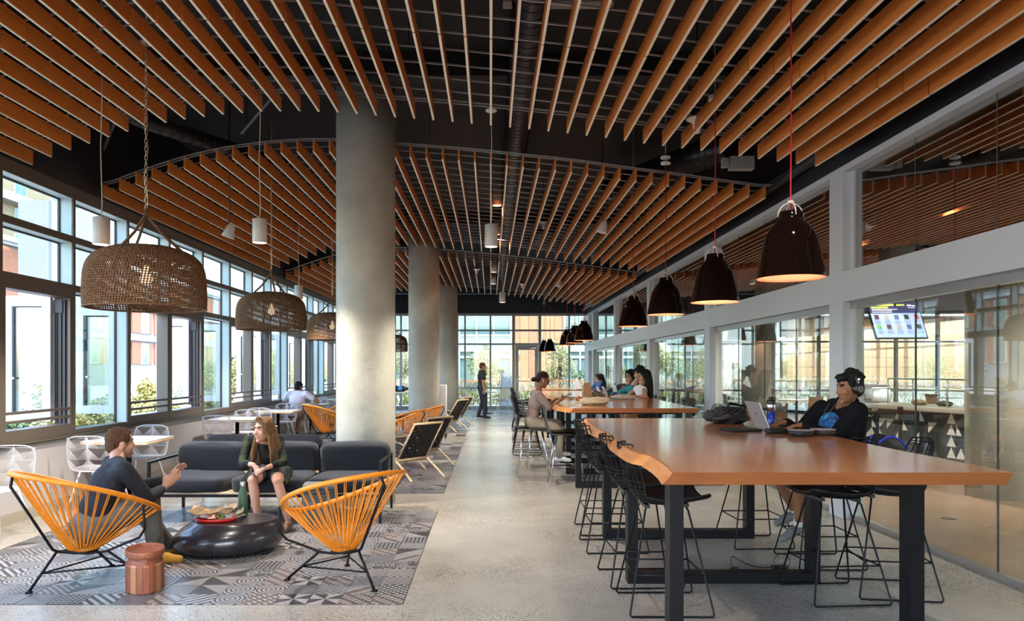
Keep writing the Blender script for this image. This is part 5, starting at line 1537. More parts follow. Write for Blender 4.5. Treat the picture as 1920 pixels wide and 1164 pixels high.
# adapter and cable under the near table
t = thing('power_adapter', 'black laptop power adapter with looping cable on the floor under the near table', 'adapter', P3(1462, 1066, .0))
b = MB(); b.box((0, 0, .014), (.12, .055, .026), bev=.01, rz=.15); b.build('brick', M_BLKPLASTIC, t)
b = MB(); b.tube(smooth([(-.06, 0, .012), (-.15, .0, .01), (-.24, .04, .03), (-.32, .08, .07), (-.33, .06, .004), (-.30, .02, .004), (-.36, .0, .004)], 6), .004, 5)
b.tube(smooth([(.06, .01, .012), (.1, .06, .04), (.07, .12, .08), (.0, .1, .05), (-.03, .03, .03)], 6), .003, 5); b.build('cable', M_BLKPLASTIC, t)
# second table
t = thing('paper_bag', 'tall brown paper bag standing on the second table', 'bag', (PX(1100.5, 10.3), 10.3, TZ), rz=.15)
b = MB(); b.add([(-.055, -.05, 0), (.055, -.05, 0), (.055, .05, 0), (-.055, .05, 0), (-.06, -.05, .14), (.06, -.05, .14), (.06, .05, .14), (-.06, .05, .14), (-.045, -.02, .27), (.04, -.02, .275), (.04, .02, .275), (-.045, .02, .27)],
    [(3, 2, 1, 0), (0, 1, 5, 4), (1, 2, 6, 5), (2, 3, 7, 6), (3, 0, 4, 7), (4, 5, 9, 8), (5, 6, 10, 9), (6, 7, 11, 10), (7, 4, 8, 11), (8, 9, 10, 11)]); b.build('bag_body', M_PAPER, t)
b = MB(); b.box((0, 0, .272), (.09, .045, .012)); b.build('rolled_top', M_PAPER, t)
t = thing('canvas_tote', 'slumped tan canvas tote lying at the near edge of the second table', 'bag', (1.36, 9.55, TZ))
blob('bag_body', M_TANBAG, None, None, (0, 0, 0), (.40, .24, .11), 9, .35, 2.2, t)
b = MB(); b.tube(smooth([(-.18, 0, .03), (-.28, .03, .02), (-.34, -.02, .01), (-.26, -.05, .015), (-.16, -.04, .03)], 5), .009, 5); b.build('handles', M_TANBAG, t)
t = thing('patterned_backpack', 'black and tan patterned backpack lying behind the paper bag', 'backpack', (PX(1117, 11.3), 11.3, TZ))
m_cam = mat('camo_fabric', (.16, .13, .09), .8, var=.9, scale=9)
blob('bag_body', m_cam, None, None, (0, 0, 0), (.24, .22, .13), 12, .3, 3, t)
b = MB(); b.tube(smooth([(-.08, -.08, .06), (-.03, -.11, .13), (.06, -.09, .11)], 4), .008, 5); b.build('strap', M_BLKNY, t)
for k, (px, y, lab) in enumerate(((1129, 11.4, 'pale laptop standing open, left of two beside the patterned backpack'), (1140, 11.5, 'pale laptop standing open, right of two beside the patterned backpack'))):
    t = thing('laptop', lab, 'laptop', (PX(px, y), y, TZ))
    b = MB(); b.box((.09, 0, .007), (.19, .28, .012), bev=.005); b.build('base', M_SILVER, t)
    b = MB(); b.box((-.04, 0, .10), (.006, .28, .20), ry=-R(24)); b.build('lid', mat('pale_laptop_lid', (.62, .68, .74), .3), t)
t = thing('laptop', 'white laptop open before the girl in blue', 'laptop', (PX(1087, 16.9), 16.9+.1, TZ), rz=R(15))
b = MB(); b.box((.1, 0, .007), (.2, .3, .012), bev=.005); b.build('base', M_SILVER, t)
b = MB(); b.box((-.04, 0, .11), (.006, .3, .2), ry=-R(20)); b.build('lid', mat('pale_laptop_lid', (.6, .6, .6), .3), t)
t = thing('water_bottle', 'clear plastic water bottle with blue label beside the girl in red', 'bottle', (PX(1153, 11.55), 11.55, TZ))
b = MB(); b.lathe([(.030, 0), (.034, .01), (.034, .15), (.026, .185), (.012, .21), (.012, .225)], 16); b.build('bottle_body', mat('clear_plastic', (.62, .68, .72), .1), t)
b = MB(); b.lathe([(.0345, .05), (.0345, .11)], 16); b.build('blue_label', M_BLUEB, t)
b = MB(); b.lathe([(.014, .222), (.014, .245)], 10); b.build('cap', M_BLUEB, t)
blob('crumpled_bag', mat('crumpled_plastic_bag', (.55, .47, .40), .5, var=.3, scale=14), 'crumpled pale plastic bag on the table before the girl in teal', 'bag', (PX(1168, 11.35), 11.35, TZ), (.36, .18, .075), 20, .5, 4)
t = thing('snack_packets', 'red and yellow snack packets beside the paper bag', 'snacks', (PX(1087, 11.2), 11.2, TZ))
blob('packet', mat('red_packet', (.65, .05, .03), .4), None, None, (0, 0, 0), (.08, .06, .05), 2, .4, 4, t)
blob('packet', mat('yellow_packet', (.7, .5, .15), .4), None, None, (-.02, .07, 0), (.08, .07, .07), 4, .4, 4, t)
blob('packet', mat('tan_packet', (.5, .3, .14), .4), None, None, (-.14, .05, 0), (.14, .10, .02), 5, .3, 4, t)

# pebble table: green bottle, food tray
t = thing('steel_bottle', 'matte green bottle with steel cap standing on the pebble table', 'bottle', (PX(455.5, 5.98), 5.98, .254))
b = MB(); b.lathe([(.034, 0), (.037, .004), (.037, .17), (.033, .195), (.022, .222), (.018, .24)], 24); b.build('bottle_body', M_GREENB, t)
b = MB(); b.lathe([(.019, .238), (.021, .242), (.021, .272), (.017, .277), (0, .278)], 18); b.build('cap', M_STEEL, t)
t = thing('food_tray', 'red oval basket with burger, wrapper and kraft paper on the pebble table', 'food', (-2.17, 5.80, .252), rz=R(8))
b = MB(); b.lathe([(.10, .0), (.125, .004), (.14, .028), (.132, .028), (.11, .008), (0, .006)], 28, sx=1.2, sy=.8); b.build('red_basket', mat('red_basket', (.6, .02, .015), .4), t)
rn = random.Random(5); m_lin = mat('deli_paper', (.42, .29, .16), .8, var=.2, scale=30)
def paper(b, c, sz, seed, amp=.03):
    rn = random.Random(seed)
    nn = 6
    g = [[Vector((c[0]+(i/nn-.5)*sz[0]+rn.uniform(-.01, .01), c[1]+(j/nn-.5)*sz[1]+rn.uniform(-.01, .01), c[2]+rn.uniform(0, amp)+amp*1.2*(abs(i/nn-.5)+abs(j/nn-.5)))) for i in range(nn+1)] for j in range(nn+1)]
    vs = [p for r in g for p in r]; fs = []
    for j in range(nn):
        for i in range(nn):
            a = j*(nn+1)+i; fs += [(a, a+1, a+nn+2), (a, a+nn+2, a+nn+1)]
    n0 = len(vs); vs2 = [p-Vector((0, 0, .0012)) for p in vs]
    b.add(vs+vs2, fs+[tuple(n0+q for q in reversed(f)) for f in fs])
b = MB(); paper(b, (-.03, 0, .014), (.34, .20), 3, .055); b.build('kraft_liner', m_lin, t)
b = MB(); paper(b, (.12, .0, .014), (.16, .15), 8, .04); b.build('kraft_liner', mat('pale_liner', (.50, .42, .30), .8), t)
b = MB(); b.lathe([(.0, .02), (.03, .025), (.042, .045), (.03, .07), (0, .082)], 16, (-.085, .02, .012)); b.build('bun', mat('toasted_bun', (.72, .30, .07), .6, var=.3, scale=30), t)
b = MB(); b.openlathe([(.046, .02), (.05, .05), (.046, .075)], 16, (-.095, .03, .008)); b.openlathe([(.043, .075), (.047, .05), (.043, .02)], 16, (-.095, .03, .008)); b.build('bun_wrapper', mat('white_wrapper', (.55, .52, .50), .6), t)
b = MB(); b.add([(.02, -.03, .02), (.12, -.02, .02), (.10, .05, .02), (.03, .05, .02), (.06, .0, .13), (.085, .01, .11)], [(0, 1, 4), (1, 5, 4), (1, 2, 5), (2, 3, 5), (3, 4, 5), (3, 0, 4), (3, 2, 1, 0)]); b.build('folded_wrapper', mat('white_wrapper', (.55, .52, .50), .6), t)
for k in range(4):
    b = MB(); b.box((.0+.02*k, -.04+.01*(k % 2), .035), (.012, .012, .05), rx=.6+.3*k, rz=k); b.build('pickle', mat('pickle_green', (.22, .26, .04), .5), t)
b = MB(); b.box((.16, -.02, .03), (.12, .008, .006), rz=.5, ry=-.2); b.build('wooden_stick', M_PALEWOOD, t)
# grey backpack against the sofa
t = thing('grey_backpack', 'slate grey backpack standing on the floor behind the empty orange chair', 'backpack', (PX(597, 6.55), 6.62, .006), rz=R(8))
b = MB(); b.box((0, 0, .20), (.29, .17, .40), bev=.05); b.build('bag_body', M_GREYPK, t)
b = MB(); b.box((0, -.01, .395), (.30, .18, .05), bev=.022, rx=.05); b.build('top_flap', mat('grey_flap', (.10, .115, .125), .75, bump=.2, bscale=200), t)
b = MB(); b.box((0, -.10, .14), (.24, .05, .24), bev=.022); b.build('front_pocket', M_GREYPK, t)
b = MB(); b.box((0, -.105, .40), (.03, .01, .07)); b.tube([(-.13, -.09, .37), (-.12, -.10, .34), (.12, -.10, .34), (.13, -.09, .37)], .006, 5); b.tube([(-.145, -.07, .36), (-.15, -.08, .2), (-.13, -.09, .02)], .006, 5); b.tube([(.145, -.07, .36), (.15, -.08, .2), (.13, -.09, .02)], .006, 5); b.build('black_webbing', M_BLKNY, t)
# things on the high table, plate of food
t = thing('bags_on_table', 'dark bags heaped on the white high table between the columns', 'bag', (PX(745, 17.5), 17.5, .925)); t.name = 'dark_duffel_bag'
blob('bag_body', M_BLKNY, None, None, (0, 0, 0), (.5, .22, .15), 30, .4, 3, t)
b = MB(); b.box((.08, -.13, .09), (.09, .03, .10), bev=.012); b.build('blue_pouch', mat('sky_blue_pouch', (.05, .3, .8), .5), t)
t = thing('lunch_plate', 'white plate with food on the table of the man in the white shirt', 'plate', (-3.95, 16.35, .679))
b = MB(); b.lathe([(.07, 0), (.12, .012), (.125, .018), (.07, .006), (0, .006)], 24); b.build('plate', mat('white_wrapper', (.55, .52, .50), .6), t)
blob('bread', mat('bread_crust', (.62, .36, .16), .7), None, None, (0, 0, .008), (.12, .09, .07), 7, .3, 3, t)
# floor outlet discs
for (px, py, lab) in ((580, 821, 'round floor socket cover behind the back sofa'),):
    b = MB(); b.lathe([(.09, 0), (.09, .004), (.0, .005)], 20); b.build('floor_socket', M_STEEL, loc=P3(px, py, 0), label=lab, cat='socket')
b = MB(); b.lathe([(.07, 0), (.07, .004), (.0, .005)], 20); b.build('floor_socket', M_BSTEEL, loc=(4.45, 7.1, 0.0), label='dark round floor socket cover inside the glazed room', cat='socket')

# ================================================================== GLAZED ROOM: SERVERY BAR
M_TD = mat('dark_bar_tile', (.030, .036, .044), .28); M_TW = mat('white_tile_half', (.66, .67, .64), .3)
def half_tile(k):
    b = MB(); s = .083; c = [(-s, -s), (s, -s), (s, s), (-s, s)]
    b.b2(-s, s, 0, .012, -s, s, 0)
    if k:
        A = [c[(k-1) % 4], c[k % 4], c[(k+1) % 4]]
        if k >= 5: A = [c[0], ((0, s)), c[1]] if k == 5 else [c[0], c[3], (s*.2, -s)]
        vs = [(p[0], -.0012, p[1]) for p in A]+[(p[0], .002, p[1]) for p in A]
        b.add(vs, [(0, 1, 2), (5, 4, 3), (0, 3, 4, 1), (1, 4, 5, 2), (2, 5, 3, 0)], 1)
    me = bpy.data.meshes.new('tile'); me.from_pydata(b.v, [], b.f); me.materials.append(M_TD); me.materials.append(M_TW)
    me.polygons.foreach_set('material_index', b.m); me.update(); return me
HT = [half_tile(k) for k in range(7)]
A_ = Vector((7.55, 8.2, 0)); B_ = Vector((6.45, 13.0, 0)); dv = B_-A_; Lb = dv.length
ang = math.atan2(dv.y, dv.x)
t = thing('servery_bar', 'curving tiled servery bar behind the glass, dark tiles with white triangles', 'bar', A_, rz=ang+PI)
b = MB(); b.b2(-Lb, 0, .013, .7, 0, .80); b.build('bar_body', mat('dark_bar_carcass', (.03, .035, .04), .5), t)
b = MB(); b.b2(-Lb-.05, .05, -.14, .75, .80, .875, bev=.012); b.build('concrete_counter', mat('grey_counter', (.30, .29, .26), .35, var=.1, scale=4), t)
rn = random.Random(4)
for j in range(4):
    for i in range(int(Lb/.172)):
        k = rn.choice([0, 0, 0, 0, 0, 5, 6, 6, 5, 1, 3])
        inst('tile', HT[k], t, (-.09-i*.172, 0, .12+.086+j*.172))
t = thing('glass_display', 'glass sneeze guard and rack on the servery counter', 'display', (6.75, 12.0, .878), rz=ang-PI/2)
b = MB()
for x in (-.0, .5):
    for y in (-2.8, -1.9, -.9, .3): b.tube([(x, y, 0), (x, y, .42)], .013, 6)
for x in (0, .5): b.tube([(x, -2.8, .42), (x, .3, .42)], .010, 6); b.tube([(x, -2.8, .25), (x, .3, .25)], .008, 6)
for y in (-2.8, -1.9, -.9, .3): b.tube([(0, y, .42), (.5, y, .42)], .008, 6)
b.build('steel_rack', M_STEEL, t)
for z in (.43, .26):
    b = MB(); b.b2(0, .5, -2.8, .3, z, z+.008); b.build('glass_shelf', M_GLASSG, t)
for k in range(6):
    blob('pastry_tray' if False else 'counter_dish', [M_CREAM, M_BLKPLASTIC, M_PAPER][k % 3], None, None, (.25, -2.6+k*.5, .0), (.2, .26, .09), k+50, .2, 3, t)
t = thing('coffee_machine', 'steel coffee machine on the far end of the servery counter', 'machine', (6.55, 12.9, .878), rz=ang-PI/2)
b = MB(); b.box((.2, 0, .14), (.4, .5, .26), bev=.03); b.build('machine_body', M_STEEL, t)
b = MB(); b.box((.2, 0, .29), (.36, .46, .04), bev=.015); b.build('cup_tray', M_BLKPLASTIC, t)
t = thing('menu_holder', 'black and yellow framed menu holder at the near end of the counter', 'sign', (7.06, 10.75, .876), rz=-.3)
b = MB(); b.box((0, 0, .17), (.16, .02, .32)); b.build('holder', M_BLKPLASTIC, t)
b = MB(); b.box((0, -.012, .16), (.11, .004, .24)); b.build('card', mat('yellow_card', (.55, .38, .05), .5), t)
b = MB(); b.box((0, -.0155, .17), (.05, .003, .06)); b.build('dark_square', M_BLKPLASTIC, t)
# screen hanging in the glazed room
def at_xyz(px, py, y): return Vector((PX(px, y), y, PZ(py, y)))
t = thing('menu_screen', 'lit wall screen with dark blue header and rows of small pictures', 'screen', at_xyz(1682, 600, 10.2))
ux = Vector((1.0, -.10, 0)).normalized(); uz = Vector((-.10, .30, .95)).normalized(); un = ux.cross(uz).normalized()
Wd, Ht = .66, .52
def sq(b, x0, x1, z0, z1, off, mi=0, th=.004):
    vs = []
    for o_ in (off, off+th):
        for (x, z) in ((x0, z0), (x1, z0), (x1, z1), (x0, z1)): vs.append(ux*(x*Wd)+uz*(z*Ht)+un*(-1)*0+un*o_*(1))
    b.add(vs, [(3, 2, 1, 0), (4, 5, 6, 7), (0, 1, 5, 4), (1, 2, 6, 5), (2, 3, 7, 6), (3, 0, 4, 7)], mi)
sgn = 1 if un.y < 0 else -1
def sqf(b, x0, x1, z0, z1, lay): sq(b, x0, x1, z0, z1, sgn*(.0+.002*lay), 0, sgn*.0018)
b = MB(); sq(b, -.52, .52, -.52, .52, -sgn*.04, 0, sgn*.041); b.build('bezel', M_BLKPLASTIC, t)
b = MB(); sqf(b, -.5, .5, -.5, .5, 1); b.build('lit_panel', mat('screen_pale_blue', (.3, .4, .6), .3, emit=(.36, .48, .76), estr=.55), t)
b = MB(); sqf(b, -.5, .5, .2, .5, 2); b.build('header_band', mat('screen_navy', (.02, .02, .08), .3, emit=(.05, .05, .16), estr=.5), t)
my = mat('screen_yellow', (.5, .6, .05), .3, emit=(.7, .8, .1), estr=.8); mw = mat('screen_white', (.8, .8, .8), .3, emit=(.9, .9, 1), estr=.7); mg = mat('screen_grey', (.3, .33, .4), .3, emit=(.25, .3, .42), estr=.5)
b = MB(); rn = random.Random(9)
for (z, x1) in ((.43, .2), (.36, -.12)):
    x = -.46
    while x < x1:
        w_ = rn.uniform(.02, .05); sqf(b, x, x+w_, z-.02, z+.025, 3); x += w_+.008
b.build('yellow_heading', my, t)
b = MB()
for z in (.31, .27, .225): sqf(b, -.46, .15-rn.random()*.3, z-.006, z+.006, 3)
sqf(b, .28, .36, .40, .44, 3); sqf(b, .37, .44, .39, .42, 3); sqf(b, .28, .44, .35, .36, 3); b.build('white_text', mw, t)
for j in range(2):
    for k in range(5):
        x = -.40+k*.2; z = .02 if j == 0 else -.26
        b = MB(); sqf(b, x-.045, x+.045, z, z+.13, 3); b.build('picture', mat('screen_pic_%d' % ((j*5+k) % 6), [(.1, .05, .08), (.35, .3, .35), (.08, .12, .3), (.03, .03, .03), (.5, .1, .12), (.1, .35, .1)][(j*5+k) % 6], .3, emit=[(.1, .05, .08), (.35, .3, .35), (.08, .12, .3), (.03, .03, .03), (.5, .1, .12), (.1, .35, .1)][(j*5+k) % 6], estr=.5), t)
        b = MB()
        for q in range(3): sqf(b, x-.06, x+.06, z-.035-q*.022, z-.025-q*.022, 3)
        b.build('caption_lines', mg, t)
g = MB(); g.tube([(0, .06, .2), (0, .25, 4.75-t.location.z)], .02, 6); g.build('ceiling_bracket', M_BLKPLASTIC, t)
# tables and chairs in the glazed room
for i, (x, y, r) in enumerate(((5.6, 17.6, .45), (7.7, 18.4, .45), (9.5, 19.2, .45), (4.9, 13.6, .4), (12.5, 20, .45), (7.0, 21.5, .45))):
    round_table(x, y, ['pale round table inside the glazed room, by the second bay', 'pale round table inside the glazed room, behind the laptop', 'pale round table inside the glazed room, near its far windows', 'pale round table right behind the glass of the second bay', 'pale round table deep in the glazed room on the right', 'farthest pale round table inside the glazed room'][i], r, .70, 'round tables in the glazed room')
m_sh = mat('brown_shell', (.36, .22, .12), .5)
for i, (x, y, a) in enumerate(((5.0, 17.3, -90), (6.2, 17.2, 80), (5.6, 18.3, 180), (7.1, 18.0, -80), (8.3, 18.2, 100), (7.7, 17.6, 10), (9.0, 18.8, -90), (10.1, 19, 80), (4.5, 13.0, -30), (4.4, 14.1, -120), (5.4, 14.0, 130), (12, 19.6, -80), (13, 20, 90), (6.5, 21.2, -90), (7.6, 21.6, 100), (11.2, 17.2, 30))):
    tan_chair(x, y, a, ['brown shell chair left of the second bay table', 'brown shell chair right of the second bay table', 'brown shell chair behind the second bay table', 'brown shell chair seen left behind the blue bottle', 'brown shell chair seen right behind the blue bottle', 'brown shell chair directly behind the laptop', 'brown shell chair beside the head of the hoodie wearer', 'brown shell chair near the back windows of the glazed room', 'brown shell chair close behind the glass, nearest', 'brown shell chair close behind the glass, facing away', 'brown shell chair close behind the glass, right side', 'brown shell chair deep right in the glazed room, facing right', 'brown shell chair deep right in the glazed room, facing left', 'brown shell chair far back, left of its table', 'brown shell chair far back, right of its table', 'brown shell chair standing alone in the glazed room'][i], 'brown shell chairs in the glazed room', m_sh)
def stanchion(x, y, lab):
    t = thing('belt_stanchion', lab, 'stanchion', (x, y, 0))
    b = MB(); b.lathe([(.15, 0), (.15, .02), (.03, .035), (.025, .86), (.036, .865), (.036, .95), (.0, .955)], 18); b.build('post', M_BSTEEL, t)
    return t
stanchion(5.55, 9.9, 'black belt stanchion inside the glass beside the bar')
stanchion(4.05, 12.9, 'black belt stanchion inside the glass at the second bay')
t = thing('queue_belt', 'dark retractable belt stretched between posts in the glazed room', 'belt', (4.05, 12.9, .88))
b = MB(); n = 14
vs = []
for k in range(n+1):
    s = k/n; x, y = 1.5*s, -3.0*s; z = -.09*math.sin(PI*s)
    vs += [(x, y, z-.025), (x, y, z+.025), (x+.004, y, z+.025), (x+.004, y, z-.025)]
b.add(vs, [(4*k+q, 4*k+(q+1) % 4, 4*k+4+(q+1) % 4, 4*k+4+q) for k in range(n) for q in range(4)]); b.build('belt', mat('dark_teal_belt', (.02, .04, .05), .7), t)
# hooded chair seen beside the window frame in the glazed room
t = thing('egg_stool', 'pale rounded lounge stool inside the glazed room behind the column', 'stool', (9.6, 13.6, 0))
b = MB(); b.lathe([(0, .28), (.2, .30), (.36, .38), (.34, .46), (.2, .48), (0, .48)], 24); b.build('seat', M_CREAM, t)
for k in range(4):
    a = k*PI/2+.4; g = MB(); g.tube([(.08*math.cos(a), .08*math.sin(a), .29), (.26*math.cos(a), .26*math.sin(a), 0)], .012, 6); g.build('leg', M_PALEWOOD, t)
for i, (x, y) in enumerate(((-1.7, 1.4), (1.7, 1.4), (-1.7, 3.4), (1.7, 3.4))):  # extra lamps added out of view to brighten the foreground
    z = slat_z(x/SP)+.02
    t = cyl_pendant(920+x/y*FPX, 693-(z-CAMH)/y*FPX, y, ['added unseen fill downlight above the camera on the left', 'added unseen fill downlight above the camera on the right', 'added fill downlight overhead left, just out of view', 'added fill downlight overhead right, just out of view'][i], False, en=[110, 45, 80, 35][i])

for i, (x, y) in enumerate(((6.2, 6.0), (5.4, 10.4), (8.6, 13.0), (8.0, 19.0))):  # extra lamps added to brighten the glazed room
    cyl_pendant(920+x/y*FPX, 693-(3.6-CAMH)/y*FPX, y, ['added fill downlight in the glazed room above the near column', 'added fill downlight in the glazed room above the bar', 'added fill downlight in the glazed room beyond the bar', 'added fill downlight in the glazed room above its far tables'][i], True, en=[200, 300, 300, 300][i])
# ================================================================== PEOPLE
import numpy as np
def capsule_mesh(a, b_, ra, rb, n=12):
    a, b_ = Vector(a), Vector(b_); d = b_-a; L_ = d.length
    if L_ < 1e-5: d = Vector((0, 0, 1))
    d.normalize(); u = d.orthogonal().normalized(); v = d.cross(u)
    rings = []
    for k in range(0, 4): 
        t = -PI/2+(PI/2)*k/3; rings.append((a+d*(math.sin(t)*ra), ra*math.cos(t)))
    for k in range(0, 4):
        t = (PI/2)*k/3; rings.append((b_+d*(math.sin(t)*rb), rb*math.cos(t)))
    vs = []; fs = []
    idx = []
    for (c, r) in rings:
        if r < 1e-6: idx.append([len(vs)]); vs.append(c)
        else:
            idx.append(list(range(len(vs), len(vs)+n)))
            for k in range(n):
                q = 2*PI*k/n; vs.append(c+(u*math.cos(q)+v*math.sin(q))*r)
    for r0, r1 in zip(idx, idx[1:]):
        for k in range(n):
            q = (k+1) % n
            if len(r0) == 1: fs.append((r0[0], r1[q], r1[k]))
            elif len(r1) == 1: fs.append((r0[k], r0[q], r1[0]))
            else: fs.append((r0[k], r0[q], r1[q], r1[k]))
    return vs, fs
def ell_mesh(c, ax, n=14, m=9):
    c = Vector(c); vs = []; fs = []; idx = []
    for j in range(m+1):
        ph = -PI/2+PI*j/m
        if j in (0, m): idx.append([len(vs)]); vs.append(c+ax[2]*math.sin(ph)); continue
        idx.append(list(range(len(vs), len(vs)+n)))
        for i in range(n):
            th = 2*PI*i/n
            vs.append(c+ax[0]*(math.cos(ph)*math.cos(th))+ax[1]*(math.cos(ph)*math.sin(th))+ax[2]*math.sin(ph))
    for r0, r1 in zip(idx, idx[1:]):
        for k in range(n):
            q = (k+1) % n
            if len(r0) == 1: fs.append((r0[0], r1[q], r1[k]))
            elif len(r1) == 1: fs.append((r0[k], r0[q], r1[0]))
            else: fs.append((r0[k], r0[q], r1[q], r1[k]))
    return vs, fs
class Body:
    def __init__(s): s.V = []; s.F = []; s.P = []; s.tags = []
    def _add(s, vf, prim, tg):
        n = len(s.V); s.V += vf[0]; s.F += [tuple(i+n for i in f) for f in vf[1]]; s.P.append(prim); s.tags.append(tg)
    def cap(s, a, b_, ra, rb, tg): s._add(capsule_mesh(a, b_, ra, rb), ('c', Vector(a), Vector(b_), ra, rb), tg)
    def ell(s, c, ax, tg): s._add(ell_mesh(c, ax), ('e', Vector(c), ax), tg)
    def solid(s, name, mats, parent, voxel=.009, smooth_it=3, bias={}):
        me = bpy.data.meshes.new(name); me.from_pydata(s.V, [], s.F); me.update()
        o = bpy.data.objects.new(name, me); C.objects.link(o)
        r = o.modifiers.new('r', 'REMESH'); r.mode = 'VOXEL'; r.voxel_size = voxel
        sm = o.modifiers.new('s', 'SMOOTH'); sm.factor = .5; sm.iterations = smooth_it
        dg = bpy.context.evaluated_depsgraph_get(); dg.update()
        m2 = bpy.data.meshes.new_from_object(o.evaluated_get(dg)); m2.name = name
        o.modifiers.clear(); o.data = m2; bpy.data.meshes.remove(me)
        keys = list(mats.keys())
        for k in keys: m2.materials.append(mats[k])
        n = len(m2.polygons); ce = np.empty(n*3); m2.polygons.foreach_get('center', ce); ce = ce.reshape(-1, 3)
        best = np.full(n, 1e9); bi = np.zeros(n, dtype=np.int32)
        for p, tg in zip(s.P, s.tags):
            if tg not in mats: continue
            if p[0] == 'c':
                a = np.array(p[1]); d = np.array(p[2])-a; L2 = max(1e-9, d@d)
                t = np.clip(((ce-a)@d)/L2, 0, 1); q = a+t[:, None]*d
                ds = np.linalg.norm(ce-q, axis=1)-(p[3]+(p[4]-p[3])*t)
            else:
                A = np.array([list(v) for v in p[2]]).T; inv = np.linalg.inv(A)
                l = (ce-np.array(p[1]))@inv.T; k = np.linalg.norm(l, axis=1)
                ds = (k-1)*min(v.length for v in p[2])
            ds = ds-bias.get(tg, 0)
            msk = ds < best; best[msk] = ds[msk]; bi[msk] = keys.index(tg)
        m2.polygons.foreach_set('material_index', bi)
        m2.polygons.foreach_set('use_smooth', np.ones(n, dtype=bool)); m2.update()
        o.parent = parent
        return o
def ik(a, b_, l1, l2, hint):
    a, b_ = Vector(a), Vector(b_); d = b_-a; D = min(d.length, (l1+l2)*.999); d.normalize()
    if D < abs(l1-l2)+.01: D = abs(l1-l2)+.01
    x = (l1*l1-l2*l2+D*D)/(2*D); h = math.sqrt(max(0, l1*l1-x*x))
    hp = Vector(hint); hp = (hp-d*hp.dot(d)).normalized()
    return a+d*x+hp*h, a+d*D
SKIN = {}
def skin(name, c): return mat(name, c, .5, var=.06, scale=14, spec=.4)
def hand(B, w, dirv, palm, size=1, curl=.6, spread=1, side=1, tag='skin'):
    """w wrist, dirv along hand, palm = palm normal, side=+1 thumb towards dirv x palm"""
    d = Vector(dirv).normalized(); p = Vector(palm); p = (p-d*p.dot(d)).normalized(); s = d.cross(p).normalized()*side
    L_ = .088*size
    B.cap(w, w+d*.03*size, .024*size, .026*size, tag)
    ax = (s*.040*size, d*.048*size, p*.016*size)
    B.ell(w+d*.06*size, ax, tag)
    lens = [.040, .046, .043, .034]
    for k in range(4):
        off = (1.5-k)*.0195*size
        base = w+d*(L_+(-.004 if k in (0, 3) else 0))+s*off
        l = lens[k]*size; c1 = curl*.6; c2 = curl*1.5
        sp_ = s*(1.5-k)*.06*spread
        d1 = (d*math.cos(c1)+p*math.sin(c1)+sp_).normalized(); d2 = (d*math.cos(c2)+p*math.sin(c2)+sp_).normalized(); d3 = (d*math.cos(c2+curl)+p*math.sin(c2+curl)).normalized()
        B.cap(base-d*.02, base+d1*l, .0092*size, .0085*size, tag)
        B.cap(base+d1*l, base+d1*l+d2*l*.62, .0085*size, .0078*size, tag)
        B.cap(base+d1*l+d2*l*.62, base+d1*l+d2*l*.62+d3*l*.45, .0078*size, .007*size, tag)
    tb = w+d*.025*size+s*.026*size
    t1 = (d*.7+s*.65+p*.35).normalized(); t2 = (d*.9+s*.25+p*.5).normalized()
    B.cap(tb, tb+t1*.042*size, .0125*size, .0105*size, tag)
    B.cap(tb+t1*.042*size, tb+t1*.042*size+t2*.032*size, .0105*size, .0085*size, tag)
def head(B, c, f, u, size=1.0, female=False):
    f = Vector(f).normalized(); u = Vector(u); u = (u-f*u.dot(f)).normalized(); r = f.cross(u).normalized(); s = size
    P = lambda x, y, z: Vector(c)+(r*x+f*y+u*z)*s
    A = lambda a, b_, c_: (r*a*s, f*b_*s, u*c_*s)
    B.ell(P(0, -.012, .028), A(.074, .094, .088), 'skin')
    B.ell(P(0, .022, -.03), A(.058, .066, .074), 'skin')
    B.ell(P(0, .035, -.072), A(.040 if not female else .036, .048, .040), 'skin')
    B.ell(P(0, .074, -.100), A(.018, .015, .014), 'skin')
    for x in (-1, 1):
        B.ell(P(x*.037, .058, -.025), A(.024, .022, .026), 'skin')
        B.ell(P(x*.0755, -.008, -.004), A(.010, .019, .030), 'skin')
        B.ell(P(x*.078, -.014, .008), A(.008, .016, .018), 'skin')
        B.cap(P(x*.014, .0835, .031), P(x*.045, .069, .032), .0062*s, .0045*s, 'brow')
        B.cap(P(x*.018, .081, -.004), P(x*.042, .070, -.004), .007*s, .006*s, 'skin')
    B.cap(P(0, .080, .018), P(0, .101, -.024), .0080*s, .0108*s, 'skin')
    for x in (-1, 1): B.ell(P(x*.012, .094, -.030), A(.008, .010, .008), 'skin')
    B.ell(P(0, .062, -.064), A(.030, .024, .020), 'skin')
    B.cap(P(-.018, .079, -.061), P(.018, .079, -.061), .0050*s, .0050*s, 'lip')
    B.cap(P(-.011, .083, -.060), P(.011, .083, -.060), .0045*s, .0045*s, 'lip')
    B.cap(P(-.013, .080, -.069), P(.013, .080, -.069), .0052*s, .0052*s, 'lip')
    return P, A, (r, f, u)
M_EYE = mat('eye_white', (.30, .26, .24), .4); M_IRIS = mat('dark_iris', (.03, .02, .015), .15)
def eyes(P, A, parent, size=1):
    for x in (-1, 1):
        b = MB(); v, f = ell_mesh(P(x*.030, .0725, .011), A(.0115, .0078, .0046)); b.add(v, f, 0, True)
        e = b.build('eye', M_EYE, parent)
        b = MB(); v, f = ell_mesh(P(x*.030, .0778, .011), A(.0062, .0034, .0045)); b.add(v, f, 0, True); b.build('iris', M_IRIS, e)
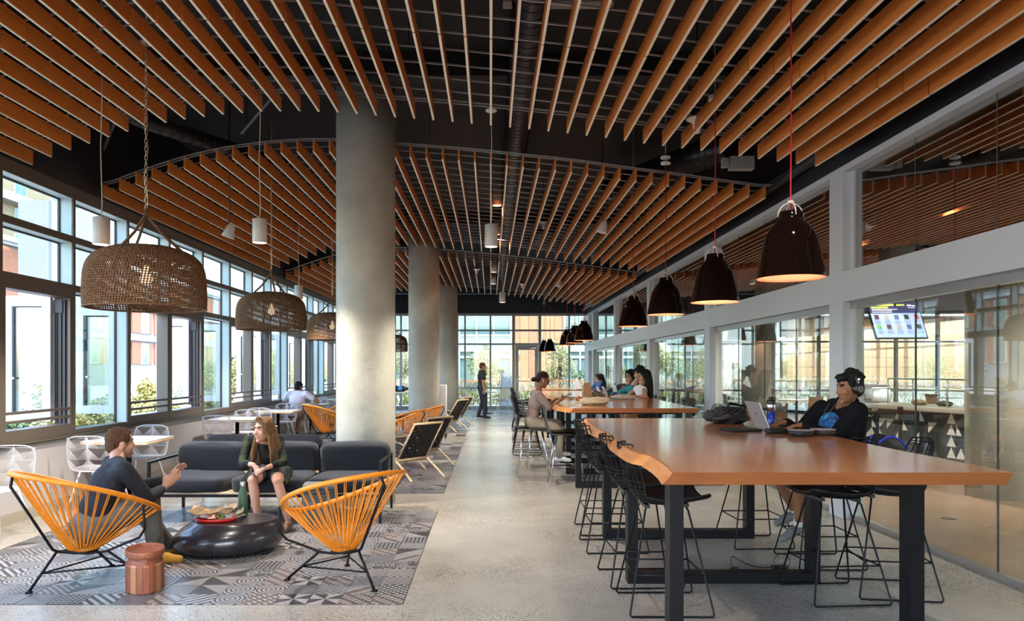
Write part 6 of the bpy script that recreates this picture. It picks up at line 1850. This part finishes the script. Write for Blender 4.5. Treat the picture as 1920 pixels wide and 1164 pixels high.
def person(label, loc, rz, sp):
    """local frame: +Y forward, +X right. sp keys hold joint targets."""
    t = thing('person', label, 'person', loc, rz)
    g = sp.get; S = g('scale', 1.0)
    B = Body(); V = Vector
    hip = V(sp['hip']); lean = g('lean', 0); fem = g('female', False)
    side = V(g('sidelean', (0, 0, 0)))
    up = V((0, math.sin(lean), math.cos(lean))); up = (up+side).normalized()
    lean2 = lean+g('hunch', .12); up2 = (V((0, math.sin(lean2), math.cos(lean2)))+side).normalized()
    tw = g('twist', 0)
    rt = V((math.cos(tw), math.sin(tw), 0))
    fw = V((-math.sin(tw), math.cos(tw), 0)); 
    fwc = (fw-up2*fw.dot(up2)).normalized()
    k = S*(.94 if fem else 1)
    waist = hip+up*.14*k; chest = waist+up2*.17*k; sh = chest+up2*.14*k; neck = sh+up2*.05*k
    top = 'top'; bt = 'bottom'
    X = V((1, 0, 0)); fh = (V((0, 1, 0))-up*up.y).normalized()
    B.ell(hip+up*.01, (X*(.172 if fem else .165)*k, fh*.118*k, up*.115*k), bt)
    B.ell(waist+up*.0, (X*(.128 if fem else .148)*k, fh*.10*k, up*.15*k), top)
    B.ell(chest, (rt*(.150 if fem else .178)*k, fwc*(.108 if fem else .118)*k, up2*.165*k), top)
    if fem:
        for x in (-1, 1): B.ell(chest+rt*.07*x*k+fwc*.07*k+up2*.01, (rt*.062*k, fwc*.058*k, up2*.06*k), top)
    shw = (.165 if fem else .195)*k
    SH = {}
    for x in (-1, 1):
        SH[x] = sh+rt*x*shw+V(g('shoulder_off', (0, 0, 0)))
        B.cap(sh+up2*.018, SH[x], .058*k, .050*k, top)
        B.cap(chest, SH[x], .10*k, .055*k, top)
    hc = V(g('head', neck+up2*.11*k+fwc*.035*k))
    hf = V(g('face', (0, 1, 0))); hu = V(g('headup', (0, 0, 1)))
    B.cap(neck-up2*.05*k, hc-V(hu).normalized()*.05*k-hf.normalized()*.012, .052*k, .050*k, 'neck' if 'neck' in sp['mats'] else 'skin')
    P, A, fr = head(B, hc, hf, hu, g('headsize', .97)*S**.5, fem)
    if g('collar'): B.cap(neck-up2*.01*k-fwc*.01, neck+up2*.0*k+fwc*.012, .064*k, .060*k, top)
    if g('hood'):
        B.ell(neck-fwc*.075*k+up2*.01, (rt*.12*k, fwc*.055*k, up2*.075*k), top); B.cap(neck-rt*.06*k-up2*.005+fwc*.01, neck+rt*.06*k-up2*.005+fwc*.01, .05*k, .05*k, top)
    # arms
    ua, fa = .285*k, .250*k
    for x, nm in ((-1, 'L'), (1, 'R')):
        w = V(sp['wrist'+nm]); hint = V(g('elbow'+nm, (x*.6, -.6, -.6)))
        el, w = ik(SH[x], w, ua, fa, hint)
        sl = g('sleeve', 2.0)
        ra, rb, rc = .047*k, .038*k, .027*k
        if fem: ra, rb, rc = .040*k, .033*k, .024*k
        arm_cloth = g('sleeve_r', .010)
        if sl >= 1:
            B.cap(SH[x], el, ra+arm_cloth+.004, rb+arm_cloth, top)
            q = min(1, sl-1)
            if q > 0: B.cap(el, el.lerp(w, q), rb+arm_cloth, rb+(rc-rb)*q+arm_cloth, top)
            B.cap(el, w, rb, rc, 'skin')
        else:
            if sl > 0: B.cap(SH[x], SH[x].lerp(el, sl), ra+arm_cloth+.004, ra+(rb-ra)*sl+arm_cloth+.004, top)
            B.cap(SH[x], el, ra, rb, 'skin'); B.cap(el, w, rb, rc, 'skin')
        fd = V(g('hand'+nm, w-el)); pm = V(g('palm'+nm, (0, 0, -1)))
        hand(B, w, fd, pm, .95*k if not fem else .86*k, g('curl', .6), 1, g('thumb'+nm, x))
    # legs
    for x, nm in ((-1, 'L'), (1, 'R')):
        hj = hip+V((x*.088*k, 0, -.01))
        an = V(sp['ankle'+nm]); hint = V(g('knee'+nm, (x*.05, 1, .6)))
        kn, an = ik(hj, an, g('thigh', .43)*k, .42*k, hint)
        lg = g('pants', 2.0); cr = g('pants_r', .012)
        r0, r1, r2 = .084*k, .056*k, .036*k
        calf = kn.lerp(an, .28); 
        if lg >= 1:
            B.cap(hj, kn, r0+cr, r1+cr, bt)
            q = min(1, lg-1)
            if q > 0: B.cap(kn, kn.lerp(an, q*.98), r1+cr*.9, r1+(r2-r1)*q+cr*1.1, bt)
            if q < 1: B.cap(kn, calf, r1-.004, .052*k, 'skin'); B.cap(calf, an, .052*k, r2, 'skin')
        else:
            B.cap(hj, hj.lerp(kn, lg), r0+cr, r0+(r1-r0)*lg+cr, bt); B.cap(hj, kn, r0, r1, 'skin')
            B.cap(kn, calf, r1-.004, .052*k, 'skin'); B.cap(calf, an, .052*k, r2-.004, 'skin')
        fd = V(g('foot'+nm, (x*.12, 1, -.05))).normalized(); fl = g('footlen', .17)*k
        dn = V((0, 0, -1))
        heel = an+dn*.045-fd*.035
        if 'sock' in sp['mats']: B.cap(an+V((0, 0, .05)), an+dn*.01, .037*k, .036*k, 'sock')
        B.cap(heel, an+dn*.04+fd*fl*.5, .036*k, .038*k, 'shoe'); B.cap(an+dn*.045+fd*fl*.4, an+dn*.052+fd*fl, .037*k, .028*k, 'shoe')
        B.cap(an+dn*.005, heel+dn*-.0, .034*k, .036*k, 'shoe')
        if 'sole' in sp['mats']: B.cap(heel+dn*.028, an+dn*.073+fd*fl, .016, .014, 'sole')
    if g('extra'): g('extra')(B, dict(hip=hip, waist=waist, chest=chest, sh=sh, neck=neck, SH=SH, hc=hc, rt=rt, fw=fwc, up=up2, k=k, P=P, A=A))
    body = B.solid('body', sp['mats'], t, g('voxel', .010), g('sm', 2), {'lip': .0004})
    eyes(P, A, t)
    H = Body()
    g('hair')(H, P, A, dict(neck=neck, chest=chest, sh=sh, rt=rt, fw=fwc, up=up2))
    hm = g('hairmat')
    ho = H.solid('hair', {'hair': hm}, t, g('hvoxel', .008), 1)
    if g('child'): g('child')(t, P, A, fr, dict(neck=neck, chest=chest, sh=sh, rt=rt, fw=fwc, up=up2))
    return t
# hair styles
def short_hair(H, P, A, d):
    H.ell(P(0, -.024, .042), A(.080, .094, .086), 'hair'); H.ell(P(0, -.06, -.01), A(.070, .052, .070), 'hair')
    H.ell(P(0, .012, .088), A(.060, .056, .032), 'hair')
    for x in (-1, 1): H.ell(P(x*.070, .0, .045), A(.014, .045, .045), 'hair')
def full_hair(H, P, A, d):
    short_hair(H, P, A, d)
    rn = random.Random(2)
    for k in range(44):
        a = rn.uniform(0, 2*PI); e = rn.uniform(.15, 1.5)
        p = P(.078*math.cos(a)*math.cos(e), -.018+.095*math.sin(a)*math.cos(e), .045+.09*math.sin(e))
        q = P(.092*math.cos(a+.25)*math.cos(e), -.018+.110*math.sin(a+.25)*math.cos(e), .045+.103*math.sin(e))
        H.cap(p, q, .016, .008, 'hair')
    for k in range(7): H.cap(P(-.05+.017*k, .042, .098), P(-.056+.018*k, .068, .084), .015, .009, 'hair')
def bun_hair(H, P, A, d):
    H.ell(P(0, -.022, .040), A(.079, .096, .086), 'hair'); H.ell(P(0, -.06, -.005), A(.066, .055, .062), 'hair')
    H.ell(P(0, -.125, -.045), A(.040, .038, .036), 'hair'); H.cap(P(0, -.09, -.03), P(0, -.15, -.06), .03, .018, 'hair')
def long_hair(length, front=True, part=0.0, w=1.0):
    def f(H, P, A, d):
        H.ell(P(0, -.022, .040), A(.083, .099, .089), 'hair'); H.ell(P(0, -.055, -.02), A(.080, .06, .09), 'hair')
        rn = random.Random(6)
        for k in range(26):
            s = -1 if k % 2 else 1
            q = rn.uniform(0, 1)
            x0 = s*(.050+.030*q); y0 = -.075+.10*rn.random()
            a = P(x0*.8, y0+.01, .06); m_ = P(s*(.080+.012*q), y0-.01, -.06)
            drop = length*rn.uniform(.75, 1)
            mid = m_+Vector((0, 0, -drop*.5))+d['rt']*s*.018*w+d['fw']*(.03 if (front and y0 > -.03) else -.01)
            end = m_+Vector((0, 0, -drop))+d['rt']*s*.02*w+d['fw']*(.05 if (front and y0 > -.03) else -.02)
            H.cap(a, m_, .020, .018, 'hair'); H.cap(m_, mid, .018, .016, 'hair'); H.cap(mid, end, .016, .007, 'hair')
        for k in range(10):
            x = -.06+.0133*k; drop = length*rn.uniform(.8, 1)
            a = P(x, -.085, .0); e = a+Vector((0, 0, -drop))-d['fw']*.03
            H.cap(a, e, .024, .010, 'hair')
        for s in (-1, 1): H.cap(P(s*.012+part, .055, .115), P(s*.072, .040, .02), .016, .013, 'hair'); H.cap(P(s*.072, .040, .02), P(s*.080, .015, -.07), .014, .014, 'hair')
    return f
HB = mat('black_hair', (.007, .006, .006), .75, spec=.25, var=.5, scale=60, stretch=(1, 1, .2)); HBR = mat('brown_hair', (.075, .036, .018), .8, spec=.2, var=.5, scale=90, stretch=(1, 1, .15))
HBL = mat('dark_blonde_hair', (.12, .062, .026), .75, spec=.2, var=.75, scale=45, stretch=(1, 1, .12)); HDB = mat('dark_brown_hair', (.022, .012, .009), .75, spec=.25, var=.5, scale=60, stretch=(1, 1, .2))
SKF = skin('fair_skin', (.50, .26, .18)); SKT = skin('tan_skin', (.40, .19, .105)); SKB = skin('brown_skin', (.26, .115, .058)); SKL = skin('light_tan_skin', (.52, .28, .18))
def mats_of(sk, top, bottom, shoe, lip=None, brow=None, **kw):
    d = {'skin': sk, 'top': top, 'bottom': bottom, 'shoe': shoe, 'lip': lip or mat('muted_lip', (.34, .13, .095), .6), 'brow': brow or HDB}
    d.update(kw); return d
NAVY = mat('navy_knit', (.010, .013, .023), .85, var=.15, scale=40, bump=.15, bscale=60)
TROU = mat('grey_chinos', (.13, .125, .115), .85, var=.15, scale=30, bump=.2, bscale=30)
def world(t_loc, rz, p):
    """world point -> person local"""
    M = Matrix.Rotation(-rz, 3, 'Z'); return M@(Vector(p)-Vector(t_loc))

# 1 seated man in navy (orange chair, facing right and away)
loc = (-2.80, 5.08, .005); rz = -R(42)
W_ = lambda x, y, z: world(loc, rz, (x, y, z))
YSHOE = mat('yellow_suede', (.50, .25, .02), .7)
person('man in navy top and grey trousers leaning forward in the orange chair', loc, rz, dict(
    hip=(0, 0, .35), lean=.36, hunch=.12, twist=-.15, head=W_(PX(229, 5.42), 5.40, PZ(831, 5.4)), face=W_(.70, .74, -.06)-W_(0, 0, 0), headup=W_(0.15, .1, 1)-W_(0, 0, 0),
    wristL=W_(-2.47, 5.66, .61), wristR=W_(-2.44, 5.46, .57), elbowL=(-.5, .1, -1), elbowR=(.5, .0, -1),
    handL=W_(.25, 0, .35)-W_(0, 0, 0), handR=W_(.28, .08, .30)-W_(0, 0, 0), palmL=(.9, .2, .1), palmR=(-.9, .2, .1), curl=.35,
    ankleL=W_(-2.52, 5.72, .085), ankleR=W_(-2.50, 5.46, .085), kneeL=(-.2, .5, 1), kneeR=(.1, .4, 1), footL=W_(1, .3, 0)-W_(0, 0, 0), footR=W_(1, .1, 0)-W_(0, 0, 0), thigh=.43,
    sleeve=1.72, collar=False, pants=2.0, pants_r=.020, mats=mats_of(SKF, NAVY, TROU, YSHOE, brow=HBR, sole=M_BLKPLASTIC), hair=short_hair, hairmat=HBR, voxel=.0075))
# 2 woman on the sofa
loc = (PX(508, 7.05), 7.02, .0); rz = PI
W_ = lambda x, y, z: world(loc, rz, (x, y, z))
PLAID, nt, bb = _nt('green_navy_plaid')
tc = N(nt, 'ShaderNodeTexCoord'); sp_ = N(nt, 'ShaderNodeSeparateXYZ'); nt.links.new(tc.outputs['Object'], sp_.inputs[0])
k_ = (((E(nt, sp_.outputs[2])*8).frac() < .35)+((E(nt, sp_.outputs[0])*8).frac() < .35))*.5
mx_ = N(nt, 'ShaderNodeMix', data_type='RGBA'); nt.links.new(k_.k, mx_.inputs['Factor']); mx_.inputs['A'].default_value = (.006, .009, .013, 1); mx_.inputs['B'].default_value = (.035, .045, .018, 1)
nt.links.new(mx_.outputs['Result'], bb.inputs['Base Color']); bb.inputs['Roughness'].default_value = .9; bb.inputs['Specular IOR Level'].default_value = .2
BLKTOP = mat('black_top', (.010, .010, .014), .7)
hx, hy, hz = PX(494, 6.70), 6.70, PZ(806, 6.70)
def woman_extra(B, d):
    # open plaid shirt tails over the seat and a dark top at the chest
    B.ell(d['chest']+d['fw']*.075+Vector((0, 0, .02)), (d['rt']*.060, d['fw']*.055, d['up']*.13), 'inner')
    B.ell(d['neck']+d['fw']*.035-d['up']*.03, (d['rt']*.055, d['fw']*.045, d['up']*.085), 'skin')
    for x in (-1, 1): B.cap(d['hip']+Vector((x*.15, -.02, -.0)), d['hip']+Vector((x*.19, .20, -.07)), .065, .035, 'top')
def watch(t, P, A, fr, d):
    w = Vector(W_(hx+.055, 6.50, .575))
    b = MB(); b.tube([w+Vector((.001, -.014, 0)), w+Vector((-.001, .014, 0))], .034, 16); b.build('watch', M_BLKPLASTIC, t)
person('woman with long blonde hair in green plaid shirt seated on the sofa', loc, rz, dict(
    hip=(0, .0, .46), lean=.50, hunch=.06, scale=.92, female=True, head=W_(hx, hy, hz), face=W_(-.50, -.82, .0)-W_(0, 0, 0), headup=W_(-.08, 0, 1)-W_(0, 0, 0), headsize=1.02,
    wristL=W_(hx+.075, 6.50, .575), wristR=W_(hx-.03, 6.53, .60), elbowL=(-.9, -.5, -.5), elbowR=(.9, -.5, -.5),
    handL=W_(-.7, -.3, -.35)-W_(0, 0, 0), handR=W_(.35, -.35, -.75)-W_(0, 0, 0), palmL=W_(-.3, .5, -.6)-W_(0, 0, 0), palmR=W_(.4, .5, .2)-W_(0, 0, 0), curl=1.0,
    ankleL=W_(PX(540, 6.62), 6.62, .09), ankleR=W_(PX(484, 6.6), 6.6, .09), kneeL=(-.05, 1, .8), kneeR=(.05, 1, .8), thigh=.44,
    sleeve=1.55, sleeve_r=.011, pants=.45, pants_r=.016, mats=mats_of(SKF, PLAID, BLKTOP, mat('sandal_tan', (.25, .13, .07), .6), brow=HBR, inner=BLKTOP),
    hair=long_hair(.30, True, .0, 1.5), hairmat=HBL, voxel=.0075, extra=woman_extra, child=watch))
# 3 man in white shirt by the windows, seen from behind
loc = (-4.13, 15.5, .0); rz = -R(8)
WT = mat('white_tee', (.72, .66, .76), .8)
person('man in white t-shirt and shorts eating at a window-side cafe table', loc, rz, dict(
    hip=(0, .0, .49), lean=.12, hunch=.10, headup=(0, .05, 1), face=(.25, 1, -.15),
    wristL=(-.22, .36, .74), wristR=(.26, .30, .90), elbowR=(.8, -.3, -.6), elbowL=(-.8, -.3, -.6), curl=.9,
    ankleL=(-.10, .30, .09), ankleR=(.24, .26, .09), kneeR=(.5, 1, .5), sleeve=.55, sleeve_r=.022, pants=.85, pants_r=.024,
    mats=mats_of(SKT, WT, mat('brown_shorts', (.20, .12, .07), .8), mat('dark_trainers', (.05, .045, .045), .6), brow=HB), hair=short_hair, hairmat=HB, voxel=.012, hvoxel=.01))
# 4 walking man (blurred in the photo, modelled at rest)
loc = (PX(902, 21.8), 21.8, .0); rz = -R(82)
person('man in black t-shirt and dark trousers walking at the far end', loc, rz, dict(
    hip=(0, 0, .935), lean=.0, hunch=.04, face=(.1, 1, -.1), wristL=(-.24, .14, .80), wristR=(.25, .06, .80), elbowL=(0, -1, 0), elbowR=(0, -1, 0), handL=(0, .1, -1), handR=(0, .15, -1), palmL=(1, 0, 0), palmR=(-1, 0, 0), thumbL=1, thumbR=-1,
    ankleL=(-.09, -.07, .10), ankleR=(.09, .09, .09), kneeL=(0, 1, 0), kneeR=(0, 1, 0), sleeve=.6, sleeve_r=.02, pants_r=.014, scale=1.0, thigh=.43,
    mats=mats_of(SKT, mat('black_tee', (.018, .02, .018), .8), mat('dark_jeans', (.022, .022, .032), .8), M_BLKPLASTIC, brow=HDB), hair=short_hair, hairmat=HBR, voxel=.013, hvoxel=.011))
# 5 girl with phone
loc = (.58, 10.0, .0); rz = -R(84)
MAUVE = mat('mauve_blouse', (.27, .19, .165), .75, var=.1, scale=12); CARGO = mat('khaki_trousers', (.27, .225, .165), .8, var=.15, scale=10, bump=.2, bscale=20)
M_SPEC = mat('black_spectacles', (.01, .01, .012), .3)
def glasses(t, P, A, fr, d):
    b = MB()
    for x in (-1, 1):
        b.tube([P(x*.032+.020*math.cos(q), .092-.004*abs(math.cos(q)), .008+.017*math.sin(q)) for q in [2*PI*k/14 for k in range(14)]], .0022, 5, closed=True)
        b.tube([P(x*.053, .088, .012), P(x*.078, .0, .010)], .002, 5)
    b.tube([P(-.012, .096, .012), P(.012, .096, .012)], .002, 5); b.build('spectacles', M_SPEC, t)
def glasses_bud(t, P, A, fr, d):
    glasses(t, P, A, fr, d)
    b = MB(); b.tube([P(.083, -.004, .0), P(.086, .004, -.03)], .006, 6); b.tube([P(-.083, -.004, .0), P(-.086, .004, -.03)], .006, 6); b.build('earbuds', M_WHITEP, t)
hc5 = world(loc, rz, (PX(1018, 10.0), 10.0, PZ(712, 10.0)))
person('girl with hair bun and glasses in mauve blouse looking at her phone', loc, rz, dict(
    hip=(0, -.02, .73), lean=.12, hunch=.10, scale=.92, female=True, head=hc5, face=(0, 1, -.42), headup=(0, .42, 1), headsize=.98,
    wristL=(-.06, .34, 1.05), wristR=(.05, .36, 1.03), elbowL=(-.6, -.4, -.8), elbowR=(.5, -.4, -.8), handL=(.25, 1, .25), handR=(-.2, 1, .3), palmL=(.5, 0, 1), palmR=(-.5, 0, 1), thumbL=1, thumbR=-1, curl=.9,
    ankleL=(-.06, .38, .34), ankleR=(.10, .34, .28), kneeL=(-.1, 1, .2), kneeR=(.1, 1, .2), thigh=.44, sleeve=.85, sleeve_r=.022, pants_r=.018,
    mats=mats_of(SKB, MAUVE, CARGO, mat('white_trainers', (.72, .72, .74), .5), brow=HB), hair=bun_hair, hairmat=HDB, voxel=.010, hvoxel=.009, child=glasses_bud))
ph = world(loc, rz, (0, 0, 0))
M5 = Matrix.Rotation(rz, 3, 'Z'); pp = M5@Vector((0, .47, 1.09))+Vector(loc)
b = MB(); b.box((0, 0, 0), (.075, .15, .009), rx=.5, bev=.003); b.build('phone', M_BLKPLASTIC, loc=pp, rz=rz, label='black phone held by the girl with the bun', cat='phone')
# 6 three girls on the right of the second/third tables, facing left
loc = (2.60, 12.05, .0); rz = R(100)
person('long-haired girl in a white strap top, nearest of the three on the right', loc, rz, dict(
    hip=(0, 0, .74), lean=.20, hunch=.22, female=True, head=world(loc, rz, (PX(1209, 12.0), 12.0, PZ(706, 12.0))), face=(.15, 1, -.25),
    wristL=(-.24, .38, 1.03), wristR=(.10, .44, 1.03), elbowL=(-1, -.2, -.4), elbowR=(1, -.2, -.6), curl=.5, ankleL=(-.1, .32, .33), ankleR=(.1, .32, .33), sleeve=0, pants=.45,
    mats=mats_of(SKT, mat('white_strap_top', (.68, .66, .66), .8), BLKTOP, M_BLKPLASTIC, brow=HB, neck=SKT), hair=long_hair(.34, False, 0, 1.0), hairmat=HB, voxel=.012, hvoxel=.011))
loc = (2.62, 12.75, .0); rz = R(97)
person('girl with black hair in a teal sweater leaning on the table between two friends', loc, rz, dict(
    hip=(0, 0, .74), lean=.28, hunch=.22, female=True, head=world(loc, rz, (PX(1199, 12.6), 12.6, PZ(700, 12.6))), face=(.25, 1, -.35),
    wristL=(-.22, .50, 1.03), wristR=(.22, .56, 1.03), elbowL=(-1, -.2, -.4), elbowR=(1, -.2, -.4), curl=.5, ankleL=(-.1, .32, .33), ankleR=(.1, .32, .33), sleeve=1.85,
    mats=mats_of(SKL, mat('teal_sweater', (.010, .20, .20), .8), mat('dark_jeans', (.02, .02, .03), .8), M_BLKPLASTIC, brow=HB), hair=full_hair, hairmat=HB, voxel=.012, hvoxel=.011))
loc = (2.60, 13.45, .0); rz = R(118)
RED = mat('red_patterned_top', (.42, .02, .04), .8, var=.3, scale=30)
def red_extra(B, d): B.ell(d['chest']+d['fw']*.065+d['up']*.02, (d['rt']*.065, d['fw']*.06, d['up']*.15), 'inner')
person('girl with glasses in black jacket and red top, farthest of three', loc, rz, dict(
    hip=(0, 0, .74), lean=.22, hunch=.15, female=True, head=world(loc, rz, (PX(1181, 13.3), 13.25, PZ(705, 13.3))), face=world((0, 0, 0), rz, (-.80, -.6, -.25)), headsize=1.02,
    wristL=(-.26, .46, 1.03), wristR=(.16, .50, 1.03), elbowL=(-1, -.2, -.4), elbowR=(1, -.2, -.4), curl=.5, ankleL=(-.1, .32, .33), ankleR=(.1, .32, .33), sleeve=1.9, sleeve_r=.016,
    mats=mats_of(SKL, mat('black_jacket', (.014, .012, .015), .8), mat('dark_jeans', (.02, .02, .03), .8), M_BLKPLASTIC, brow=HB, inner=RED), hair=long_hair(.16, False, 0, .8), hairmat=HB, voxel=.012, hvoxel=.011, extra=red_extra, child=glasses))
# 7 girl in blue at the far table
loc = (PX(1133, 17.2), 17.3, .0); rz = R(100)
person('girl with long dark hair in a blue top working at a laptop, far table', loc, rz, dict(
    hip=(0, 0, .74), lean=.16, hunch=.15, female=True, head=world(loc, rz, (PX(1124, 17.3), 17.3, PZ(711, 17.3))), face=(0, 1, -.2), headsize=1.08,
    wristL=(-.18, .42, 1.04), wristR=(.18, .42, 1.04), curl=.5, ankleL=(-.1, .32, .33), ankleR=(.1, .32, .33), sleeve=1.8,
    mats=mats_of(SKT, mat('blue_denim_top', (.03, .09, .28), .8, var=.4, scale=20), mat('dark_jeans', (.02, .02, .03), .8), M_BLKPLASTIC, brow=HB), hair=long_hair(.26, False, 0, 1.1), hairmat=HDB, voxel=.014, hvoxel=.012))
# 8 person bending behind the glass
loc = (3.95, 12.6, .0); rz = R(20)
DKC = mat('dark_blue_coat', (.010, .014, .026), .8)
person('person in a dark blue coat seated behind the glass, back turned', loc, rz, dict(
    hip=(0, 0, .52), lean=.20, hunch=.3, scale=1.1, face=(-.3, 1, -.4), wristL=(-.2, .44, .78), wristR=(.2, .44, .78), curl=.5, ankleL=(-.1, .40, .09), ankleR=(.1, .40, .09), hood=True,
    mats=mats_of(SKT, DKC, DKC, M_BLKPLASTIC), hair=full_hair, hairmat=HB, voxel=.014, hvoxel=.012))
tan_chair(3.93, 12.5, 20, 'brown shell chair under the person in the dark coat', 'brown shell chairs in the glazed room', m_sh)
# 9 headphone wearer at the near table
loc = (2.67, 5.58, .0); rz = R(106)
HOOD = mat('black_hoodie', (.005, .005, .007), .9, spec=.15, var=.2, scale=12, bump=.3, bscale=14)
m, nt, bb = _nt('blue_nebula_print')
tc = N(nt, 'ShaderNodeTexCoord'); nz = N(nt, 'ShaderNodeTexNoise', i_Scale=14.0, i_Detail=6.0, i_Roughness=.75); nt.links.new(tc.outputs['Object'], nz.inputs['Vector'])
rr_ = N(nt, 'ShaderNodeValToRGB'); cr = rr_.color_ramp; cr.elements[0].position = .38; cr.elements[0].color = (.008, .009, .014, 1); cr.elements[1].position = .74; cr.elements[1].color = (.35, .75, .95, 1)
e = cr.elements.new(.50); e.color = (.01, .06, .22, 1); e = cr.elements.new(.6); e.color = (.02, .25, .55, 1)
nt.links.new(nz.outputs['Fac'], rr_.inputs[0]); nt.links.new(rr_.outputs[0], bb.inputs['Base Color']); bb.inputs['Roughness'].default_value = .8
NEB = m
def hood_extra(B, d):
    B.ell(d['chest']+d['fw']*.082-d['up']*.03, (d['rt']*.125, d['fw']*.066, d['up']*.15), 'print')
    B.cap(d['SH'][-1], d['waist']+Vector((-.1, 0, 0)), .07, .11, 'top'); B.cap(d['SH'][1], d['waist']+Vector((.1, 0, 0)), .07, .11, 'top')
def headphones(t, P, A, fr, d):
    b = MB()
    b.tube([P(.096*math.cos(q), -.012, .018+.112*math.sin(q)) for q in [PI*k/18 for k in range(19)]], .011, 8, flat=.6)
    hp = b.build('headphone_band', M_BLKPLASTIC, t)
    for x in (-1, 1):
        b = MB(); b.tube([P(x*.072, -.010, -.004), P(x*.082, -.010, -.006), P(x*.100, -.012, -.008), P(x*.112, -.012, -.008), P(x*.116, -.012, -.008)], [.040, .043, .041, .034, .026], 20); c_ = b.build('ear_cup', M_BLKPLASTIC, t)
        b = MB(); b.tube([P(x*.1165+.0, -.012+.014*math.cos(q), -.008+.014*math.sin(q)) for q in [2*PI*k/16 for k in range(16)]], .0018, 5, closed=True); b.build('logo_ring', mat('gold_ring', (.6, .5, .38), .4), c_)
        b = MB(); b.tube([P(x*.100, -.012, .030), P(x*.098, -.012, .060)], .004, 5); b.box(P(x*.100, -.012, .066), (.016, .016, .012)); b.build('band_yoke', M_STEEL, c_)
W_ = lambda x, y, z: world(loc, rz, (x, y, z))
def cords(t, P, A, fr, d):
    headphones(t, P, A, fr, d)
    b = MB()
    for x in (-1, 1):
        a = d['neck']+d['fw']*.065+d['rt']*x*.03
        b.tube([a, a-d['up']*.06+d['fw']*.045, a-d['up']*.14+d['fw']*.062], .0035, 5)
    b.build('drawstrings', mat('drawstring', (.05, .05, .055), .6), t)
hc9 = W_(PX(1592, 5.42), 5.42, PZ(727, 5.42))
person('man in black hoodie and headphones typing on the laptop', loc, rz, dict(
    hip=(0, .02, .71), lean=-.04, hunch=.02, scale=.96, head=hc9, face=world((0, 0, 0), rz, (-1, -.16, -.13)), headup=(0, .05, 1), headsize=1.0, hood=True,
    wristL=W_(2.34, 5.47, 1.035), wristR=W_(2.30, 5.70, 1.035), elbowL=(-.15, -.5, -1.2), elbowR=(.6, -.3, -.8), handL=(.12, 1, -.05), handR=(-.05, 1, -.05), palmL=(0, 0, -1), palmR=(0, 0, -1), thumbL=-1, thumbR=-1, curl=.45,
    ankleL=W_(PX(1497, 5.45), 5.45, .305), ankleR=W_(PX(1490, 5.78), 5.80, .34), kneeL=(-.1, 1, .3), kneeR=(.1, 1, .3), footL=(-.1, 1, -.35), footR=(.0, 1, -.3), thigh=.44,
    sleeve=1.88, sleeve_r=.024, pants=.95, pants_r=.02, extra=hood_extra,
    mats=mats_of(SKB, HOOD, mat('black_shorts', (.012, .012, .014), .8), mat('grey_trainers', (.16, .16, .165), .7, var=.2, scale=40), lip=mat('brown_lip', (.20, .075, .06), .45), brow=HB, sock=M_WHITEP, sole=mat('light_sole', (.45, .45, .46), .6), print=NEB),
    hair=full_hair, hairmat=HB, voxel=.0075, child=cords))
